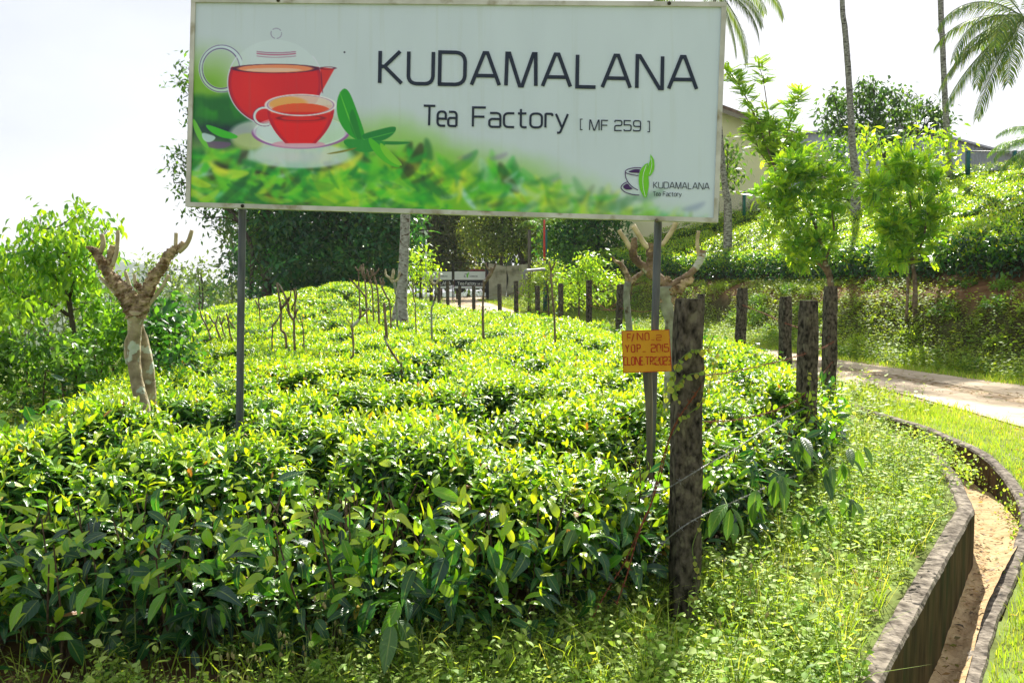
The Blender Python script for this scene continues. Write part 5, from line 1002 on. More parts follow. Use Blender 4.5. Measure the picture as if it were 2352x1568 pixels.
for fn, Yd, tr, br, kind, lab in SP:
    k_ = {Z5: 3.413, Z6: 3.033, Z4: 2.731}[fn]; c = W(*fn(tr[0][0], tr[0][1]), Yd); gz = float(H(c[0], c[1], False)); o = empty('small_pollard', [c[0], c[1], gz], lab, 'tree', 'small pollarded shade trees in the tea field')
    A = Acc(); P, R_ = zp(fn, tr, Yd, k_); P = [np.array([P[0][0] + .03, P[0][1], gz - .05])] + P; R_ = [R_[0] * 1.2] + R_
    R_ = [r_ * .72 for r_ in R_]; V_, F_ = tube(P, R_, 8, 5, .08, True, int(tr[0][0]), .14); A.add(V_, F_, 0); A.build('trunk', M['lichen'] if kind == 'w' else M['smallbark'], o, colors=False)
    for p in br:
        A = Acc(); limbs(A, fn, [[(a_[0], a_[1], a_[2] * 1.15) for a_ in p]], Yd, k_, 0, 7, 4, .06, .10, seed=int(p[0][0])); A.build('branch', M['smallbark'] if kind in 'dl' else M['shoot'] if kind == 'w' else M['smallbark'], o, colors=False)

# ------------------------------------------------------------------ leafy trees
def crown(acc, blobs, Yd, T, size, cover, cols, droop=.2, per_tip=9, tip_r=.5, flat_=.8, depth=1.0, mi=0, shell=.45):
    """blobs in survey pixels (u, v, r [, dY]) -> twig-tip clusters of leaves through the volume"""
    cen = []
    for bl in blobs:
        u, v, r = bl[:3]; dy = bl[3] if len(bl) > 3 else RNG.uniform(-.5, .5) * depth; c = W(u, v, Yd + dy); R_ = r / F * (Yd + dy); cen.append((c, R_))
        area = math.pi * R_ * R_; n_leaf = 2.7 * cover * area / (size * size * .28); nt_ = max(3, int(n_leaf / per_tip))
        rad = R_ * (shell + (1 - shell) * RNG.random(nt_)) ** .8 * RNG.uniform(.8, 1.12, nt_); tips = c + sph(nt_) * rad[:, None] * np.array([1, min(1.4, depth), flat_]); tips[:, 2] += R_ * .05
        shade = palette(cols, nt_, .12); m = np.repeat(np.arange(nt_), per_tip); n = len(m)
        out = tips - c; out /= np.linalg.norm(out, axis=1, keepdims=True) + 1e-9
        P = tips[m] + RNG.normal(0, tip_r * size, (n, 3)); d = RNG.normal(0, .8, (n, 3)) + out[m] * .5; d[:, 2] -= droop * 2; nn = np.tile([0, 0, 1.], (n, 1)) + RNG.normal(0, .45, (n, 3)) + out[m] * .5
        scatter(acc, T, P, d, nn, size * RNG.uniform(.65, 1.25, n), np.clip(shade[m] * RNG.uniform(.8, 1.2, (n, 1)), 0, 1), mi, RNG.uniform(.8, 1.2, n))
    return cen
def tree(name, label, cat, Yd, trunks, blobs, T, size, cover, cols, bark='darkbark', leafm='leaf', group=None, droop=.2, per_tip=9, tip_r=1.0, depth=1.0, flat_=.85, limb_r=.03, nlimb=None, k=1.0, shell=.45, zbase=None):
    """trunks: list of pixel paths (u, v, width px); first one ends on the ground"""
    fn = lambda a, b: (a, b)
    P0, R0 = zp(fn, trunks[0], Yd, k); gz = float(H(P0[0][0], P0[0][1], False)) if zbase is None else zbase
    o = empty(name, [P0[0][0], P0[0][1], gz], label, cat, group); A = Acc(); nodes = []
    for j, t_ in enumerate(trunks):
        P, R_ = zp(fn, t_, Yd, k)
        if P[0][2] > gz - .1 and j == 0 or (P[0][2] < gz + 1.5 and P[0][2] > gz): P = [np.array([P[0][0], P[0][1], gz - .15])] + P; R_ = [R_[0] * 1.15] + R_
        V_, F_ = tube(P, R_, 9, 5, .04, True, j + int(trunks[0][0][0]), .05); A.add(V_, F_, 0); C = crom(np.array(P), 5); nodes += list(C[len(C) // 3:])
    L = Acc(); cen = crown(L, blobs, Yd, T, size, cover, cols, droop, per_tip, tip_r, flat_, depth, 0, shell)
    nodes = np.array(nodes)
    for i, (c, r) in enumerate(cen):
        if nlimb and i >= nlimb: break
        q = nodes[np.argmin(np.linalg.norm(nodes - (c - [0, 0, r * .8]), axis=1))]; mid = (q + c) / 2 + RNG.normal(0, .08, 3) * r - [0, 0, .12 * np.linalg.norm(c - q)]; rr = limb_r * (.5 + np.linalg.norm(c - q) * .12)
        V_, F_ = tube([q, mid, c], [rr, rr * .65, rr * .25], 6, 4, .05, True, i, .05); A.add(V_, F_, 0)
        for _ in range(3):
            e = c + sph(1)[0] * r * .8; V_, F_ = tube([(mid + c) / 2, (c + e) / 2 + [0, 0, .05 * r], e], [rr * .4, rr * .25, rr * .1], 4, 3, 0, False); A.add(V_, np.array(F_), 0)
    A.build('trunk', M[bark], o, colors=False); L.build('crown', M[leafm], o); return o
TG = [(0.11, .27, .03), (.16, .35, .035), (.07, .20, .03), (.24, .42, .04)]
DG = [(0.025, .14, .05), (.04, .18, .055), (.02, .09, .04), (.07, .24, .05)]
BG = [(0.34, .54, .03), (.44, .60, .04), (.26, .48, .03)]
OG = [(0.15, .25, .035), (.20, .31, .04), (.10, .18, .03), (.27, .34, .06)]
LDR = [leafT(3, .19, .5, .2), leafT(3, .20, .3, .3)]
# left: drooping bright-leaved tree with two thin stems
tree('broadleaf_tree', 'bright green tree with hanging oval leaves at the left edge, behind the pollard', 'tree', 9.0,
     [[(192, 905, 10), (184, 850, 11), (174, 800, 12), (167, 750, 12), (160, 700, 11), (152, 640, 8), (160, 580, 5)], [(168, 760, 10), (150, 720, 9), (120, 700, 6), (95, 690, 4)], [(158, 690, 7), (172, 640, 6), (178, 600, 5)], [(85, 640, 4), (88, 580, 3), (83, 530, 3)]],
     [(18, 575, 34), (60, 590, 40), (100, 560, 38), (88, 515, 26), (95, 492, 14), (135, 560, 34), (165, 530, 30), (190, 495, 22), (193, 472, 11), (215, 520, 24), (250, 520, 13), (232, 560, 26), (200, 580, 34), (245, 600, 22), (165, 610, 36), (120, 630, 38), (75, 650, 42), (30, 640, 42), (-20, 620, 50), (150, 665, 30), (190, 650, 30), (225, 640, 22), (25, 700, 42), (70, 715, 34), (110, 690, 26), (-30, 700, 50), (205, 690, 18), (150, 540, 20), (60, 545, 18)],
     LDR, .098, 1.9, [(0.18, .40, .03), (.28, .50, .035), (.09, .26, .03), (.36, .55, .04)], bark='darkbark', droop=.55, per_tip=7, tip_r=.8, depth=1.2, limb_r=.016, shell=.3)
tree('broadleaf_tree', 'slim bare-stemmed sapling leaning left under the hanging leaves, left of the pollard', 'tree', 8.2, [[(145, 860, 9), (138, 845, 9), (118, 795, 9), (100, 750, 8), (84, 728, 7), (70, 700, 5)]],
     [(60, 700, 30), (30, 725, 34), (90, 705, 16), (0, 760, 40), (40, 770, 24)], LDR, .11, 1.0, [(0.2, .42, .03), (.3, .5, .035)], bark='smallbark', droop=.5, per_tip=6, tip_r=.8, limb_r=.01, shell=.3)
tree('shrub', 'dark glossy bush directly behind the left pollard trunk', 'shrub', 8.4, [[(392, 850, 4), (385, 800, 4), (390, 760, 3)], [(352, 850, 3), (345, 790, 3)], [(365, 850, 3), (362, 780, 3)], [(340, 860, 3), (375, 800, 3)]],
     [(375, 715, 30), (405, 740, 28), (350, 745, 30), (395, 780, 32), (425, 790, 20), (360, 790, 30), (415, 820, 22), (380, 700, 18), (345, 700, 22), (330, 760, 30), (430, 760, 10), (345, 840, 24), (380, 845, 24), (415, 850, 14)], LMID, .10, 2.0, [(0.03, .13, .03), (.05, .18, .035), (.025, .09, .03), (.12, .30, .04)], bark='twig', droop=.1, per_tip=7, tip_r=.8, limb_r=.008)
tree('shrub', 'mass of mixed green bushes between the left pollard and the hanging-leaved tree', 'shrub', 8.8, [[(262, 880, 4), (255, 800, 4), (250, 760, 3)], [(232, 880, 3), (240, 800, 3)], [(225, 885, 3), (215, 800, 3)]],
     [(235, 735, 34), (270, 720, 28), (205, 760, 34), (250, 780, 36), (290, 760, 26), (215, 820, 34), (260, 830, 30), (300, 810, 22), (230, 700, 22), (280, 690, 16), (300, 720, 18), (230, 860, 26), (275, 865, 24), (310, 850, 18), (250, 890, 18)], LMID, .08, 1.8, [(0.13, .32, .03), (.22, .42, .035), (.08, .2, .03)], bark='twig', droop=.15, per_tip=7, tip_r=.8, limb_r=.008)
tree('shrub', 'dark low thicket in the shade at the far left edge', 'shrub', 8.0, [[(60, 930, 5), (62, 850, 4), (60, 810, 3)], [(100, 920, 4), (105, 850, 3)]],
     [(20, 800, 44), (70, 800, 38), (115, 790, 34), (150, 820, 30), (30, 860, 38), (85, 850, 34), (130, 860, 22), (5, 910, 26), (165, 780, 26), (-40, 850, 60), (180, 850, 20), (45, 900, 20), (60, 930, 24), (110, 905, 24), (160, 890, 24), (205, 875, 20), (20, 950, 20), (190, 820, 24), (90, 870, 26)], LMID, .085, 1.7, [(0.06, .17, .03), (.11, .26, .035), (.2, .38, .04)], bark='twig', droop=.15, per_tip=7, tip_r=.8, limb_r=.008)
# big dark tree behind the billboard
dk = []
for row, (v0, us) in enumerate(((520, (590, 640, 690, 740, 790, 840, 885, 925)), (570, (585, 640, 700, 750, 800, 850, 900)), (615, (590, 650, 705, 760, 810, 860, 900)), (650, (645, 700, 750, 800)), (460, (560, 640, 720, 800, 880, 940)), (390, (520, 620, 720, 820, 900)), (310, (500, 620, 740, 840)), (230, (520, 640, 760)), (160, (580, 680)))):
    for u_ in us: dk.append((u_ + RNG.uniform(-14, 14), v0 + RNG.uniform(-12, 12), 46 if v0 > 480 else 62, RNG.uniform(-2.5, 3)))
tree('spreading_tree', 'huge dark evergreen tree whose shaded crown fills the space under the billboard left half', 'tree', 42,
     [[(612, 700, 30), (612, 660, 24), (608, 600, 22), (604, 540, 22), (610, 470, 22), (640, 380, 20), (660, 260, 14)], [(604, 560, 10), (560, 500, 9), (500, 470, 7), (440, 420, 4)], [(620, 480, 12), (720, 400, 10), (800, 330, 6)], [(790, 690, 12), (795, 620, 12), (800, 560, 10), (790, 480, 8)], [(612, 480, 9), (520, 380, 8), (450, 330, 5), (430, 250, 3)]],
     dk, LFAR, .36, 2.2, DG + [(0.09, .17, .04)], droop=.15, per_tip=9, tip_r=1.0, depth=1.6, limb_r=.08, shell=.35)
tree('spreading_tree', 'leafy overhanging branches against the sky just left of the billboard', 'tree', 40, [[(575, 690, 9), (578, 620, 9), (575, 560, 9), (540, 500, 8), (490, 440, 7), (450, 360, 6), (440, 280, 5), (440, 180, 4)], [(560, 515, 5), (520, 500, 4), (480, 500, 3)], [(480, 420, 5), (430, 420, 3), (400, 420, 2)]],
     [(432, 155, 14), (415, 185, 16), (425, 210, 14), (405, 190, 8), (440, 190, 18), (430, 305, 10), (400, 352, 18), (420, 370, 22), (398, 385, 15), (430, 400, 20), (412, 425, 16), (440, 430, 20), (418, 450, 12), (440, 465, 12), (435, 485, 8), (470, 470, 20), (500, 500, 14), (520, 515, 15), (485, 520, 10), (540, 490, 14), (505, 535, 8), (530, 535, 8), (475, 500, 10), (480, 350, 40), (480, 200, 36), (460, 260, 24), (500, 420, 30), (595, 520, 14), (590, 560, 16), (585, 600, 18), (640, 640, 14), (592, 640, 14)],
     LFAR, .27, 1.0, [(0.05, .12, .03), (.08, .18, .035), (.12, .25, .04)], droop=.15, per_tip=7, tip_r=1.0, limb_r=.04, shell=.3)
tree('shrub', 'small dark bush at the foot of the huge evergreen tree', 'shrub', 40, [[(592, 715, 3), (590, 690, 3)]], [(580, 672, 16), (598, 688, 14), (572, 695, 12), (590, 655, 12), (610, 700, 10)], LFAR, .2, 1.3, DG, limb_r=.02, depth=.8)
# trees behind the gate
def grid_blobs(u0, u1, v0, v1, step, r, j=10):
    return [(u + RNG.uniform(-j, j), v + RNG.uniform(-j, j), r * RNG.uniform(.8, 1.2)) for v in np.arange(v0, v1, step) for u in np.arange(u0, u1, step)]
tree('tree', 'brownish sparse-leaved tree behind the gate left of centre', 'tree', 60, [[(1010, 640, 12), (1012, 600, 11), (1015, 540, 10), (1020, 460, 8)], [(1050, 640, 6), (1045, 560, 6), (1050, 500, 5)]], grid_blobs(950, 1085, 380, 625, 30, 26), LFAR, .32, 1.8, [(0.08, .10, .03), (.12, .13, .035), (.05, .12, .03), (.15, .20, .04)], limb_r=.07, depth=1.4)
tree('tree', 'sunlit yellow-green tree with spreading limbs behind the right half of the gate', 'tree', 56, [[(1150, 645, 9), (1152, 600, 8), (1156, 560, 7), (1150, 480, 6)], [(1195, 640, 11), (1200, 600, 10), (1185, 560, 9), (1170, 500, 6)], [(1200, 610, 6), (1225, 580, 5), (1235, 540, 4)]], grid_blobs(1085, 1245, 390, 590, 30, 26), LFAR, .28, 1.8, OG + [(.26, .30, .07)], limb_r=.07, depth=1.2)
tree('tree', 'dark green tree with pointed leaves on the bank behind the V-forked stem', 'tree', 44, [[(1320, 640, 8), (1318, 590, 8), (1322, 540, 7), (1320, 470, 6)], [(1380, 620, 6), (1375, 560, 6), (1370, 500, 5)]], grid_blobs(1262, 1420, 400, 590, 30, 26) + [(1420, 560, 20), (1290, 600, 16), (1390, 600, 16)], LFAR, .26, 1.8, TG[:3] + DG[:2], limb_r=.06, depth=1.2)
tree('shrub', 'light yellow-green leafy sapling between the palm trunk and the gate', 'shrub', 36, [[(965, 690, 5), (966, 650, 5), (965, 610, 4)], [(955, 690, 4), (955, 650, 3)]], [(958, 590, 14), (975, 580, 14), (965, 610, 16), (985, 610, 14), (955, 625, 14), (975, 640, 15), (992, 630, 9), (960, 655, 12), (985, 655, 10), (950, 600, 10)], LFAR, .19, 1.1, BG, limb_r=.02, droop=.3, depth=.8)
tree('shrub', 'bright climbing bush spilling down the bank beside the curved drain pipe', 'shrub', 30, [[(1330, 690, 4), (1332, 640, 4)]], [(1345, 595, 16), (1365, 600, 16), (1330, 620, 20), (1355, 630, 20), (1320, 650, 20), (1345, 665, 18), (1375, 630, 16), (1310, 670, 16), (1385, 600, 12), (1300, 640, 14), (1400, 640, 18), (1420, 665, 18), (1340, 690, 18), (1380, 680, 18), (1290, 690, 16)], LFAR, .15, 1.3, BG + TG[:1], limb_r=.02, depth=.6)
tree('shrub', 'yellow-green creeping bush on the bank above the curved drain pipe', 'shrub', 38, [[(1260, 690, 4), (1255, 650, 4)]], [(1200, 665, 14), (1195, 685, 12), (1215, 690, 12), (1205, 640, 10), (1225, 640, 18), (1245, 620, 18), (1270, 612, 18), (1220, 662, 14), (1262, 650, 22), (1290, 640, 18), (1235, 680, 14), (1285, 675, 16), (1255, 600, 8)], LFAR, .15, 1.0, BG + OG[3:], limb_r=.02, depth=.6)
for k_, (lab, bl) in enumerate((('rounded distant tree just right of the left pollard', [(335, 612, 15), (350, 600, 14), (325, 625, 14), (350, 625, 16), (340, 645, 14), (365, 640, 14), (345, 665, 14)]),
                                ('tallest distant tree on the valley rim, left of the overhanging branches', [(380, 596, 10), (395, 604, 12), (410, 615, 14), (385, 618, 12), (400, 640, 16), (420, 645, 14), (410, 670, 16), (390, 660, 12)]),
                                ('open-crowned distant tree in the middle of the valley rim', [(452, 612, 13), (468, 622, 11), (445, 630, 11), (460, 640, 10), (480, 640, 12), (470, 655, 10)]),
                                ('low bluish-green distant tree beside the field rim', [(445, 672, 15), (465, 680, 16), (480, 665, 14), (430, 690, 14), (455, 700, 14), (485, 690, 14), (500, 672, 13), (500, 655, 8)]),
                                ('dense distant bush nearest the left billboard pole', [(520, 665, 13), (535, 675, 14), (515, 685, 13), (535, 695, 12), (525, 650, 9), (545, 660, 9)]))):
    u_ = bl[0][0] + 12; tree('distant_tree', lab, 'tree', 60 + 4 * k_, [[(u_, 735, 4), (u_ + 2, 690, 4), (u_, 650, 3), (u_ - 3, 620, 2)]], bl, LFAR, .42, 1.15, [(0.16, .25, .06), (.22, .32, .07), (.11, .19, .05)] if k_ != 3 else [(.12, .28, .09), (.16, .33, .09)], group='distant trees on the valley rim', limb_r=.06, depth=.8)

# pinnate-leaved pruned trees on the bank
def pinnT(n=9, L=1.0):
    V = []; Fc = []; U = []
    for i in range(n):
        t = (i + 1) / n
        for sgn in (-1, 1):
            if i == n - 1 and sgn == 1: continue
            b = np.array([0, t * L * .95, -.18 * t * t]); d = np.array([sgn * .8, .55, -.12]) if i < n - 1 else np.array([0, 1, -.2]); d = d / np.linalg.norm(d) * .27 * (1.1 - .35 * abs(t - .4)); s = np.cross(d, [0, 0, 1.]) * .34
            k0 = len(V); V += [b, b + d * .5 + s, b + d, b + d * .5 - s]; Fc.append([k0, k0 + 1, k0 + 2, k0 + 3]); U += [[0, 0.01]] * 4
    return np.array(V), np.array(Fc), np.array(U, float)
PINN = [pinnT(8), pinnT(7)]
def pinnate_crown(acc, blobs, Yd, size, cover, cols, up=.5, depth=1.0):
    for bl in blobs:
        u, v, r = bl[:3]; c = W(u, v, Yd + RNG.uniform(-.4, .4) * depth); R_ = r / F * Yd; n = int(4.2 * cover * math.pi * R_ * R_ / (size * size * .22)); q = sph(n) * (R_ * RNG.uniform(.25, 1.0, n) ** .5)[:, None]; o = q / (np.linalg.norm(q, axis=1, keepdims=True) + 1e-9)
        d = o * .9 + RNG.normal(0, .4, (n, 3)) + [0, 0, up * .6]; scatter(acc, PINN, c + q * [1, 1, .9], d, np.tile([0, 0, 1.], (n, 1)) + RNG.normal(0, .3, (n, 3)) + o * .3, size * RNG.uniform(.7, 1.2, n), palette(cols, n), 0)
GL = [(0.28, .52, .03), (.38, .58, .035), (.18, .42, .03), (.46, .62, .04)]
for lab, Yd, tr, bl in (('bushy pinnate-leaved tree on the bank, directly right of the billboard corner', 21.5, [[(1908, 655, 15), (1890, 590, 12), (1880, 540, 10), (1860, 480, 6)], [(1905, 650, 7), (1865, 590, 6), (1830, 545, 5), (1800, 500, 4)], [(1895, 600, 6), (1915, 540, 5), (1910, 480, 4)]],
                         [(1850, 400, 34), (1815, 415, 30), (1885, 420, 36), (1780, 430, 26), (1840, 440, 40), (1900, 450, 30), (1800, 460, 34), (1865, 480, 38), (1755, 440, 18), (1820, 500, 30), (1890, 500, 30), (1915, 405, 16), (1930, 430, 14), (1830, 380, 18), (1860, 378, 20), (1790, 500, 20), (1870, 530, 26), (1840, 530, 18), (1900, 540, 20)]),
                        ('rounder pinnate-leaved tree on the bank with pale forked stem, further right', 19.5, [[(2102, 660, 11), (2098, 620, 9), (2092, 570, 8), (2095, 520, 6), (2090, 460, 4)], [(2085, 620, 7), (2070, 570, 6), (2060, 520, 5)], [(2098, 600, 5), (2120, 550, 5), (2130, 490, 4)]],
                         [(2085, 390, 36), (2045, 405, 32), (2120, 400, 34), (2015, 430, 28), (2075, 440, 44), (2135, 440, 32), (2030, 465, 34), (2100, 480, 42), (2150, 480, 18), (2050, 510, 34), (2120, 520, 30), (2080, 365, 22), (2110, 370, 20), (2005, 460, 16), (2155, 410, 16), (2085, 540, 28), (2040, 545, 18), (2130, 545, 18)])):
    P0, R0 = zp(lambda a, b: (a, b), tr[0], Yd, 1); gz = float(H(P0[0][0], P0[0][1], False)); o = empty('pinnate_tree', [P0[0][0], P0[0][1], gz], lab, 'tree', 'pruned shade trees on the tea bank'); A = Acc(); bl = [(u + RNG.uniform(-16, 16), v + RNG.uniform(-14, 14), r * RNG.uniform(.5, 1.0)) for u, v, r in bl if RNG.random() < .85] + [(np.mean([b[0] for b in bl]) + RNG.uniform(-55, 55), RNG.uniform(525, 600), RNG.uniform(14, 24)) for _ in range(12)] + [(np.mean([b[0] for b in bl]) + RNG.uniform(.6, 1.22) * 92 * math.cos(t_), 460 - RNG.uniform(.55, 1.2) * 90 * math.sin(t_), RNG.uniform(7, 18)) for t_ in RNG.uniform(-.9, 4.0, 36)]
    for j, t_ in enumerate(tr):
        P, R_ = zp(lambda a, b: (a, b), t_, Yd, 1)
        if j < 2: P = [np.array([P[0][0], P[0][1], gz - .1])] + P; R_ = [R_[0]] + R_
        V_, F_ = tube(P, R_, 8, 5, .05, True, j, .06); A.add(V_, F_, 0)
    A.build('trunk', M['smallbark'], o, colors=False); A = Acc(); pinnate_crown(A, bl, Yd, .24, 1.1, GL + [(.09, .26, .03)]); A.build('crown', M['leaf'], o)
# tall whippy shoots right of the billboard
Yd = 30; fn = Z3; c = W(*fn(540, 1240), Yd); gz = float(H(c[0], c[1], False)); o = empty('pinnate_tree', [c[0], c[1], gz], 'tall whippy pinnate-leaved tree with long upright shoots in front of the cream building', 'tree')
A = Acc(); L = Acc()
for pts, w0 in (([(535, 1400), (525, 1230), (480, 900), (470, 760), (440, 560), (400, 430)], 10), ([(545, 1400), (535, 1230), (420, 900), (340, 720), (270, 590), (180, 480)], 12), ([(560, 1400), (560, 1230), (600, 980), (640, 780), (690, 640)], 10), ([(550, 1400), (545, 1230), (510, 1020), (530, 860)], 8), ([(550, 1400), (530, 1230), (420, 1060), (370, 930), (380, 860)], 8), ([(560, 1400), (570, 1230), (650, 1060), (690, 900)], 7), ([(560, 1400), (580, 1240), (680, 1120), (750, 1040)], 6), ([(545, 1400), (530, 1200), (440, 1010), (350, 800)], 7)):
    P = crom(np.array([W(*fn(x, y), Yd + RNG.uniform(-.3, .3)) for x, y in pts]), 10); R_ = np.linspace(w0 / 3.034 / F * Yd / 2 * 1.4, .008, len(P)); V_, F_ = tube(P, R_, 6); A.add(V_, F_, 0)
    s0 = int(len(P) * (.42)); n = 95; ii = RNG.integers(s0, len(P), n); Q = P[ii] + RNG.normal(0, .03, (n, 3)); az = RNG.uniform(0, 6.28, n); el = np.radians(RNG.uniform(-5, 50, n)); d = np.stack([np.cos(az) * np.cos(el), np.sin(az) * np.cos(el), np.sin(el)], 1)
    thin = (pts[-1][1] < 500 and pts[-1][0] > 300); k = ~((ii > len(P) * .62) & (ii < len(P) * .74)) if thin else np.ones(n, bool)
    scatter(L, PINN, Q[k], d[k], np.tile([0, 0, 1.], (k.sum(), 1)), .46 * RNG.uniform(.7, 1.1, k.sum()), palette(TG[3:] + BG, k.sum()), 0)
pinnate_crown(L, [tuple(fn(x, y)) + (r / 3.034,) for x, y, r in ((450, 980, 95), (560, 960, 90), (500, 1080, 95), (600, 1050, 80), (420, 900, 60), (620, 900, 60), (380, 950, 50), (540, 1160, 60), (690, 1080, 30))], Yd, .34, .28, BG + GL)
A.build('trunk', M['smallbark'], o, colors=False); L.build('crown', M['leaf'], o)
# round tree, bright shrubs, small tree
z3b = lambda L_: [tuple(Z3(x, y)) + (r / 3.034,) for x, y, r in L_]
tree('round_tree', 'round dark-leaved tree with open branches standing between the two bare palm trunks', 'tree', 42, [[(2030, 400, 9), (2032, 370, 9), (2028, 330, 7), (2010, 280, 5)], [(2045, 400, 6), (2065, 350, 5), (2110, 310, 4)], [(2030, 360, 5), (1985, 320, 4), (1950, 290, 3)]],
     z3b([(1150, 580, 50), (1210, 590, 42), (930, 680, 60), (960, 750, 70), (1080, 690, 75), (1180, 670, 75), (1290, 650, 75), (1390, 690, 70), (1490, 720, 65), (1580, 740, 65), (1680, 780, 55), (1740, 840, 38), (850, 810, 48), (920, 850, 60), (1020, 830, 75), (1140, 790, 80), (1260, 780, 75), (1370, 800, 75), (1480, 820, 70), (1600, 840, 55), (1690, 880, 40), (900, 930, 50), (1000, 930, 65), (1110, 900, 65), (1230, 880, 50), (1330, 910, 60), (1450, 910, 50), (1200, 980, 70), (1340, 1000, 60), (1680, 930, 36), (1630, 800, 40), (1450, 1000, 50)]),
     LFAR, .30, 1.7, [(0.055, .12, .03), (.08, .20, .035), (.035, .09, .028), (.15, .28, .045)], droop=.35, per_tip=12, tip_r=.7, depth=1.6, limb_r=.05, shell=.25)
tree('shrub', 'dark leafy bush at the left foot of the round tree', 'shrub', 38, [[(1925, 420, 4), (1922, 370, 3)]], z3b([(900, 1030, 60), (960, 1000, 55), (870, 1090, 45), (950, 1090, 60), (1010, 1060, 45), (1000, 1130, 45), (780, 1120, 50), (730, 1100, 35), (1040, 1150, 40)]), LFAR, .22, 1.2, TG, limb_r=.03)
tree('shrub', 'bright yellow-green big-leaved shrub just right of the left bare palm trunk', 'shrub', 36, [[(1998, 400, 4), (1996, 360, 3)]], z3b([(1220, 950, 45), (1160, 1000, 50), (1240, 1010, 45), (1110, 1060, 45), (1190, 1080, 55), (1270, 1080, 40), (1130, 1120, 40), (1100, 1000, 35)]), LFAR, .30, 1.1, BG, limb_r=.03, droop=.3)
tree('shrub', 'broad bright yellow-green shrub around the right bare palm trunk', 'shrub', 35, [[(2140, 410, 4), (2140, 360, 3)]], z3b([(1500, 990, 60), (1590, 960, 55), (1660, 970, 60), (1740, 1010, 55), (1800, 1060, 45), (1420, 1040, 60), (1530, 1070, 70), (1650, 1070, 65), (1750, 1110, 50), (1380, 1100, 50), (1480, 1140, 55), (1590, 1150, 50), (1360, 1060, 40)]), LFAR, .28, 1.15, BG + GL[1:2], limb_r=.03, droop=.2)
tree('small_tree', 'small dark-leaved tree beside the leaning mottled palm trunk at the billboard edge', 'tree', 37, [[(1665, 470, 5), (1668, 420, 4), (1672, 380, 3)]], z3b([(190, 1000, 45), (240, 1040, 50), (190, 1080, 60), (250, 1120, 45), (200, 1160, 55), (240, 1200, 40), (180, 1240, 45), (220, 1270, 30), (170, 1320, 30), (165, 1020, 40)]), LFAR, .28, 1.3, [(.10, .24, .035), (.2, .32, .045), (.06, .12, .03)], limb_r=.02, droop=.35, depth=.8)

# ------------------------------------------------------------------ palms
def frondmesh(acc, base, az, el, L, droopk, cols, nl=46, ll=.75, mi=0, curl=1.0):
    n = nl; t = np.linspace(0, 1, 26); h = np.array([math.cos(az), math.sin(az), 0]); up = np.array([0, 0, 1.])
    ang = el - droopk * t ** 1.3 * 1.6; dx = np.cos(ang); dz = np.sin(ang); X_ = np.concatenate([[0], np.cumsum(dx[:-1])]) / 25 * L; Z_ = np.concatenate([[0], np.cumsum(dz[:-1])]) / 25 * L
    R_ = base + X_[:, None] * h + Z_[:, None] * up; V_, F_ = tube(R_, np.linspace(.030, .006, 26) * L / 4, 5, 0, 0, False); acc.add(V_, np.array(F_), 1, (.25, .3, .1))
    side = np.array([-math.sin(az), math.cos(az), 0])
    for sg in (-1, 1):
        tt = np.linspace(.14, 1, n); P = np.stack([np.interp(tt, t, R_[:, i]) for i in range(3)], 1); T = np.gradient(P, axis=0); T /= np.linalg.norm(T, axis=1, keepdims=True)
        lens_ = ll * np.sin(math.pi * (tt * .82 + .12)) ** .6 * RNG.uniform(.85, 1.1, n); hang = RNG.uniform(.25, .6, n)[:, None] * curl
        d = side * sg * .8 + T * .55 + np.array([0, 0, -1.]) * hang; d /= np.linalg.norm(d, axis=1, keepdims=True); w_ = np.cross(d, np.cross(T, d)); w_ /= np.linalg.norm(w_, axis=1, keepdims=True) + 1e-9; ww = .022 * L / 4
        mid = P + d * (lens_ * .5)[:, None]; tip = P + d * (lens_ * .85)[:, None] + np.array([0, 0, -1.]) * (lens_ * (.15 + .35 * hang[:, 0]))[:, None]
        V = np.stack([P - w_ * ww * .6, P + w_ * ww * .6, mid + w_ * ww, mid - w_ * ww, tip + w_ * .003, tip - w_ * .003], 1); C = np.repeat(palette(cols, n, .15), 6, axis=0)
        Fq = np.array([[0, 1, 2, 3], [3, 2, 4, 5]])[None] + (np.arange(n) * 6)[:, None, None]; acc.add(V.reshape(-1, 3), Fq.reshape(-1, 4), mi, C)
PC = [(0.10, .24, .03), (.17, .33, .04), (.26, .38, .05), (.06, .15, .03)]
def palm(label, Yd, path, k, fn, top, fronds, L=4.2, bark='palmbark', group=None, cols=PC, nuts=True):
    P, R_ = zp(fn, path, Yd, k); gz = float(H(P[-1][0], P[-1][1], False)); P = P[::-1]; R_ = R_[::-1]; P = [np.array([P[0][0], P[0][1], gz - .2])] + P; R_ = [R_[0] * 1.35] + R_
    ct = W(top[0], top[1], Yd); P.append(ct); R_.append(R_[-1] * .8)
    o = empty('palm_tree', [P[0][0], P[0][1], gz], label, 'palm tree', group); A = Acc(); V_, F_ = tube(P, R_, 14, 8, .03, True, int(path[0][0]), .015); A.add(V_, F_, 0); A.build('trunk', M[bark], o, colors=False)
    for az, el, dk_, l_ in fronds:
        A = Acc(); frondmesh(A, ct, az, el, l_, dk_, cols, 54, .20 * l_); A.build('frond', [M['palm'], M['stemg']], o)
    return o
def fr_set(n, L, a0=0.0, e=(-.1, 1.2), s=1):
    rg = np.random.default_rng(s); return [(a0 + i * 2.4, rg.uniform(*e), rg.uniform(.7, 1.1), L * rg.uniform(.85, 1.1)) for i in range(n)]
palm('tall bare grey palm trunk nearer the billboard, rising out of the picture', 34, [(990, -10, 34), (1010, 200, 38), (1030, 450, 41), (1045, 700, 42), (1055, 900, 46), (1068, 1080, 50), (1088, 1262, 58)], 3.034, Z3, (1925, -330), fr_set(12, 4.5, .3), group='coconut palms on the hill')
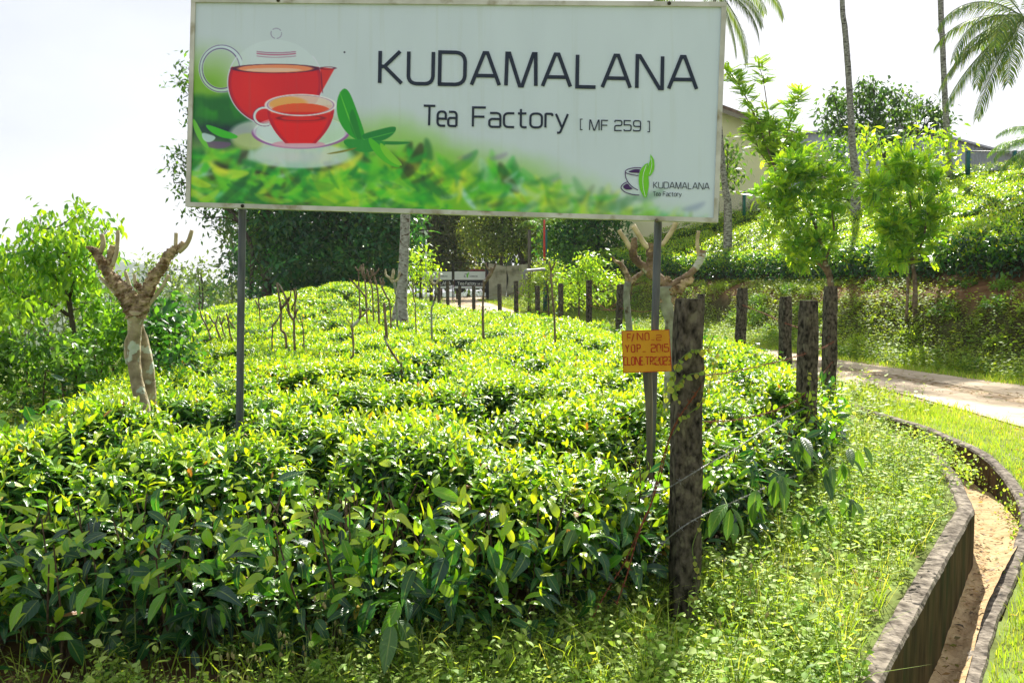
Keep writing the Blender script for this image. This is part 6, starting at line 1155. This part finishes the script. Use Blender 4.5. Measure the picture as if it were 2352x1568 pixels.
palm('tall bare grey palm trunk further right, rising out of the picture', 36, [(1677, -10, 36), (1690, 300, 36), (1703, 600, 37), (1716, 860, 40), (1728, 1060, 40), (1736, 1165, 46)], 3.034, Z3, (2156, -360), fr_set(12, 4.5, 1.3), group='coconut palms on the hill')
A = Acc()
palm('coconut palm with big drooping fronds entering at the upper right corner', 26, [(2440, 200, 16), (2436, 300, 17), (2430, 400, 19)], 1, lambda a, b: (a, b), (2352, 42), [(3.14, -.62, .35, 3.4), (3.3, -.95, .25, 3.2), (2.9, -.35, .55, 3.0), (3.25, .55, 1.05, 3.0), (3.35, .15, 1.0, 2.9), (3.0, -.15, .8, 2.7), (3.55, -.35, .75, 2.9), (2.7, .35, .9, 2.6), (3.9, .1, .9, 2.8), (3.3, .9, .9, 2.6), (4.4, .5, 1.0, 3.0), (5.2, .3, .9, 3.0), (6.0, .5, .9, 3.0), (.6, .3, .9, 3.0), (1.5, .5, .8, 3.0), (3.15, -.75, .4, 2.4), (4.0, -.5, .6, 2.8)], group='coconut palms on the hill', cols=[(.13, .25, .03), (.22, .34, .04), (.34, .38, .05), (.06, .14, .03)])
palm('low young palm whose fronds reach in at the right edge below the tall coconut palm', 30, [(2440, 380, 10), (2440, 420, 12)], 1, lambda a, b: (a, b), (2425, 330), [(3.2, .35, .9, 2.4), (3.0, .0, .8, 2.2), (3.6, .1, .8, 2.3), (2.6, .5, .9, 2.2), (4.5, .4, .9, 2.3), (.3, .5, .9, 2.3), (1.4, .4, .9, 2.3), (5.4, .6, .9, 2.2), (3.1, .8, 1.0, 2.2)], group='coconut palms on the hill')
palm('coconut palm half hidden by the billboard, mottled leaning trunk and dark hanging fronds', 35, [(120, 700, 30), (140, 900, 34), (150, 1050, 38), (162, 1200, 42), (180, 1340, 46), (196, 1460, 52)], 3.034, Z3, (1640, -30), [(a_, e_, d_, l_ * 1.42) for a_, e_, d_, l_ in [(0.0, .35, 1.15, 2.4), (.2, .0, .9, 1.9), (-.25, -.45, .7, 2.1), (.1, -.8, .5, 2.3), (.5, .5, 1.1, 2.2), (-.4, .8, 1.0, 2.0), (1.4, .4, .9, 2.4), (2.6, .3, .9, 2.6), (3.3, .1, .9, 2.6), (4.0, .5, .9, 2.4), (5.2, .5, .9, 2.4), (-.1, -1.05, .3, 2.0)]], group='coconut palms on the hill', cols=[(.06, .11, .03), (.10, .16, .035), (.15, .20, .04)])
# stout pale trunk in the middle of the field
c = W(920, 724, 20.5); P = [np.array([c[0] - .02, c[1], float(H(c[0], c[1], False)) - .1])] + [W(u, v, 20.5) for u, v in ((919, 722), (921, 700), (923, 670), (926, 620), (929, 560), (931, 490), (933, 400), (935, 250), (938, 60))] + [W(940, -190, 20.5)]
R_ = [w_ / 2 / F * 20.5 for w_ in (52, 36, 29, 25, 23, 22, 21.5, 20, 19, 17, 15)]
o = empty('palm_tree', P[0] + [0, 0, .1], 'stout pale grey palm trunk standing in the tea field behind the billboard', 'palm tree', 'coconut palms on the hill'); A = Acc(); V_, F_ = tube(P, R_, 18, 8, .02, True, 3, .02); A.add(V_, F_, 0); A.build('trunk', mat('stout_trunk', (.22, .21, .18), (.42, .41, .36), 12, bump=.6, rough=.9, c3=(.10, .07, .045), s3=9, t3=(.57, .64), stretch=(1, 1, 1.5)), o, colors=False)
for az, el, dk_, l_ in fr_set(13, 3.6, .2, (.1, 1.2), 4):
    A = Acc(); frondmesh(A, P[-1], az, el, l_, dk_, PC, 44, .75); A.build('frond', [M['palm'], M['stemg']], o)

# ------------------------------------------------------------------ factory gate, wall and things around it
YG = 50.0; gl = W(968, 690, YG); gr = W(1118, 691, YG); gz = float(min(gl[2], gr[2])) - .02
PG = Plane([gl[0], YG, 0], [1, 0.0, 0], (0, 0, 1.))
gate = empty('double_gate', [(gl[0] + gr[0]) / 2, YG, gz], 'closed black steel double gate with white and black lettered panels across the road', 'gate')
def rect(acc, u0, v0, u1, v1, off, th=.02, mi=0, pl=PG):
    c = [pl.at(u0, v0, off), pl.at(u1, v0, off), pl.at(u1, v1, off), pl.at(u0, v1, off)]; b_ = [p - pl.n * th for p in c]
    acc.add(c + b_, [[0, 3, 2, 1], [4, 5, 6, 7], [0, 1, 5, 4], [1, 2, 6, 5], [2, 3, 7, 6], [3, 0, 4, 7]], mi, smooth=False)
A = Acc()
for u in (968, 1039, 1042.5, 1116): rect(A, u - 1.1, 603, u + 1.1, 691, 0, .05)
for v in (604, 622.5, 643.5, 662.8, 690.3):
    rect(A, 969.2, v - .8, 1037.8, v + .8, -.004, .04); rect(A, 1043.7, v - .8, 1114.8, v + .8, -.004, .04)
A.build('gate_frame', M['black'], gate, colors=False)
for nm, a, b in (('gate_leaf', 969.5, 1037.5), ('gate_leaf', 1044, 1114.6)):
    A = Acc(); rect(A, a, 623.6, b, 642.6, .012, .01); rect(A, a, 657.2, b, 662, .012, .01); lf = A.build('white_panel', M['whitep'], gate, colors=False)
    A = Acc(); rect(A, a, 643.8, b, 656.6, .010, .01); A.build('black_panel', M['blackp'], gate, colors=False)
A = Acc()
for a, b in ((969.5, 1037.5), (1044, 1114.6)):                      # wire mesh below the panels
    for k in range(12):
        u0 = a + (b - a) * k / 11; 
        for sg in (-1, 1):
            u1 = u0 + sg * 12
            if a <= u1 <= b: V_, F_ = tube([PG.at(u0, 689.5, -.02), PG.at(u1, 664.5, -.02)], .004, 3, 0, 0, False); A.add(V_, np.array(F_), 0)
A.build('wire_mesh', M['black'], gate, colors=False)
words([('lettering', 'KUDAMALANA', (971.5, 654), (1035, 654), 7.2, .13, .2), ('lettering', 'Tea', (1050.5, 654), (1066, 654), 6.2, .13, .16), ('lettering', 'Factory', (1069.5, 654), (1093, 654), 6.2, .13, .17), ('lettering', '[', (1096, 654), (1096.6, 654), 3.5, .12, .2), ('lettering', 'MF', (1098.5, 654), (1103, 654), 3.5, .13, .2), ('lettering', '259', (1105, 654), (1111, 654), 3.5, .13, .2)], PG, .016, M['whitel'], gate)
for du in (0, 1):
    A = Acc(); logo(A, (lambda x, y: (1006 + (x - 1222) * .055 - .0, 631 + (y - 1225) * .048)) if du == 0 else (lambda x, y: (1076 + (x - 1222) * .055, 631 + (y - 1225) * .048)), PG, .016); A.build('logo', [M['purple'], M['lgreen'], M['whitep']], gate, colors=False)
words([('lettering', 'KUDAMALANA', (1009, 636), (1028, 636), 3, .12, .2), ('lettering', 'KUDAMALANA', (1079, 636), (1097, 636), 3, .12, .2)], PG, .016, M['ink'], gate)
M['render_wall'] = mat('stained_render', (.36, .32, .25), (.50, .46, .38), 3, bump=.3, rough=.95, c3=(.16, .15, .10), s3=1.6, t3=(.52, .70), detail=10)
def blockpx(name, label, cat, quads_, Yd, th, m, parts=None):
    pl = Plane([0, Yd, 0], [1, 0, 0], (0, 0, 1.)); c = pl.at(*quads_[0][-1]); o = empty(name, [c[0], Yd, float(H(c[0], Yd, False))], label, cat)
    for i, q in enumerate(quads_):
        A = Acc(); f = [pl.at(u, v, 0) for u, v in q]; b_ = [p - pl.n * th for p in f]; n = len(f)
        A.add(f + b_, [list(range(n))[::-1], [n + k for k in range(n)]] + [[k, (k + 1) % n, n + (k + 1) % n, n + k] for k in range(n)], 0, smooth=False); A.build((parts or ['wall'] * 9)[i], m[i] if isinstance(m, list) else m, o, colors=False)
    return o
blockpx('boundary_wall', 'stained cream wall stepping up the bank right of the gate', 'wall', [[(1122, 604), (1162, 612), (1168, 640), (1160, 690), (1124, 702)], [(1163.5, 611), (1215, 606), (1215, 700), (1163.5, 690)]], 49.4, .22, M['render_wall'])
blockpx('gate_pillar', 'dark square pillar carrying the right leaf of the gate', 'pillar', [[(1117.5, 600), (1123, 601), (1123, 700), (1117.5, 700)]], 49.6, .3, M['black'])
blockpx('concrete_pillar', 'pale square pillar half hidden in foliage left of the stout palm trunk', 'pillar', [[(832, 578), (852, 576), (852, 700), (832, 700)]], 44, .4, M['render_wall'])
A = Acc()
for k in range(16):
    V_, F_ = box((W(866 + k * 2.8, 640, 42)[0], 42 + .05 * (k % 2), 1.6 + (660 - 630) / F * 42), (.045, .02, 1.7)); A.add(V_, F_, 0, smooth=False)
fc = empty('green_net_fence', [W(885, 640, 42)[0], 42, 1.3], 'short stretch of green netting fence left of the stout palm trunk', 'fence'); A.build('netting', mat('green_net', (.02, .16, .10), (.05, .30, .20), 9), fc, colors=False)
A = Acc()
for u in (863, 911):
    V_, F_ = tube([W(u, 690, 42.02), W(u, 612, 42.02)], .05, 8); A.add(V_, F_, 0)
    A.build('post', M['palmbark'], fc, colors=False); A = Acc()
# street lamp behind the gate
c = W(978.5, 640, 52); o = empty('street_lamp', [c[0], 52, gz], 'thin grey lamp pole with flat lamp head left of the gate', 'street lamp'); A = Acc(); V_, F_ = tube([[c[0], 52, gz], W(978.5, 600, 52), W(978.5, 533, 52)], [.05, .04, .035], 8); A.add(V_, F_, 0); A.build('pole', M['whitep'], o, colors=False)
A = Acc(); p = W(975, 531.5, 52); V_, F_ = bevel_box(p, (.42, .22, .10), .03); A.add(V_, F_, 0, smooth=False); A.build('lamp_head', M['wire'], o, colors=False)
# red parked vehicle roof seen over the gate
c = W(1085, 650, 57); o = empty('parked_car', [c[0], 57, gz], 'dark red car roof showing above the white panel of the right gate leaf', 'car')
A = Acc(); x0, x1 = W(1062, 640, 57)[0], W(1112, 640, 57)[0]; zt_ = W(1085, 618.5, 57)[2]; pr = [(.0, .35), (.02, .85), (.1, .95), (.28, 1.0), (.36, 1.38), (.45, 1.5), (.72, 1.5), (.84, 1.35), (.93, 1.02), (1, .95), (1, .35)]
z0 = zt_ - 1.5; V = [[x0 + (x1 - x0) * t * 1.9 - .6, 57 + yy, z0 + h_] for yy in (0, 1.6) for t, h_ in pr]; n = len(pr); A.add(V, [list(range(n))[::-1], [n + k for k in range(n)]] + [[k, (k + 1) % n, n + (k + 1) % n, n + k] for k in range(n)], 0, smooth=False); A.build('body', mat('red_paint', (.25, .01, .015), (.32, .015, .02), 3, rough=.25, spec=.6), o, colors=False)
for t in (.18, .8):
    A = Acc(); xx = x0 + (x1 - x0) * t * 1.9 - .6; V_, F_ = tube([[xx, 56.95, z0 + .32], [xx, 57.2, z0 + .32]], .32, 16); A.add(V_, F_, 0); A.build('wheel', M['black'], o, colors=False)
# grey drain pipe sticking out of the bank
Yp = 33; o = empty('drain_pipe', W(1205, 650, Yp), 'grey plastic pipe bent downward where it leaves the overgrown bank', 'pipe'); A = Acc(); V_, F_ = tube([W(1204.5, 641, Yp), W(1204.5, 628, Yp), W(1206, 623.5, Yp), W(1210, 621.5, Yp), W(1225, 620.5, Yp + .3), W(1250, 618, Yp + 1.0)], [.05, .05, .055, .055, .055, .055], 12, 3); A.add(V_, F_, 0); A.build('pipe', mat('pvc_pipe', (.16, .17, .19), (.24, .25, .27), 5, rough=.4), o, colors=False)
# red-stemmed palm with blue-green tank beside it
Yr = 40; o = empty('small_palm', W(1240, 610, Yr), 'small slender palm with bright red stem on the bank behind the fence', 'palm tree'); A = Acc(); V_, F_ = tube([W(1251, 600, Yr), W(1250, 560, Yr), W(1250, 505, Yr)], [.06, .05, .04], 8); A.add(V_, F_, 0); A.build('trunk', mat('red_stem', (.45, .03, .02), (.6, .06, .03), 6, rough=.5), o, colors=False)
for az, el, dk_, l_ in ((2.8, 1.0, .9, 1.6), (.3, 1.1, .8, 1.5), (3.6, .6, .9, 1.4), (5.4, .8, .9, 1.5), (1.4, .9, .8, 1.5), (2.2, 1.3, .6, 1.7)):
    A = Acc(); frondmesh(A, W(1250, 520, Yr), az, el, l_, dk_, PC, 22, .42); A.build('frond', [M['palm'], M['stemg']], o)
M['teal'] = mat('green_painted_post', (.01, .10, .09), (.02, .16, .14), 6, rough=.5)
for u, v0, v1, w_, lab in ((1252.5, 528, 575, .20, 'short dark teal pole beside the red-stemmed palm'), (1216, 528, 605, .16, 'bare grey timber pole left of the red-stemmed palm')):
    c = W(u, v1, 41); g_ = float(H(c[0], 41, False)); o = empty('pole', [c[0], 41, g_], lab, 'pole'); A = Acc(); V_, F_ = tube([[c[0], 41, g_ - .1], W(u, v1, 41), W(u, v0, 41)], [w_ / 2] * 3, 10); A.add(V_, F_, 0); A.build('shaft', M['teal'] if w_ > .18 else M['wood'], o, colors=False)

# ------------------------------------------------------------------ buildings on the hill
YB = 46; PB = Plane([0, YB, 0], [1, 0, 0], (0, 0, 1.)); M['cream'] = mat('cream_render', (.90, .86, .50), (.92, .88, .56), 1.2, bump=.1, rough=.9, c3=(.80, .77, .48), s3=.6, t3=(.55, .7)); M['rooft'] = mat('brown_roof', (.13, .085, .06), (.24, .16, .11), 5, bump=.4, rough=.9)
e = [(1440, 470), (1440, 275), (1600, 236), (1815, 316), (1815, 470)]; f = [PB.at(u, v) for u, v in e]; f[0][2] -= 3; f[-1][2] -= 3
hs = empty('house', [f[0][0] / 2 + f[-1][0] / 2, YB, f[0][2]], 'cream walled building with low brown gable roof behind the billboard right edge', 'house')
A = Acc(); dp = np.array([0, 12., 0]); A.add(f + [p + dp for p in f], [[0, 4, 3, 2, 1], [5, 6, 7, 8, 9], [0, 1, 6, 5], [4, 9, 8, 3]], 0, smooth=False); A.build('wall', M['cream'], hs, colors=False)
A = Acc()
def slab(acc, a, b, th, front, depth, mi=0):
    a, b = np.array(a), np.array(b); d = (b - a) / np.linalg.norm(b - a); n_ = np.array([-d[2], 0, d[0]]); n_ = n_ if n_[2] > 0 else -n_
    c = []
    for y_ in (-front, depth):
        for p in (a, b, b + n_ * th, a + n_ * th): c.append(p + [0, y_, 0])
    acc.add(c, [[0, 1, 2, 3], [7, 6, 5, 4], [0, 4, 5, 1], [1, 5, 6, 2], [2, 6, 7, 3], [3, 7, 4, 0]], mi, smooth=False)
slab(A, f[2] + [0, 0, .01], f[3] + (f[3] - f[2]) * .06 + [0, 0, .01], .16, .7, 12.6); slab(A, f[1] - (f[2] - f[1]) * .08 + [0, 0, .01], f[2] + [-.02, 0, .01], .16, .7, 12.6); A.build('roof', M['rooft'], hs, colors=False)
A = Acc(); slab(A, f[2] + [0, 0, -.22], f[3] + (f[3] - f[2]) * .06 + [0, 0, -.22], .20, .74, -.71); slab(A, f[1] - (f[2] - f[1]) * .08 + [0, 0, -.22], f[2] + [-.02, 0, -.22], .20, .74, -.71); A.build('bargeboard', mat('board_grey', (.22, .19, .15), (.30, .26, .20), 4), hs, colors=False)
for u0, u1, v0, v1 in ((1500, 1540, 330, 380), (1570, 1610, 330, 380)):
    A = Acc(); rect(A, u0, v0, u1, v1, .03, .08, 0, PB); A.build('window', M['blackp'], hs, colors=False)
YF = 62; PF = Plane([0, YF, 0], [1, 0, 0], (0, 0, 1.)); e = [(1800, 450), (1800, 316), (2040, 283), (2450, 392), (2450, 450)]; f = [PF.at(u, v) for u, v in e]; f[0][2] -= 4; f[-1][2] -= 4
fa = empty('factory_shed', [f[0][0] / 2 + f[-1][0] / 2, YF, f[0][2]], 'long pale blue-grey sheet-metal shed behind the round tree', 'building')
def ribbed(name, c1, c2, sx):
    m = mat(name, c1, c2, 2, rough=.55, spec=.4); N = m.node_tree.nodes; L = m.node_tree.links; w = N.new('ShaderNodeTexWave'); w.inputs['Scale'].default_value = sx; w.wave_type = 'BANDS'; w.bands_direction = 'X'; w.inputs['Distortion'].default_value = 0
    t = N.new('ShaderNodeTexCoord'); b = N.new('ShaderNodeBump'); b.inputs['Distance'].default_value = .06; b.inputs['Strength'].default_value = .8; L.new(t.outputs['Object'], w.inputs['Vector']); L.new(w.outputs['Fac'], b.inputs['Height']); L.new(b.outputs[0], [n for n in N if n.type == 'BSDF_PRINCIPLED'][0].inputs['Normal']); return m
A = Acc(); dp = np.array([0, 30., 0]); A.add(f + [p + dp for p in f], [[0, 4, 3, 2, 1], [5, 6, 7, 8, 9], [0, 1, 6, 5], [4, 9, 8, 3]], 0, smooth=False); A.build('wall', ribbed('blue_grey_sheet', (.36, .43, .50), (.44, .50, .56), 1.1), fa, colors=False)
A = Acc(); slab(A, f[2] + [0, 0, .01], f[3] + [.5, 0, -.12], .12, .4, 30.5); slab(A, f[1] + [-.5, 0, -.06], f[2] + [-.02, 0, .01], .12, .4, 30.5); A.build('roof', ribbed('roof_sheet', (.45, .48, .52), (.52, .55, .58), 1.0), fa, colors=False)
A = Acc(); rect(A, 1858, 341, 1905, 420, .05, .2, 0, PF); A.build('beige_door', ribbed('beige_sheet', (.50, .44, .34), (.56, .50, .40), 1.4), fa, colors=False)
# chain-link fences with green posts
def chain(label, Yc, u0, u1, vt, vb, posts_):
    pl = Plane([0, Yc, 0], [1, 0, 0], (0, 0, 1.)); c = pl.at(u0, vb); o = empty('chain_link_fence', [c[0], Yc, float(H(c[0], Yc, False))], label, 'fence'); A = Acc(); st_ = (vb - vt)
    for u in np.arange(u0 - st_, u1, 3.2):
        for sg in (1, -1):
            p, q = (u, vb), (u + st_, vt)
            if sg < 0: p, q = (u, vt), (u + st_, vb)
            a = max(0, (u0 - u) / st_); b = min(1, (u1 - u) / st_)
            if b <= a: continue
            P_ = [pl.at(p[0] + (q[0] - p[0]) * t, p[1] + (q[1] - p[1]) * t) for t in (a, b)]; V_, F_ = tube(P_, .006, 3, 0, 0, False); A.add(V_, np.array(F_), 0)
    A.build('wire_mesh', M['wire'], o, colors=False); A = Acc(); V_, F_ = tube([pl.at(u0, vt - .4, .01), pl.at(u1, vt - .4, .01)], .018, 6); A.add(V_, F_, 0); A.build('top_rail', M['wire'], o, colors=False)
    for u, w_ in posts_:
        A = Acc(); t_ = pl.at(u, vt - 2, -.05); b_ = pl.at(u, vb + 10, -.05); V_, F_ = tube([b_, t_], w_, 10); A.add(V_, F_, 0); A.build('post', M['teal'], o, colors=False)
chain('chain-link fence with a green post in front of the cream building', 38, 1640, 1745, 441, 485, ((1709, .075), (1648, .075)))
chain('chain-link fence with a dark green post at the right edge before the metal shed', 34, 2216, 2420, 348, 392, ((2223, .09), (2330, .09), (2416, .09)))
# overhead wires far off to the left
o = empty('utility_wires', W(300, 610, 58), 'pair of thin overhead wires crossing the valley at the far left', 'wires')
for dv in (0, 7):
    A = Acc(); V_, F_ = tube(crom([W(255, 640 + dv, 58), W(330, 622 + dv, 56), W(480, 607 + dv, 54), W(620, 592 + dv, 50), W(800, 585 + dv, 46)], 8), .012, 4, 0, 0, False); A.add(V_, np.array(F_), 0); A.build('wire', M['wire'], o, colors=False)
# far ridge
A = Acc(); xs = np.linspace(-1900, 1500, 120); rows = []
for k, (yy, hk) in enumerate(((1100, 0), (1180, .45), (1300, .8), (1450, 1.0), (1700, .6), (2000, .0))):
    prof = 10 + 50 * np.exp(-((xs + 650) / 100) ** 2) + 16 * fbm(xs * .006, xs * 0 + 5, 4) + 22 * np.exp(-((xs + 1300) / 200) ** 2)
    rows.append(np.stack([xs + 20 * fbm(xs * .01, xs * 0 + k, 9), yy + 60 * fbm(xs * .012, xs * 0 + k * 2, 19), -20 + (prof * hk) + 10 * (fbm(xs * .03, xs * 0 + k, 29) - .5) * hk], -1))
V = np.stack(rows, 0).reshape(-1, 3); ii = np.arange(120 * 6).reshape(6, 120); A.add(V, np.stack([ii[:-1, :-1], ii[:-1, 1:], ii[1:, 1:], ii[1:, :-1]], -1).reshape(-1, 4), 0, (.05, .08, .04))
tag(A.build('hills', mat('wooded_hill', (.03, .055, .03), (.06, .09, .04), .02, rough=1, spec=0, detail=8)), kind='structure')

# ------------------------------------------------------------------ tall seed-head weeds in the foreground
M['seed'] = mat('seed_head', (.24, .20, .07), (.42, .36, .16), 60, rough=.9)
def seedplant(label, Yd, stems_, leaves_):
    c = W(*stems_[0][0], Yd); o = empty('seed_head_weed', [c[0], c[1], 0], label, 'weed plant', 'tall nodding weeds in the foreground'); A = Acc(); Lq = Acc()
    for pts in stems_:
        P = [W(u, v, Yd + RNG.uniform(-.02, .02)) for u, v in pts]; V_, F_ = tube(P, np.linspace(.0038, .0015, len(P)), 5, 5); A.add(V_, F_, 0)
        tip = P[-1]
        for k in range(RNG.integers(4, 7)):
            q = P[-1 - (k % min(3, len(P) - 1))] + RNG.normal(0, .004, 3); az = RNG.uniform(0, 6.28); h = np.array([math.cos(az), math.sin(az) * .5, 0]) * RNG.uniform(.018, .04)
            e = [q, q + h * .5 + [0, 0, .022], q + h + [0, 0, .012], q + h * 1.1 + [0, 0, -.012]]; V_, F_ = tube(e, .0011, 4, 3, 0, False); A.add(V_, np.array(F_), 0)
            V_, F_ = tube([e[-1] + [0, 0, .003], e[-1] + [0, 0, -.004], e[-1] + [0, 0, -.012], e[-1] + [0, 0, -.019]], [.0022, .0052, .0056, .003], 8, 2); Acc().add(V_, F_, 0).build('seed_head', M['seed'], o, colors=False)
    for u, v, s in leaves_:
        n = 2; scatter(Lq, LNEAR, np.tile(W(u, v, Yd), (n, 1)), RNG.normal(0, 1, (n, 3)) * [1, .6, .3] + [0, -.2, .25], np.tile([0, -.4, 1.], (n, 1)), s * RNG.uniform(.7, 1.2, n), palette(WD[:3], n), 0, RNG.uniform(1.1, 1.5, n))
    A.build('stem', M['stemg'], o, colors=False); Lq.build('leaves', M['weed'], o)
seedplant('tallest nodding seed-head weed, left of centre at the bottom', 3.55, [[(722, 1600), (730, 1500), (738, 1420), (735, 1360)], [(735, 1480), (755, 1420), (760, 1375)], [(740, 1560), (765, 1480), (770, 1440)], [(728, 1540), (712, 1490), (708, 1450)]], [(722, 1520, .05), (745, 1470, .05), (715, 1560, .06)])
seedplant('seed-head weed with many bent tips at the bottom between soil patch and tallest weed', 3.5, [[(640, 1600), (642, 1500), (636, 1450)], [(610, 1600), (612, 1540), (600, 1470)], [(660, 1600), (668, 1520), (672, 1470)], [(630, 1590), (655, 1530), (660, 1490)]], [(640, 1540, .05), (620, 1560, .05), (665, 1550, .05)])
seedplant('short seed-head weed at the bottom edge left of centre', 3.45, [[(540, 1600), (543, 1540), (540, 1490)], [(520, 1600), (515, 1550), (505, 1500)], [(560, 1600), (575, 1550), (580, 1500)]], [(540, 1560, .05), (520, 1580, .05)])
seedplant('small nodding weed at the bottom edge, right of the tallest seed-head weed', 3.45, [[(795, 1600), (800, 1560), (805, 1530)], [(830, 1610), (838, 1570), (840, 1545)], [(910, 1610), (905, 1570), (915, 1545)]], [(800, 1570, .05)])
seedplant('pale dried seed-head weed in the sunlit weeds right of the near post', 3.8, [[(1700, 1600), (1695, 1480), (1702, 1380), (1708, 1290)], [(1740, 1600), (1735, 1500), (1730, 1400), (1738, 1350)], [(1670, 1600), (1655, 1500), (1640, 1420)], [(1765, 1580), (1775, 1480), (1770, 1400)]], [(1690, 1500, .05), (1735, 1520, .05), (1660, 1540, .06), (1720, 1450, .05)])
seedplant('fluffy seed-head weed by the lower end of the drain wall', 3.7, [[(1870, 1600), (1868, 1540), (1862, 1470)], [(1850, 1600), (1852, 1560), (1840, 1500)]], [(1868, 1540, .06), (1850, 1560, .05)])
seedplant('broad-leaved weed with nodding tips at the bottom centre', 3.6, [[(1475, 1600), (1472, 1530), (1478, 1450)], [(1480, 1600), (1492, 1540), (1500, 1480)]], [(1470, 1500, .06), (1485, 1480, .06), (1478, 1440, .06), (1465, 1540, .07), (1490, 1530, .07), (1475, 1460, .05)])

# far-off woodland that closes the view behind the gate
A = Acc(); crown(A, [(u + RNG.uniform(-10, 10), v + RNG.uniform(-8, 8), 40, RNG.uniform(-3, 3)) for v in range(500, 660, 32) for u in range(560, 1460, 44)], 76, LFAR, .62, .9, [(.05, .10, .03), (.08, .12, .035), (.04, .07, .025)], .2, 9, 1.0, .9, 2.0)
A.add(*tube([W(900, 640, 77), W(1000, 560, 77)], .2, 6), 1)
tag(A.build('woods', [M['leaf'], M['darkbark']]), 'dense far-off wood closing the gaps behind the gate trees', 'woods', kind='stuff')
A = Acc(); crown(A, [(u + RNG.uniform(-10, 10), v + RNG.uniform(-6, 6), 30, RNG.uniform(-6, 6)) for v in (665, 695, 730, 770) for u in range(-160, 600, 36)], 95, LFAR, .8, .8, [(.10, .16, .05), (.07, .12, .04), (.14, .20, .05)], .2, 9, 1.0, .9, 1.6)
tag(A.build('valley_woods', [M['leaf']]), 'hazy green treetops filling the valley beyond the left edge of the field', 'woods', kind='stuff')

# air: pale even haze round the whole site
V_, F_ = box((0, 1990, 42), (6200, 4200, 176)); hz = Acc().add(V_, F_, 0, smooth=False)
hm = bpy.data.materials.new('haze_air'); hm.use_nodes = True; hm.node_tree.nodes.clear(); ho = hm.node_tree.nodes.new('ShaderNodeOutputMaterial'); hv = hm.node_tree.nodes.new('ShaderNodeVolumePrincipled')
hv.inputs['Density'].default_value = 0.0003; hv.inputs['Color'].default_value = (0.90, 0.95, 1.0, 1); hv.inputs['Anisotropy'].default_value = 0.0; hm.node_tree.links.new(hv.outputs[0], ho.inputs['Volume'])
tag(hz.build('haze', hm, colors=False), kind='stuff')

# dry straw and leaves lying on the road and in the drain
lit = Acc(); Rp = crom(np.array(ROADC), 20); n = 3200; i = RNG.integers(0, len(Rp) - 1, n); tg = Rp[np.minimum(i + 1, len(Rp) - 1)] - Rp[i]; tg /= np.linalg.norm(tg, axis=1, keepdims=True) + 1e-9; nr = np.stack([tg[:, 1], -tg[:, 0]], 1)
o_ = np.where(RNG.random(n) < .6, RNG.normal(.05, .22, n), RNG.uniform(-1.35, 1.35, n)); q = Rp[i] + tg * RNG.uniform(-.6, .6, n)[:, None] + nr * o_[:, None]; k = (q[:, 1] > 5) & (q[:, 1] < 40); q = q[k]; n = len(q); az = RNG.uniform(0, 6.28, n)
LC = [(.16, .09, .04), (.26, .16, .07), (.34, .24, .10), (.20, .22, .05)]
scatter(lit, LFAR, np.column_stack([q, H(q[:, 0], q[:, 1], False) + RNG.uniform(.022, .034, n)]), np.stack([np.cos(az), np.sin(az), RNG.normal(0, .10, n)], 1), np.tile([0, 0, 1.], (n, 1)) + RNG.normal(0, .15, (n, 3)), RNG.uniform(.03, .11, n), palette(LC, n), 0, RNG.uniform(.25, 1.0, n))
n = 700; t_ = RNG.integers(0, 160, n); w_ = RNG.uniform(.05, .95, n)[:, None]; q = DFL[t_] * (1 - w_) + DFR[t_] * w_ + RNG.normal(0, .02, (n, 2)); az = RNG.uniform(0, 6.28, n)
scatter(lit, LFAR, np.column_stack([q, -.375 - .11 * ss(6.4, 4.6, q[:, 1]) + RNG.uniform(0, .03, n)]), np.stack([np.cos(az), np.sin(az), RNG.normal(0, .12, n)], 1), np.tile([0, 0, 1.], (n, 1)) + RNG.normal(0, .25, (n, 3)), RNG.uniform(.015, .06, n), palette(LC + [(.12, .10, .08)], n), 0, RNG.uniform(.3, 1.3, n))
tag(lit.build('litter', [M['weed']]), 'dry straw and dead leaves scattered on the road and drain floor', 'litter', kind='stuff')
